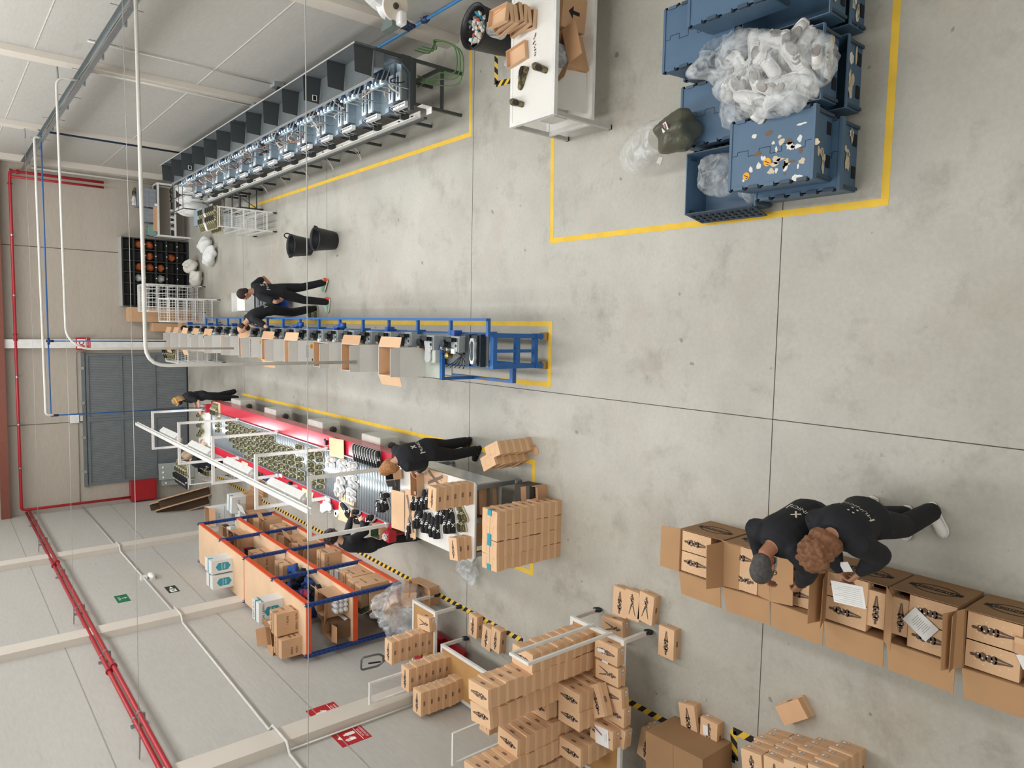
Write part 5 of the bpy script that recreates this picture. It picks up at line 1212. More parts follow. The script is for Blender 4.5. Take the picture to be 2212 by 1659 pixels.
# ================================================================ shoe boxes
SBX = mat('shoe_box_kraft', 'cea57f', .85, 0, .04, 4); SBL = mat('shoe_box_lid_kraft', 'd8b28c', .85, 0, .04, 4); DOT = mat('pale_print_dot', 'e9dccb', .8)
def figure(b, M, s=1.0, kind=0):
    """abstract standing silhouette printed along local y, about .26 long"""
    b.mat(GPRINT); E = lambda x, y, w_, h: b.poly([(x+w_*math.cos(2*PI*k/12), y+h*math.sin(2*PI*k/12), 0) for k in range(12)], M)
    if kind == 0:
        E(0, .118*s, .012*s, .018*s); E(0, .085*s, .024*s, .02*s); E(0, .055*s, .032*s, .026*s); E(0, .018*s, .027*s, .022*s); E(0, -.012*s, .03*s, .02*s)
        for q in (-1, 1): b.poly([(q*.028*s, -.015*s, 0), (q*.004*s, -.02*s, 0), (q*.002*s, -.07*s, 0), (q*.016*s, -.065*s, 0)][::q], M); b.poly([(q*.016*s, -.065*s, 0), (q*.002*s, -.07*s, 0), (0, -.125*s, 0), (q*.008*s, -.12*s, 0)][::q], M)
    else:
        E(0, -.115*s, .013*s, .014*s); E(0, -.075*s, .026*s, .03*s); E(0, -.04*s, .02*s, .02*s); E(-.004*s, -.01*s, .02*s, .018*s)
        for q in (-1, 1):
            b.poly([(q*.02*s, -.01*s, 0), (0, .0, 0), (q*.022*s, .055*s, 0), (q*.034*s, .05*s, 0)][::q], M); b.poly([(q*.034*s, .05*s, 0), (q*.022*s, .055*s, 0), (q*.036*s, .1*s, 0), (q*.05*s, .115*s, 0)][::q], M)
    b.mat(DOT)
    M2 = M @ Matrix.Translation((0, 0, .0004))
    for q in (-1, 1):
        for k in range(5): r = .0035*s; x, y = q*.052*s*(1 if k % 2 else .55), (-.1+.05*k)*s; b.poly([(x-r, y-r, 0), (x+r, y-r, 0), (x+r, y+r, 0), (x-r, y+r, 0)], M2)
    for k in range(4): r = .005*s; x, y = (-.01 if k % 2 else .012)*s, (.085-.028*k)*s*(1 if kind == 0 else -1); b.poly([(x-r, y-r, 0), (x+r, y-r, 0), (x+r, y+r, 0), (x-r, y+r, 0)], M2)
def shoebox_meshes(W_, L_, Hh, kind=0, plain=False, up=True):
    b = MB().mat(SBX).box(-W_/2, W_/2, -L_/2, L_/2, 0, Hh-.04)
    body = b.mesh('box_body')
    b = MB().mat(SBL).box(-W_/2-.004, W_/2+.004, -L_/2-.004, L_/2+.004, Hh-.042, Hh-.001)
    if not plain: figure(b, Matrix.Translation((0, 0, Hh)), L_/.33*1.05, kind)
    else:
        b.mat(mat('faint_line_print', 'a98661', .9))
        for x0, x1, y0, y1 in ((-.05, .05, -.06, -.058), (-.05, .05, .058, .06), (-.05, -.048, -.06, .06), (.048, .05, -.06, .06)): b.poly([(x0, y0, Hh), (x1, y0, Hh), (x1, y1, Hh), (x0, y1, Hh)])
        b.mat(PRINT); b.poly([(-W_*.42, L_*.3, Hh), (-W_*.25, L_*.3, Hh), (-W_*.25, L_*.31, Hh), (-W_*.42, L_*.31, Hh)])
    lid = b.mesh('lid')
    b = MB()
    for s in (1, -1):
        M = frame((s*(W_/2+.0045), 0, Hh*.5), (0, s, 0), (0, 0, 1)); b.mat(GPRINT); rect(b, M, -.03, .03, -.013, .013, 0)
        b.mat(SBL); b.text('MUNICH', .013, M @ Matrix.Translation((0, 0, .0004)))
    b.mat(PAPER); M = frame((W_*.25, -L_/2-.0045, Hh*.35), (1, 0, 0), (0, 0, 1)); rect(b, M, -.025, .025, -.016, .016, 0); b.mat(PRINT)
    for k in range(3): rect(b, M, -.02, .008, -.01+.008*k, -.006+.008*k, .0004)
    return body, lid, b.mesh('printed_label')
SBM = {}
def sbox(label, x, y, z, rz=0, kind=0, size='A', group=None, rot=None, labels=True, name='shoe_box'):
    key = (kind, size)
    if key not in SBM: SBM[key] = shoebox_meshes(*{'A': (.2, .33, .117), 'B': (.178, .285, .116)}[size], kind if kind != 2 else 0, kind == 2)
    t = thing(name, label, 'shoe box', (x, y, z), rz, group, rot)
    for n, me in zip(('box_body', 'lid', 'printed_label'), SBM[key]):
        if n == 'printed_label' and not labels: continue
        o = bpy.data.objects.new(n, me); COL.objects.link(o); o.parent = t
    return t
jr = random.Random(5)
def stack(desc, x, y, z0, n, rz=PI, kind=0, size='A', lean=(0, 0), jit=.008):
    for k in range(n):
        nm = 'topmost' if k == n-1 else ORD[k]
        sbox('%s shoe box%s in %s' % (nm, '' if k in (0, n-1) else ' up', desc), x+lean[0]*k+jr.uniform(-jit, jit), y+lean[1]*k+jr.uniform(-jit, jit), z0+.1178*k, rz+jr.uniform(-.05, .05), kind if k == n-1 else jr.choice((0, 1)) if size == 'A' else 2, size)
# ---------------------------------------------------------------- white carts
def cart(label, x0, x1, y0, y1, zt=.48, uprights=(), name='transport_cart', mid=False):
    t = thing(name, label, 'cart', (x0, y0, 0)); W_, D_ = x1-x0, y1-y0
    for x in (0, W_):
        for y in (0, D_):
            MB().mat(mat('off_white_steel', 'd2d0ca', .45)).box(x-.022, x+.022, y-.022, y+.022, .12, zt-.03).build('leg', t)
            MB().mat(RUBBER).cyl((x-.013, y, .055), (x+.013, y, .055), .055, 14).mat(STEEL).box(x-.02, x+.02, y-.02, y+.02, .09, .125).build('caster', t)
    b = MB().mat(WHITE)
    for z in ((zt, .16) if mid else (zt,)):
        for y in (0, D_): b.box(-.022, W_+.022, y-.022, y+.022, z-.03, z+.012)
        for x in (0, W_): b.box(x-.022, x+.022, -.022, D_+.022, z-.03, z+.012)
    b.build('frame', t)
    MB().mat(FIBRE).box(.022, W_-.022, .022, D_-.022, zt-.01, zt).build('deck', t)
    if mid: MB().mat(FIBRE).box(.022, W_-.022, .022, D_-.022, .15, .16).build('lower_deck', t)
    for (a, c, h) in uprights:
        a = Vector((a[0]-x0, a[1]-y0, zt)); c = Vector((c[0]-x0, c[1]-y0, zt)); u = Vector((0, 0, h-zt))
        MB().mat(WHITE).bar(a, a+u, .03).bar(c, c+u, .03).bar(a+u-(c-a).normalized()*.015, c+u+(c-a).normalized()*.015, .03).build('end_hoop', t)
    return t
cart('nearest white cart, loaded with tall stacks of shoe boxes', -5.1, -3.42, 5.1, 5.9, .48, [((-3.38, 5.27), (-3.38, 5.55), 1.70)])
cart('farthest white cart with a single shoe box at its front', -5.3, -4.33, 8.84, 9.45, .48)
cart('middle white cart with bare fibreboard deck showing', -5.38, -4.76, 6.75, 8.64, .48, [((-4.97, 8.63), (-5.26, 8.63), 1.68)])
cart('white cart beyond the tallest stacks, mostly hidden beneath them', -5.38, -4.1, 5.95, 6.5, .48, [((-4.75, 6.6), (-5.12, 6.6), 1.68)])
# stacks on the nearest cart
stack('the front stack behind the nearest cart hoop', -3.57, 5.69, .48, 8, PI+0, 0)
stack('the tallest stack on the nearest cart', -3.775, 5.69, .48, 13, PI+.02, 0)
stack('the stack next to the tallest, nearest cart', -4.05, 5.78, .48, 12, PI+.1, 0, lean=(-.004, .002))
stack('the short gap stack, aisle side, nearest cart', -4.06, 5.45, .48, 4, PI+.0, 0)
stack('the short gap stack, wall side, nearest cart', -4.27, 5.44, .48, 4, PI-.03, 0)
stack('the hidden stack behind the short gap stacks', -4.28, 5.84, .48, 5, PI, 0)
stack('the wide stack of the nearest cart', -4.5, 5.77, .48, 9, PI+0, 0)
stack('the far picture edge stack of the nearest cart', -4.71, 5.75, .48, 13, PI+.03, 0)
stack('the front picture edge stack of the nearest cart', -4.66, 5.4, .48, 4, PI+.05, 0)
stack('the wall side stack of the nearest cart', -4.93, 5.75, .48, 8, PI+0, 0)
stack('the narrow stack between the carts', -4.93, 6.4, .49, 4, PI/2, 1)
stack('the small stack beside the middle cart deck', -4.98, 6.95, .49, 4, PI/2, 1)
# front edge singles on the nearest cart
sbox('shoe box with a white strip label at the aisle end of the nearest cart', -3.56, 5.24, .48, .0, 0)
sbox('shoe box with a small tag second from the aisle end of the nearest cart', -3.79, 5.22, .48, .03, 1)
sbox('shoe box tucked under the tilted one on the nearest cart', -4.02, 5.16, .48, .1, 0)
sbox('shoe box beneath the tilted box, wall side, on the nearest cart', -4.2, 5.12, .48, .0, 1)
sbox('shoe box tilted across two others on the nearest cart', -4.08, 5.22, .62, PI/2+.5, 0, rot=(.15, .12, PI/2+.55))
sbox('lower shoe box of the pair holding the paper on the nearest cart', -4.42, 5.1, .48, -.1, 0)
sbox('upper shoe box carrying the paper with a red pen on the nearest cart', -4.43, 5.16, .6, .0, 0)
t = thing('paper_sheet', 'white paper with a red pen on the nearest cart front', 'paper', (-4.44, 5.15, .721), .1); MB().mat(PAPER).box(-.1, .1, -.1, .1, 0, .002).mat(mat('grey_scribble', '9a9a98', .9)).box(-.05, .03, -.05, -.046, .002, .0023).box(-.03, .05, -.07, -.066, .002, .0023).build('sheet', t)
t = thing('pen', 'red pen lying on the white paper on the nearest cart', 'pen', (-4.4, 5.2, .729), 1.2); MB().mat(RED).cyl((-.06, 0, 0), (.06, 0, 0), .005, 8).build('barrel', t)
# middle / far cart stacks
stack('the farthest cart front stack', -4.78, 9.0, .48, 6, PI/2, 0)
stack('the middle one of the three far stacks', -5.0, 8.52, .48, 6, PI/2, 0)
stack('the wall side one of the three far stacks', -5.22, 8.2, .48, 6, PI/2, 0)
sbox('single shoe box lying on the front corner of the farthest cart', -4.5, 8.98, .48, .12, 1)
# floor singles
sbox('shoe box at the far end of the trio on the floor', -3.18, 5.49, 0, PI/2-.03, 0)
sbox('middle shoe box of the trio on the floor', -3.16, 5.30, 0, PI/2+.02, 1)
sbox('nearest shoe box of the trio on the floor', -3.13, 5.10, 0, PI/2-.08, 1)
sbox('shoe box lying alone on the bare floor right of the trio', -3.42, 4.80, 0, PI/2, 0)
for i, (x, y, a, k, lab) in enumerate(((1395+0, 0, 0, 0, ''),)): pass
def at_box(lab, px, py, rz, kind, z=.117): p = PZ(px, py, z); return sbox(lab, p.x, p.y, 0, rz, kind)
at_box('shoe box lying askew on the floor behind the nearest cart front leg', 1322, 1356, .12, 1)
at_box('shoe box with a white diamond tag beyond the hazard tape', 1021, 1352, PI/2-.05, 0)
at_box('farther shoe box of the pair beyond the hazard tape', 1050, 1378, PI/2-.1, 0)
at_box('nearer shoe box of the pair beyond the hazard tape', 1070, 1383, PI/2-.08, 0)
at_box('shoe box standing by the hazard tape, farther of two', 1486, 1556, PI/2+.2, 0)
at_box('shoe box with a paper slip by the hazard tape, nearer of two', 1530, 1590, PI/2-.0, 1)
def slip(lab, px, py, z, w_=.06, h=.035, rz=.3):
    p = PZ(px, py, z); t = thing('paper_slip', lab, 'paper', (p.x, p.y, z), rz); MB().mat(PAPER).box(-w_/2, w_/2, -h/2, h/2, 0, .0015).build('slip', t)
slip('white diamond tag on the shoe box beyond the hazard tape', 1018, 1342, .119, .04, .04, .8)
slip('white paper slip on the shoe box by the hazard tape', 1524, 1577, .119, .1, .06, .1)
slip('small round white label on the pair of shoe boxes', 1053, 1388, .119, .03, .03)
slip('white strip label on the aisle end box of the nearest cart', 1298, 1405, .60, .035, .11, .1)
slip('narrow white tag on the second box of the nearest cart', 1307, 1430, .60, .02, .09, 0)
# pile at the lower right: four stacks with their short ends toward the aisle
for i, (x, y, nm) in enumerate(((-4.0, 3.42, 'farthest'), (-3.95, 3.2, 'second farthest'), (-3.88, 2.99, 'third'), (-3.81, 2.77, 'nearest'))):
    stack('the %s stack of the floor pile' % nm, x, y, 0, 5, PI/2+.12, 1 if i == 0 else 0, 'A', jit=.012)
for i, (x, y, nm) in enumerate(((-4.34, 3.42, 'farthest'), (-4.29, 3.18, 'nearer'))):
    stack('the %s rear stack of the floor pile' % nm, x, y, 0, 5, PI/2+.12, 1, 'A', jit=.012)
sbox('shoe box with a white barcode label lying upside down beside the floor pile', -3.56, 3.32, .117, 0, 2, 'B', rot=(PI, 0, .66))
closed_box('cardboard_box', 'big printed brown carton at the picture bottom below the hazard tape', -4.55, 4.35, 0, .62, .72, .5, .05, CTN, [('topx', [('MUNICH', .09, -.08, .0), ('41.5', .05, .2, .2)], PRINT)])
stack('the pair behind the big picture edge carton', -4.62, 4.93, 0, 2, PI/2-.15, 0)
# tied stack by the packing table and the small rotated stack
for c in range(4):
    stack('the tied stack column %s' % ('nearest the aisle', 'second from the aisle', 'third from the aisle', 'nearest the shelving')[c], -2.31-.182*c-(.01 if c > 1 else 0), 6.78, 0, 9, PI+.01, 2, 'B', jit=.005)
for c in range(4):
    t = thing('plastic_strap', 'pale strap with a blue tab over the tied stack column %s' % ('nearest the aisle', 'second from the aisle', 'third from the aisle', 'nearest the shelving')[c], 'strap', (-2.31-.182*c-(.01 if c > 1 else 0), 6.78, 1.061))
    MB().mat(mat('pale_strap', 'd9d2c4', .5)).box(-.09, .09, -.004, .004, 0, .003).build('band', t); s = -1 if c % 2 else 1
    MB().mat(TEAL).box(s*.055-.03, s*.055+.034, -.035, .035, .001, .005).box(s*.09-.002, s*.09+.004, -.035, .035, -.06, .004).build('tab', t)
for c in range(2):
    stack('the %s half of the turned floor stack' % ('aisle', 'table')[c], -1.62-.155*c, 7.36+.09*c, 0, 5, PI+.45, 2, 'B', jit=.004)
t = thing('cardboard_scrap', 'torn cardboard scrap on the floor by the turned stack', 'cardboard', (*PZ(1156, 975)[:2], .003), .4); MB().mat(CARD).box(-.05, .05, -.07, .06, 0, .004).sheet([(.05, -.06, .004), (.05, .05, .004), (.07, .03, .05), (.08, -.04, .05)], .003).build('scrap', t)
stack('the stack standing on the packing table', -2.17, 7.52, ZT, 5, PI/2, 0, 'B', jit=.004)
stack('the pair at the packing table corner', -2.9, 7.55, ZT, 2, PI/2+.1, 0, 'B', jit=.004)
for (k, x, y) in ((0, -3.05, 7.75),): o = crumple('tissue', 'white laces and tissue heap beside the boxes on the packing table', (-2.88, 7.78, ZT+.04), (.1, .05, .05), PAPER, 66, 'paper', .5, 10)

# ================================================================ big cartons at the lower right
def oval_logo(b, L_, Wd, h):
    M = frame((L_/2+.0015, 0, h*.52), (0, 1, 0), (0, 0, 1)); b.mat(PRINT)
    N = 40; r1, r2 = .17, .105
    for k in range(N):
        a, c = 2*PI*k/N, 2*PI*(k+1)/N
        for q in (1.0, .9): b.poly([(r1*q*math.cos(a), r2*q*math.sin(a), 0), (r1*q*math.cos(c), r2*q*math.sin(c), 0), (r1*(q-.05)*math.cos(c), r2*(q-.05)*math.sin(c), 0), (r1*(q-.05)*math.cos(a), r2*(q-.05)*math.sin(a), 0)], M)
    rect(b, M, -.19, .19, -.03, .03, .0003); b.mat(CTNI); b.text('MUNICH', .048, M @ Matrix.Translation((0, 0, .0008)), sx=1.5)
NMC = ['farthest', 'second farthest', 'middle', 'fourth', 'fifth', 'nearest']
cy = [4.13, 3.62, 3.11, 2.62, 2.11, 1.58]
CH_ = .50
for i, y in enumerate(cy):
    carton('carton', '%s big open carton full of shoe boxes in the row by the two workers' % NMC[i], -2.2, y, 0, .44, .49, CH_, (.0, .03, -.02, .0, .0, .02)[i], CTN, CTNI, (1 if i in (0,) and False else 0, 1, 1, 1), (0, 100, (78, 12, 100, 10, 150, 20)[i], (95, 95, 20, 35, 8, 20)[i]), (.2, .24, .21, .21), oval_logo)
def inbox(i, j, lab, x, y, z, rz, kind): sbox(lab, x, y, z, rz, kind)
ii = 0
for i, y in enumerate(cy):
    nm = NMC[i]
    if i in (0, 1, 5):
        for q, (dx, dy) in enumerate(((.1, .06), (-.1, .06))):
            sbox('%s shoe box lying in the %s big carton' % (('aisle side', 'wall side')[q], nm), -2.2+dx, y+dy, .37, .0, (0, 0, 0) [0] if i != 1 or q == 0 else 1)
            sbox('%s shoe box in the lower layer of the %s big carton' % (('aisle side', 'wall side')[q], nm), -2.2+dx, y+dy, .24, .0, 0)
        sbox('shoe box standing across the near end of the %s big carton' % nm, -2.19, y-.165, .37, 0, 0, 'B').rotation_euler = (PI/2, 0, PI/2)
        bpy.context.view_layer.objects.active = None
    elif i == 2:
        sbox('shoe box lying at the wall side in the middle big carton', -2.3, y+.05, .30, 0, 0)
        sbox('shoe box lying at the aisle side in the middle big carton', -2.1, y+.05, .22, 0, 0)
    elif i == 3:
        for q, dx in enumerate((.1, -.1)): sbox('%s shoe box lying in the fourth big carton' % ('aisle side', 'wall side')[q], -2.2+dx, y+.075, .37, 0, 0)
        sbox('shoe box turned crosswise in the fourth big carton', -2.2, y-.16, .36, PI/2, 0, 'B').rotation_euler = (0, 0, PI/2)
    elif i == 4:
        for q, dx in enumerate((.1, -.1)): sbox('%s shoe box lying in the fifth big carton' % ('aisle side', 'wall side')[q], -2.2+dx, y-.07, .37, 0, 0)
        sbox('shoe box turned crosswise in the fifth big carton', -2.2, y+.16, .36, PI/2, 0, 'B')
t = thing('paper_sheet', 'printed white sheet lying on the shoe boxes of the fifth big carton', 'paper', (-2.2, 2.12, .495), -.6)
b = MB().mat(PAPER).box(-.075, .075, -.105, .105, 0, .002).mat(mat('grey_scribble', '9a9a98', .9))
for k in range(9): b.box(-.045+.008*(k % 3), .04-.006*(k % 2), -.06+.014*k, -.056+.014*k, .002, .0023)
b.build('sheet', t)
t = thing('paper_slip', 'white slip at the picture edge on the nearest big carton', 'paper', (-2.22, 1.42, .50), .5); MB().mat(PAPER).box(-.05, .05, -.06, .06, 0, .002).build('slip', t)

# ================================================================ shelving on the left wall
sh = thing('shelving_unit', 'orange and blue shelving with chipboard shelves along the left wall', 'shelving', (-4.5, 10.65, 0))
LV = (.08, .9, 1.72); SL = 5.85; SD = .84
for y in (.02, 1.47, 2.9, 4.35, SL-.02):
    for x in (0, -SD):
        b = MB().mat(NAVY).box(x-.03, x+.03, y-.028, y+.028, 0, 1.735)
        b.mat(mat('slot_dark', '0d1a38', .8))
        for k in range(22): b.box(x-.006, x+.006, y-.0295, y-.028, .06+.08*k, .095+.08*k).box(x+.03, x+.0315, y-.006, y+.006, .06+.08*k, .095+.08*k)
        b.build('upright', sh)
for k, z in enumerate(LV):
    for y0, y1 in ((.03, 2.88), (2.92, SL-.03)):
        b = MB().mat(ORANGE)
        for x in (0, -SD): b.box(x-.024, x+.024, y0, y1, z-.075, z+.004)
        b.box(-SD, 0, y0-.02, y0+.02, z-.075, z+.003).box(-SD, 0, y1-.02, y1+.02, z-.075, z+.003)
        b.build('beam', sh); MB().mat(PLY).box(-SD-.01, .0, y0+.0, y1, z-.004, z+.012).build('shelf_board', sh)
S = lambda dx, dy: (-4.5+dx, 10.65+dy)
BT = [('BERN / RUN', .055, 0, .09), ('BERN / RUN', .055, 0, -.12)]
TL = MB
def hexlogo(b, M, s):
    b.mat(mat('teal_print', '2a8da0', .6)); b.poly([(-.5*s, .6*s, 0), (-.5*s, -.6*s, 0), (0, -.95*s, 0), (.5*s, -.6*s, 0), (.5*s, .6*s, 0), (0, .95*s, 0)], M); b.mat(PAPER); b.text('COMFORT', .2*s, M @ Matrix.Translation((0, .15*s, .001))); b.text('BERN', .26*s, M @ Matrix.Translation((0, -.2*s, .001)))
def logo_box(label, x, y, z, L_, Wd, h, rz, m, logo=True, items=BT, tp=TEAL):
    t = closed_box('cardboard_box', label, x, y, z, L_, Wd, h, rz, m, [('-y', items, PRINT), ('top', [('BERN RUN', .06, 0, .08)], PRINT), ('+x', items, PRINT)] if items else None, tp)
    if logo: b = MB(); hexlogo(b, frame((0, -Wd/2-.0012, h*.45), (1, 0, 0), (0, 0, 1)), .15); b.build('printed_logo', t)
    return t
Z3 = LV[2]+.014
logo_box('white box with teal hexagon nearest the wall on the far top shelf', -5.08, 14.35, Z3, .26, .4, .4, 0, WCARD, True, [])
logo_box('white box with teal hexagon nearer the aisle on the far top shelf', -4.79, 14.42, Z3, .26, .42, .4, 0, WCARD, True, [])
logo_box('large white printed box on the near top shelf, flaps raised', -4.83, 11.75, Z3, .34, .3, .42, 0, WCARD, True, [('IUN / BERN', .055, 0, .13)])
logo_box('brown printed box beside the large white box on the top shelf', -4.85, 11.12, Z3, .36, .3, .36, .02, CARD, False, [('/ RUN', .055, .05, .0), ('BERN / RUN', .05, 0, -.15)], TAPEB)
logo_box('brown taped box at the very near end of the top shelf, against the wall', -5.2, 10.98, Z3, .3, .32, .34, .0, CARD, False, [('BERN', .05, -.05, .0), ('RUN', .05, -.05, -.08)], TAPEB)
carton('cardboard_box', 'tilted open brown box behind the end box on the top shelf', -5.2, 11.45, Z3, .3, .3, .3, .3, CARD, CARDIN, (1, 1, 1, 1), (60, 80, 30, 60), .16)
Z2 = LV[1]+.014; Z1 = LV[0]+.014
rr = random.Random(21)
spec = [(-.28, .55, .42, .4, .3, CARD, 'brown box with one raised flap at the near end of the middle shelf', 2), (-.3, 4.9, .4, .4, .28, CARD, 'open brown box at the far end of the middle shelf', 3), (-.3, 5.4, .3, .3, .26, CARD, 'small open brown box in the far corner of the middle shelf', 3),
        (-.45, 3.75, .5, .5, .36, CARD, 'wide brown printed box on the middle shelf of the far unit', 0), (-.3, 2.5, .44, .4, .3, CARD, 'brown printed box beside the blue straps on the middle shelf', 0)]
for dx, dy, a, c, h, m, lab, fl in spec:
    x, y = S(dx, dy)
    if fl: carton('cardboard_box', lab, x, y, Z2, a, c, h, rr.uniform(-.1, .1), m, CARDIN, (1, fl > 2, 1, 1), (40, 70, 100, 50), .18)
    else: logo_box(lab, x, y, Z2, a, c, h, 0, m, False, [('BERN / RUN', .06, 0, -.03)], TAPEB)
spec = [(-.2, .5, .4, .5, .55, CARD, 'tall brown carton at the near end of the bottom shelf'), (-.25, 1.1, .45, .5, .42, CARD, 'brown carton with dark patch on the bottom shelf'), (-.3, 1.75, .3, .36, .34, WCARD, 'white carton with yellow stripe on the bottom shelf'), (-.15, 2.3, .4, .36, .36, CARD, 'brown printed carton near the blue upright on the bottom shelf'),
        (-.2, 3.1, .36, .4, .4, CARD, 'brown carton under the white frame post on the bottom shelf'), (-.3, 4.0, .4, .4, .34, CARD, 'white lined carton in the far bay of the bottom shelf'), (-.2, 4.8, .35, .4, .35, CARD, 'brown carton in the farthest bay of the bottom shelf'), (-.12, 5.35, .3, .36, .4, CARD, 'open carton at the far end of the bottom shelf')]
for q, (dx, dy, a, c, h, m, lab) in enumerate(spec):
    x, y = S(dx, dy)
    if q in (4, 5, 7): carton('cardboard_box', lab, x, y, Z1, a, c, h, rr.uniform(-.1, .1), m, CARDIN, (1, 1, 1, 1), (70, 80, 60, 50), .16)
    else: logo_box(lab, x, y, Z1, a, c, h, 0, m, False, [('BERN / RUN', .05, 0, .1), ('BERN', .05, -.1, -.1)], TAPEB)
# bags of blue straps, bottles, tube, lower end box
BL_ = mat('royal_blue_cloth', '1d3f7d', .8, 0, .2, 9); BK_ = mat('black_cloth', '16171a', .9)
for k in range(14):
    x, y = S(-.35+rr.uniform(-.25, .2), 1.1+.105*k); o = crumple('shoe_upper_bundle', '%s cloth bundle on the middle shelf, %s from the near end' % ('blue' if k % 3 else 'black', ORD[k] if k else 'first'), (x, y, Z2+.1+rr.uniform(0, .12)), (.13, .12, .1), BL_ if k % 3 else BK_, 200+k, 'cloth', .4, 9)
o = crumple('bag', 'purple and red bag on the middle shelf by the upright', (*S(-.3, 1.2), Z2+.32), (.1, .16, .07), mat('purple_red_cloth', '4a3264', .8, col2='b8324a', scale=9, thr=.55), 5, 'bag', .4, 12)
for k in range(9):
    x, y = S(-.12-.085*(k % 3), .28+.0*k); z = Z2+.05+.085*(k//3)
    t = thing('bottle', 'white bottle lying at the shelf end, %s row, %s from the aisle' % (('lowest', 'middle', 'top')[k//3], ('first', 'second', 'third')[k % 3]), 'bottle', (x, .16+10.65, z), 0, None, (-PI/2, 0, 0))
    MB().mat(WPL).lathe([(.0, 0), (.038, 0), (.04, .14), (.018, .17), (.018, .19), (0, .19)], 16).build('bottle_body', t, True); MB().mat(mat('pale_cap', 'c9cdd0', .5)).lathe([(.02, -.02), (.02, .0)], 12).build('cap', t)
t = thing('paper_tube', 'white cardboard tube lying on the shelf beside the bottles', 'tube', (*S(-.48, .1), Z2+.06), 0); MB().mat(WPL).lathe([(.05, -.0), (.05, .42), (.04, .42), (.04, 0)], 20, cap=False).build('tube', t, True).rotation_euler = (PI/2, 0, PI)
carton('cardboard_box', 'brown carton standing open on the low shelf at the shelving end', -4.72, 10.86, Z1, .3, .34, .5, .08, CARD, mat('dark_green_inside', '2d4a3a', .8), (0, 1, 0, 0), (0, 15, 0, 0), .15)
carton('cardboard_box', 'dark printed box on the middle shelf at the shelving end', -5.1, 10.95, Z2, .3, .4, .34, .0, mat('dark_brown_box', '6a4f37', .85), CARDIN, (0, 0, 0, 1), (0, 0, 0, 100), .15, lambda b, L_, Wd, h: txt_face(b, frame((0, -Wd/2-.001, h/2), (1, 0, 0), (0, 0, 1)), [('BERN / RUN', .05, 0, .08)]))
t = thing('suitcase', 'black case with a pink tag on the middle shelf of the far unit', 'case', (*S(-.5, 4.55), Z2), .1); MB().mat(BLACK).box(-.14, .14, -.25, .25, 0, .2).build('shell', t, bevel=.02); MB().mat(mat('magenta_tag', 'd4247f', .6)).box(.14, .16, .1, .22, .1, .22).build('tag', t)
t = thing('packing_knife', 'black handled tape dispenser hanging in the far shelving bay', 'tool', (*S(-.4, 3.5), Z2+.39), .3); MB().mat(PAPER).box(-.01, .01, -.16, 0, 0, .02).mat(BLACK).tube([(0, 0, 0), (0, .08, .0), (0, .1, .05)], .012, 6).build('handle', t)
# plastic sheets, pallet truck behind the carts
crumple('plastic_bag', 'large clear bag of cardboard waste between the shelving and the carts', (-4.55, 9.95, .42), (.3, .35, .44), FILM, 31, amp=.25, n=22)
crumple('plastic_bag', 'clear bag slumped on the floor at the shelving end', (-4.95, 10.15, .3), (.28, .3, .3), FILM, 33, amp=.3, n=22)
for i, (x, y, z, a) in enumerate(((-4.5, 9.9, .3, .4), (-4.6, 10.1, .5, 1.2), (-4.4, 10.0, .12, 2.0))):
    t = thing('cardboard_scrap', '%s piece of torn cardboard inside the clear waste bag' % ('lower', 'upper', 'bottom')[i], 'cardboard', (x, y, z), 0, None, (.5, .3, a)); MB().mat(CARD).box(-.12, .12, -.15, .15, 0, .006).box(-.12, -.114, -.15, .15, 0, .1).build('scrap', t)
carton('cardboard_box', 'long brown box on the floor behind the farthest white cart', -4.35, 9.75, 0, .3, .6, .2, .05, CARD, CARDIN, (0, 0, 1, 1), (0, 0, 70, 70), .1)
pj = thing('pallet_truck', 'red pallet truck with a grey loop handle parked by the left wall', 'pallet truck', (-5.12, 9.3, 0), -.1)
MB().mat(RED).box(-.22, .22, -.16, .16, .06, .2).box(-.12, .12, -.12, .12, .2, .5).build('chassis', pj); 
for x in (-.17, .17): MB().mat(RED).box(x-.07, x+.07, -.7, -.16, .06, .12).build('fork', pj)
MB().mat(mat('grey_handle', '6f7472', .4, .5)).bar((0, .0, .4), (0, .12, 1.05), .05, .03).tube(elbow([(-.02, .12, 1.0), (-.1, .14, 1.1), (-.1, .17, 1.38), (.1, .17, 1.38), (.1, .14, 1.1), (.02, .12, 1.0)], .05), .016, 8).build('handle', pj)
MB().mat(BLACK).bar((.0, .08, 1.1), (0, .13, 1.28), .02, .015).build('lever', pj)
for x in (-.1, .1): MB().mat(RUBBER).cyl((x-.025, .1, .08), (x+.025, .1, .08), .08, 14).build('wheel', pj)
# ================================================================ people
from mathutils.bvhtree import BVHTree
def capsule(b, pts, rs, n=12):
    """closed tapered tube with rounded ends through pts"""
    P = [Vector(p) for p in pts]; d0 = (P[1]-P[0]).normalized(); d1 = (P[-1]-P[-2]).normalized()
    pp = [P[0]-d0*rs[0]*.95, P[0]-d0*rs[0]*.6] + P + [P[-1]+d1*rs[-1]*.6, P[-1]+d1*rs[-1]*.95]
    rr_ = [rs[0]*.25, rs[0]*.8] + list(rs) + [rs[-1]*.8, rs[-1]*.25]
    b.tube(pp, rr_, n)
def eloft(b, pts, rads, L_, n=16):
    """closed loft with elliptical rings: rads = (along left axis, front/back)"""
    P = [Vector(p) for p in pts]; rings = []
    for i, p in enumerate(P):
        d = (P[min(i+1, len(P)-1)]-P[max(i-1, 0)]).normalized(); l = (L_-d*L_.dot(d)).normalized(); f = l.cross(d)
        a, c = rads[i]; rings.append([p + l*a*math.cos(2*PI*k/n) + f*c*math.sin(2*PI*k/n) for k in range(n)])
    b.loft(rings)
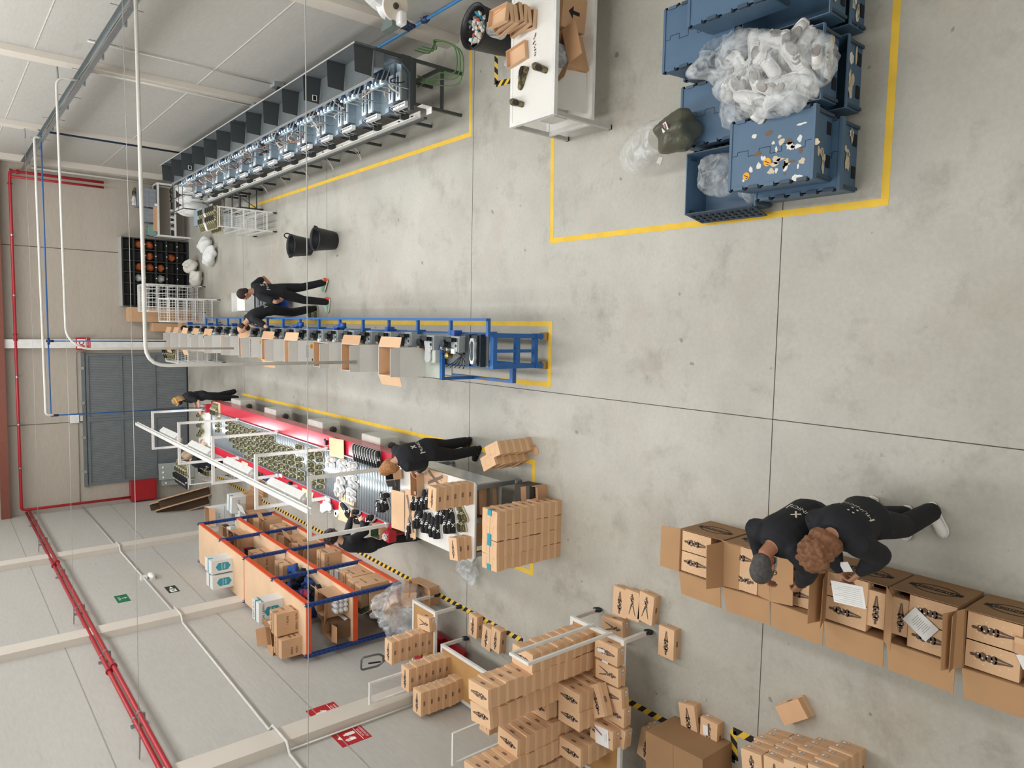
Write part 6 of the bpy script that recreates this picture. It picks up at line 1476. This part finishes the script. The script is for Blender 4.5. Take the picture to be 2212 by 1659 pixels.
def fuse(b, name, parent, vox, m, sm=6, keep=False):
    """one continuous surface from overlapping closed pieces"""
    me = b.mesh(name); o = bpy.data.objects.new(name, me); COL.objects.link(o)
    r = o.modifiers.new('remesh', 'REMESH'); r.mode = 'VOXEL'; r.voxel_size = vox; r.use_smooth_shade = True
    s = o.modifiers.new('smooth', 'SMOOTH'); s.iterations = sm; s.factor = .5
    dg = bpy.context.evaluated_depsgraph_get(); me2 = bpy.data.meshes.new_from_object(o.evaluated_get(dg)); me2.name = name
    bpy.data.objects.remove(o); bpy.data.meshes.remove(me)
    me2.materials.clear(); me2.materials.append(m)
    for p in me2.polygons: p.use_smooth = True; p.material_index = 0
    o = bpy.data.objects.new(name, me2); COL.objects.link(o); o.parent = parent; return o
def ik(a, c, l1, l2, hint):
    d = c-a; D = min(d.length, (l1+l2)*.995); d = d.normalized(); c = a+d*D
    x = (l1*l1-l2*l2+D*D)/(2*D); h = math.sqrt(max(l1*l1-x*x, 0)); u = Vector(hint); u = (u-d*u.dot(d)).normalized()
    return a+d*x+u*h, c
def hand(b, wrist, d, palm_n, side, curl=.6, s=1.0):
    """palm with four unequal bent fingers and a thumb leaving its side; d = pointing direction, palm_n = out of the palm"""
    d = Vector(d).normalized(); nrm = Vector(palm_n); nrm = (nrm-d*nrm.dot(d)).normalized(); t = d.cross(nrm)*side
    eloft(b, [wrist-d*.01*s, wrist+d*.03*s, wrist+d*.07*s, wrist+d*.092*s], [(.026*s, .019*s), (.036*s, .019*s), (.042*s, .016*s), (.038*s, .012*s)], t, 10)
    for i, (off, ln) in enumerate(((.031, .072), (.0105, .080), (-.0105, .074), (-.031, .058))):
        p = wrist+d*.082*s+t*off*s; c1 = curl*(.6+.12*i); c2 = curl*(1.25+.12*i)
        d1 = d*math.cos(c1)+nrm*math.sin(c1)+t*off*1.6; d2 = d*math.cos(c2)+nrm*math.sin(c2)
        q = p+d1*ln*.5*s; r_ = q+d2*ln*.52*s
        capsule(b, [p, q, r_], [.0098*s, .0092*s, .0078*s], 8)
    p = wrist+d*.025*s+t*.03*s; q = p+(d*.55+t*.75+nrm*.35).normalized()*.042*s; r_ = q+(d*.85+t*.15+nrm*.5).normalized()*.034*s
    capsule(b, [p, q, r_], [.0125*s, .0105*s, .0085*s], 8)
SHIRT = mat('navy_black_cloth', '15171d', .85, 0, .12, 12); TROU = mat('black_trouser_cloth', '131418', .9, 0, .12, 12)
SKIN = mat('skin', 'b58368', .55, 0, .05, 14); SKIN2 = mat('light_skin', 'c69a80', .55, 0, .05, 14); SKIN3 = mat('tan_skin', '9c6a50', .55, 0, .05, 14)
def person(label, pelvis, heading, feet, hands, lean=.1, upper=.15, neck=.4, headp=.5, yaw=0, H_=1.7, female=False, skin=SKIN, sleeve='short', hair='short', haircol='2b211c', shoes='white', toes=None, elbow=None, curl=.6, palms=None, hdir=None, vox=.0085, mask=None, logo=True, band=None, glasses=False, twist=0.0, bulk=.006):
    s = H_/1.72; f = Vector((math.cos(heading), math.sin(heading), 0)); l = Vector((-f.y, f.x, 0)); U = Vector((0, 0, 1))
    P = Vector(pelvis); R_ = thing('person', label, 'person', (P.x, P.y, 0)); inv = Vector((P.x, P.y, 0))
    P = P-inv
    W = lambda p: Vector(p)-inv
    tilt = lambda a: U*math.cos(a)+f*math.sin(a)
    S1, S2 = tilt(lean), tilt(lean+upper)
    waist = P+S1*.13*s; chest = waist+S2*.19*s; nb = chest+S2*.17*s
    N_ = tilt(lean+upper+neck); nt = nb+N_*.075*s; Hd = tilt(headp)
    fy = (f*math.cos(yaw)+l*math.sin(yaw)); Hf = (fy-Hd*fy.dot(Hd)) if abs(headp) < .01 else (fy*math.cos(headp)-U*math.sin(headp)); Hd = (U*math.cos(headp)+fy*math.sin(headp)); Hl = Hd.cross(Hf)
    hc = nt+Hd*.10*s+Hf*.018
    sw = (.165 if female else .19)*s; hw = (.088 if female else .085)*s
    lt = (l*math.cos(twist)-f*math.sin(twist))
    sh = {1: chest+S2*.10*s+lt*sw, -1: chest+S2*.10*s-lt*sw}
    hip = {1: P+l*hw-U*.02, -1: P-l*hw-U*.02}
    J = {}
    for q in (1, -1):
        an = W((*feet[q][:2], feet[q][2] if len(feet[q]) > 2 else .075)); kn, an = ik(hip[q], an, .43*s, .43*s, f+l*q*.12); J['kn', q] = kn; J['an', q] = an
        wr = W(hands[q]); e, wr = ik(sh[q], wr, .29*s, .255*s, (elbow or {}).get(q, l*q*.6-U*.8-f*.4)); J['el', q] = e; J['wr', q] = wr
    tor = lambda g: ([P-S1*.10*s, P, waist, waist+S2*.09*s, chest, chest+S2*.08*s, chest+S2*.13*s, nb+S2*.01],
                     [(.11*s+g, .08*s+g), ((.168 if female else .155)*s+g, .112*s+g), ((.13 if female else .142)*s+g, .098*s+g), (.148*s+g, .108*s+g), (.165*s+g, (.125 if female else .118)*s+g), (.165*s+g, .105*s+g), (.12*s+g, .085*s+g), (.062*s+g*.6, .062*s+g*.6)])
    M3 = Matrix((Hf, Hl, Hd)).transposed()
    # ---- body: one continuous skin surface
    b = MB().mat(skin); eloft(b, *tor(-.012), l)
    capsule(b, [nb-S2*.03, nt+N_*.01, hc-Hd*.02], [.056*s, .052*s, .05*s])
    b.ell(hc+Hd*.015, (.093*s, .074*s, .105*s), 18, 14, M3); b.ell(hc-Hd*.052*s+Hf*.022, (.066*s, .055*s, .062*s), 16, 12, M3); b.ell(hc-Hd*.093*s+Hf*.055*s, (.026, .026, .02), 10, 8, M3)
    capsule(b, [hc+Hd*.012*s+Hf*.088*s, hc-Hd*.022*s+Hf*.106*s], [.0105, .0145]); b.ell(hc-Hd*.027*s+Hf*.096*s, (.013, .02, .011), 8, 6, M3)
    b.ell(hc-Hd*.056*s+Hf*.083*s, (.014, .025, .011), 10, 6, M3); b.ell(hc+Hd*.03*s+Hf*.082*s, (.014, .055, .011), 10, 6, M3)
    for q in (1, -1):
        b.ell(hc-Hd*.012*s+Hl*q*.078*s-Hf*.004, (.02, .009, .032), 10, 8, M3)
        capsule(b, [sh[q]-lt*q*.03, sh[q], (sh[q]+J['el', q])/2, J['el', q]], [.05*s, .05*s, .044*s, .037*s]); capsule(b, [J['el', q], J['el', q]*.65+J['wr', q]*.35, J['wr', q]], [.038*s, .038*s, .026*s])
        fd = (J['wr', q]-J['el', q]).normalized(); hd_ = Vector((hdir or {}).get(q, fd)); pn = Vector((palms or {}).get(q, -l*q*.7-U*.6))
        hand(b, J['wr', q]+fd*.012, hd_, pn, q if True else 1, curl, s*1.02)
        capsule(b, [hip[q], (hip[q]+J['kn', q])/2, J['kn', q]], [.075*s, .066*s, .05*s]); capsule(b, [J['kn', q], J['kn', q]*.65+J['an', q]*.35, J['an', q]], [.05*s, .05*s, .036*s])
    body = fuse(b, 'body', R_, vox, skin, 4)
    # ---- eyes, brows, mouth
    EW, EP = mat('eye_white', 'e9e6e0', .3), mat('eye_dark', '1a1410', .3)
    for q in (1, -1):
        c = hc+Hd*.012*s+Hl*q*.031*s+Hf*.084*s
        e = MB().mat(EW).ell(c, (.008, .013, .008), 10, 8, M3).mat(EP).ell(c+Hf*.005, (.005, .006, .006), 8, 6, M3).build('eye', R_, True)
        MB().mat(mat('brow_' + haircol, haircol, .9)).tube([c+Hd*.018-Hl*.016+Hf*.006, c+Hd*.022+Hf*.01, c+Hd*.018+Hl*.016+Hf*.006], .0035, 6).build('eyebrow', R_, True)
    MB().mat(mat('lips', '9a5648', .5)).ell(hc-Hd*.057*s+Hf*.092*s, (.007, .022, .007), 10, 6, M3).build('mouth', R_, True)
    # ---- clothes
    b = MB().mat(SHIRT); eloft(b, *tor(.014+bulk), l)
    for q in (1, -1):
        e, wv = J['el', q], J['wr', q]
        if sleeve == 'short': capsule(b, [sh[q]-lt*q*.04, sh[q], sh[q]*.5+e*.5, sh[q]*.32+e*.68], [.066*s+bulk, .066*s+bulk, .062*s+bulk, .061*s+bulk])
        else: capsule(b, [sh[q]-lt*q*.04, sh[q], sh[q]*.5+e*.5, e], [.066*s+bulk, .068*s+bulk, .064*s+bulk, .058*s+bulk]); capsule(b, [e, e*.6+wv*.4, e*.1+wv*.9], [.058*s+bulk, .055*s+bulk, .042*s])
    shirt = fuse(b, 'shirt', R_, .011, SHIRT, 5)
    bv = MB().mat(TROU); pts, rd = tor(.012); eloft(bv, pts[:3], rd[:3], l)
    for q in (1, -1):
        kn, an = J['kn', q], J['an', q]
        capsule(bv, [hip[q]+U*.02, hip[q]*.5+kn*.5, kn], [.098*s+bulk*.7, .09*s+bulk*.7, .074*s+bulk*.7]); capsule(bv, [kn, kn*.6+an*.4, an+U*.0], [.074*s+bulk*.7, .07*s+bulk*.7, .064*s+bulk*.6])
    fuse(bv, 'trousers', R_, .011, TROU, 5)
    # ---- shoes
    for q in (1, -1):
        a = (toes or {}).get(q, heading); an = J['an', q]; tf = Vector((math.cos(a), math.sin(a), 0))
        sk = {'white': 'white', 'black': 'black', 'olive': 'olive', 'green': 'white'}[shoes]
        prt = None
        for n, me in SHOE[sk]:
            if n == 'lining': continue
            if shoes == 'green' and n == 'upper':
                me = me.copy(); me.materials.clear(); me.materials.append(mat('mint_orange_shoe', '8fc4a0', .6))
            if shoes == 'black' and n in ('laces', 'sole'):
                if n == 'laces': continue
                me = me.copy(); me.materials.clear(); me.materials.append(BLACK)
            o = bpy.data.objects.new('shoe' if n == 'upper' else n, me); COL.objects.link(o)
            if n == 'upper': o.parent = R_; o.location = (an.x+tf.x*.07, an.y+tf.y*.07, an.z-.075); o.rotation_euler = (0, 0, a); o.scale = (.98*s,)*3; prt = o
            else: o.parent = prt
        if shoes == 'green': MB().mat(mat('orange_heel', 'f0582a', .5)).box(-.153, -.10, -.036, .036, .02, .085).build('heel_tab', prt)
    # ---- hair
    hm = mat('hair_' + haircol, haircol, .75, 0, .35, 40, .5); b = MB().mat(hm); rnd = random.Random(len(label)*7)
    if hair == 'short':
        b.ell(hc+Hd*.028*s-Hf*.012, (.099*s, .082*s, .103*s), 18, 14, M3); b.ell(hc-Hd*.03*s-Hf*.05*s, (.055*s, .068*s, .06*s), 12, 10, M3)
    elif hair == 'balding':
        b.ell(hc-Hd*.0*s-Hf*.03*s, (.078*s, .083*s, .07*s), 16, 12, M3)
    elif hair in ('curly', 'wavy'):
        b.ell(hc+Hd*.03*s-Hf*.026, (.118*s, .108*s, .118*s), 16, 12, M3)
        for k in range(110 if hair == 'curly' else 120):
            th, ph = math.acos(rnd.uniform(-.55, 1)), rnd.uniform(0, 2*PI); dv_ = Vector((math.sin(th)*math.cos(ph), math.sin(th)*math.sin(ph), math.cos(th)))
            if dv_.x > .62 and dv_.z < .45: continue
            c = hc+Hd*.022*s-Hf*.018+M3 @ Vector((dv_.x*.122*s, dv_.y*.112*s, dv_.z*.124*s)); r_ = rnd.uniform(.016, .028)
            b.ell(c, (r_, r_*.8, r_*1.1), 7, 5, Euler((rnd.random()*3, rnd.random()*3, 0)).to_matrix())
        if hair == 'wavy':
            for k in range(16):
                a = PI*.35+PI*1.3*k/15; c = hc+M3 @ Vector((math.cos(a)*.10*s, math.sin(a)*.092*s, -.05*s)); capsule(b, [c, c-Hd*.05+M3 @ Vector((math.cos(a)*.01, math.sin(a)*.012, 0)), c-Hd*.085], [.024, .022, .012], 8)
    elif hair in ('long', 'bob'):
        b.ell(hc+Hd*.028*s-Hf*.014, (.103*s, .086*s, .106*s), 18, 14, M3)
        for k in range(14):
            a = PI*.42+PI*1.16*k/13; c = hc+M3 @ Vector((math.cos(a)*.092*s, math.sin(a)*.082*s, .0)); ln = (.17 if hair == 'long' else .12)*s
            dn = (-Hd*.75-U*.45).normalized(); capsule(b, [c, c+dn*ln*.5+M3 @ Vector((math.cos(a)*.012, math.sin(a)*.014, 0)), c+dn*ln], [.026, .026, .016], 8)
    hv = fuse(b, 'hair', R_, .0075, hm, 3 if hair != 'curly' else 1)
    if mask:
        b = MB().mat(mask); rings = []
        for k in range(9):
            z = .0-.1*k/8; w_ = .066*s*(1-.25*(k/8)**2); o_ = .104*s+.02*math.sin(PI*k/8)
            rings.append([hc+Hd*(z)*s+Hl*w_*math.sin(a)*1.12+Hf*(o_*math.cos(a)*1.0+.002) for a in [-1.35+2.7*j/10 for j in range(11)]])
        vs = [p for r_ in rings for p in r_]; b.add(vs, [(i*11+j, i*11+j+1, (i+1)*11+j+1, (i+1)*11+j) for i in range(8) for j in range(10)])
        for q in (1, -1):
            for zz in (-.01, -.075): b.tube([hc+Hd*zz*s+Hl*q*.07*s+Hf*.03, hc-Hd*.01*s+Hl*q*.085*s-Hf*.012], .0022, 5)
        b.build('face_mask', R_, True)
    if glasses:
        b = MB().mat(BLACK)
        for q in (1, -1):
            c = hc+Hd*.012*s+Hl*q*.032*s+Hf*.105*s; b.tube([c+Hl*.024*math.cos(t)+Hd*.018*math.sin(t) for t in [k*PI/6 for k in range(12)]], .003, 5, True); b.tube([c+Hl*q*.024, hc+Hd*.01*s+Hl*q*.082*s], .003, 5)
        b.build('glasses', R_, True)
    if band: MB().mat(band).tube([hc+Hd*.045*s+M3 @ Vector((math.cos(t)*.106*s, math.sin(t)*.09*s, .03*math.cos(t)*0)) for t in [2*PI*k/20 for k in range(20)]], .014, 6, True).build('headband', R_, True)
    if logo:
        me = shirt.data; bvh = BVHTree.FromPolygons([v.co.copy() for v in me.vertices], [tuple(p.vertices) for p in me.polygons])
        O = chest-S2*.03; M = frame(O-f*.4, -l, S2); b = MB()
        b.mat(mat('cream_shirt_print', 'd6cfc0', .8)); b.text('MUNICH', .058, M, sx=1.05)
        for z in (-.036, .036): rect(b, M, -.115, .115, z-.005, z+.005)
        for x in (-.115, .115): rect(b, M, x-.005, x+.005, -.036, .036)
        M2 = M @ Matrix.Translation((0, .085, 0))
        for s_ in (1, -1): b.poly([(-.03, -s_*.03, 0), (-.018, -s_*.038, 0), (.03, s_*.03, 0), (.018, s_*.038, 0)][::s_], M2)
        dirn = (S2.cross(-l)); dirn = f if dirn.dot(f) > 0 else -dirn; dirn = f*math.cos(lean+upper)-U*math.sin(lean+upper)
        b.v = [tuple((bvh.ray_cast(Vector(p), dirn)[0] or Vector(p)+dirn*.28)-dirn*.004) for p in b.v]
        b.build('back_print', R_)
    return R_
MASKB = mat('blue_surgical_mask', '9fb6bd', .8); MASKK = mat('black_mask', '1a1a1b', .8)
HP = PI
# the two workers at the big cartons
person('grey haired man in mask and glasses bending over the big cartons', (-1.46, 2.80, .93), PI-.3, {1: (-1.47, 2.74), -1: (-1.56, 2.94)}, {1: (-2.0, 2.84, .98), -1: (-2.03, 3.12, .98)}, .12, .26, .35, 1.15, .3, 1.76, False, SKIN3, 'long', 'short', '4b4846', 'white', vox=.006, mask=MASKB, glasses=True, curl=.9, bulk=.022)
person('curly brown haired woman reading the white sheet beside the big cartons', (-1.36, 2.37, .93), PI-.38, {1: (-1.42, 2.25), -1: (-1.49, 2.45)}, {1: (-1.76, 2.36, 1.03), -1: (-1.80, 2.50, 1.03)}, -.0, .14, .3, .95, .1, 1.70, True, SKIN, 'long', 'wavy', '7a5236', 'white', {1: PI+.45, -1: PI}, {1: (.5, -.75, -.5), -1: (.45, .75, -.5)}, vox=.006, mask=MASKB, curl=1.0, palms={1: (-.1, .9, -.2), -1: (-.1, -.9, -.2)}, bulk=.024)
t = thing('paper_sheet', 'white written sheet held in the curly haired woman hands', 'paper', (-1.93, 2.43, 1.035), 0, None, (0, -.25, .08))
b = MB().mat(PAPER).box(-.10, .08, -.12, .12, 0, .002).mat(mat('grey_scribble', '9a9a98', .9))
for k in range(9): b.box(-.085+.017*k, -.083+.017*k, -.1, .1-.03*(k % 3), .002, .0023)
b.build('sheet', t)
t = thing('paper_slip', 'small folded white paper peeking behind the woman hands', 'paper', (-1.72, 2.43, 1.1), 0, None, (0, -.5, .3)); MB().mat(PAPER).box(-.04, .05, -.04, .03, 0, .002).build('slip', t)
# men at the blue line
person('dark haired man standing hands on hips watching the blue line', (.60, 13.58, .98), 2.55, {1: (.43, 13.5), -1: (.82, 13.6)}, {1: (.42, 13.44, 1.02), -1: (.68, 13.86, 1.0)}, .0, .06, .15, .3, .35, 1.78, False, SKIN, 'short', 'short', '2a1d17', 'green', {1: 2.9, -1: 2.5}, {1: (-.3, -1, .1), -1: (1, .3, .15)}, .5, {1: (.2, 1, 0), -1: (-.6, -.6, 0)}, {1: (.7, .3, -.5), -1: (-.6, .2, -.5)}, .0085)
person('balding man in black bending over the blue line', (.26, 14.22, .94), PI-.1, {1: (.30, 14.08), -1: (.30, 14.36)}, {1: (-.12, 14.1, 1.06), -1: (-.12, 14.5, 1.1)}, .25, .3, .4, .9, .0, 1.72, False, SKIN2, 'short', 'balding', '3a2a22', 'olive', None, {1: (.2, -.9, .4), -1: (.2, .8, .4)}, .7, vox=.0085, mask=MASKK)
# around the conveyor
person('blond woman with yellow headband sorting shoes at the far conveyor end', (-1.88, 18.98, .90), PI+.25, {1: (-1.97, 18.86), -1: (-1.82, 19.06)}, {1: (-2.22, 18.8, 1.02), -1: (-2.2, 19.0, 1.05)}, .03, .08, .2, .35, .2, 1.62, True, SKIN2, 'short', 'long', 'a5835a', 'white', vox=.009, bulk=.018, mask=MASKK, band=mat('yellow_headband', 'e3b04a', .7))
person('woman with light hair stooping at the wall side of the conveyor far end', (-3.60, 18.5, .88), .45, {1: (-3.62, 18.6), -1: (-3.52, 18.38)}, {1: (-3.1, 18.9, 1.0), -1: (-3.12, 18.6, .98)}, .22, .3, .3, .8, 0, 1.6, True, SKIN2, 'long', 'bob', 'a08c72', 'black', vox=.009, logo=True)
person('blond woman in black leaning over the packing table corner', (-1.72, 8.38, .92), PI-.6, {1: (-1.82, 8.42), -1: (-1.72, 8.66)}, {1: (-2.05, 8.52, .98), -1: (-2.06, 8.72, .99)}, .1, .25, .35, 1.05, 0, 1.68, True, SKIN2, 'long', 'bob', 'a9764a', 'black', None, {1: (.5, -.6, -.4), -1: (.4, .7, -.4)}, vox=.008, bulk=.016)
person('curly dark haired woman in black lifting a black boot from the tray', (-3.50, 10.05, .92), .45, {1: (-3.56, 10.18), -1: (-3.45, 9.85)}, {1: (-3.12, 10.55, 1.0), -1: (-3.14, 10.2, 1.0)}, .12, .22, .3, .7, .2, 1.66, True, SKIN2, 'long', 'curly', '2c1d18', 'black', vox=.008, logo=False)
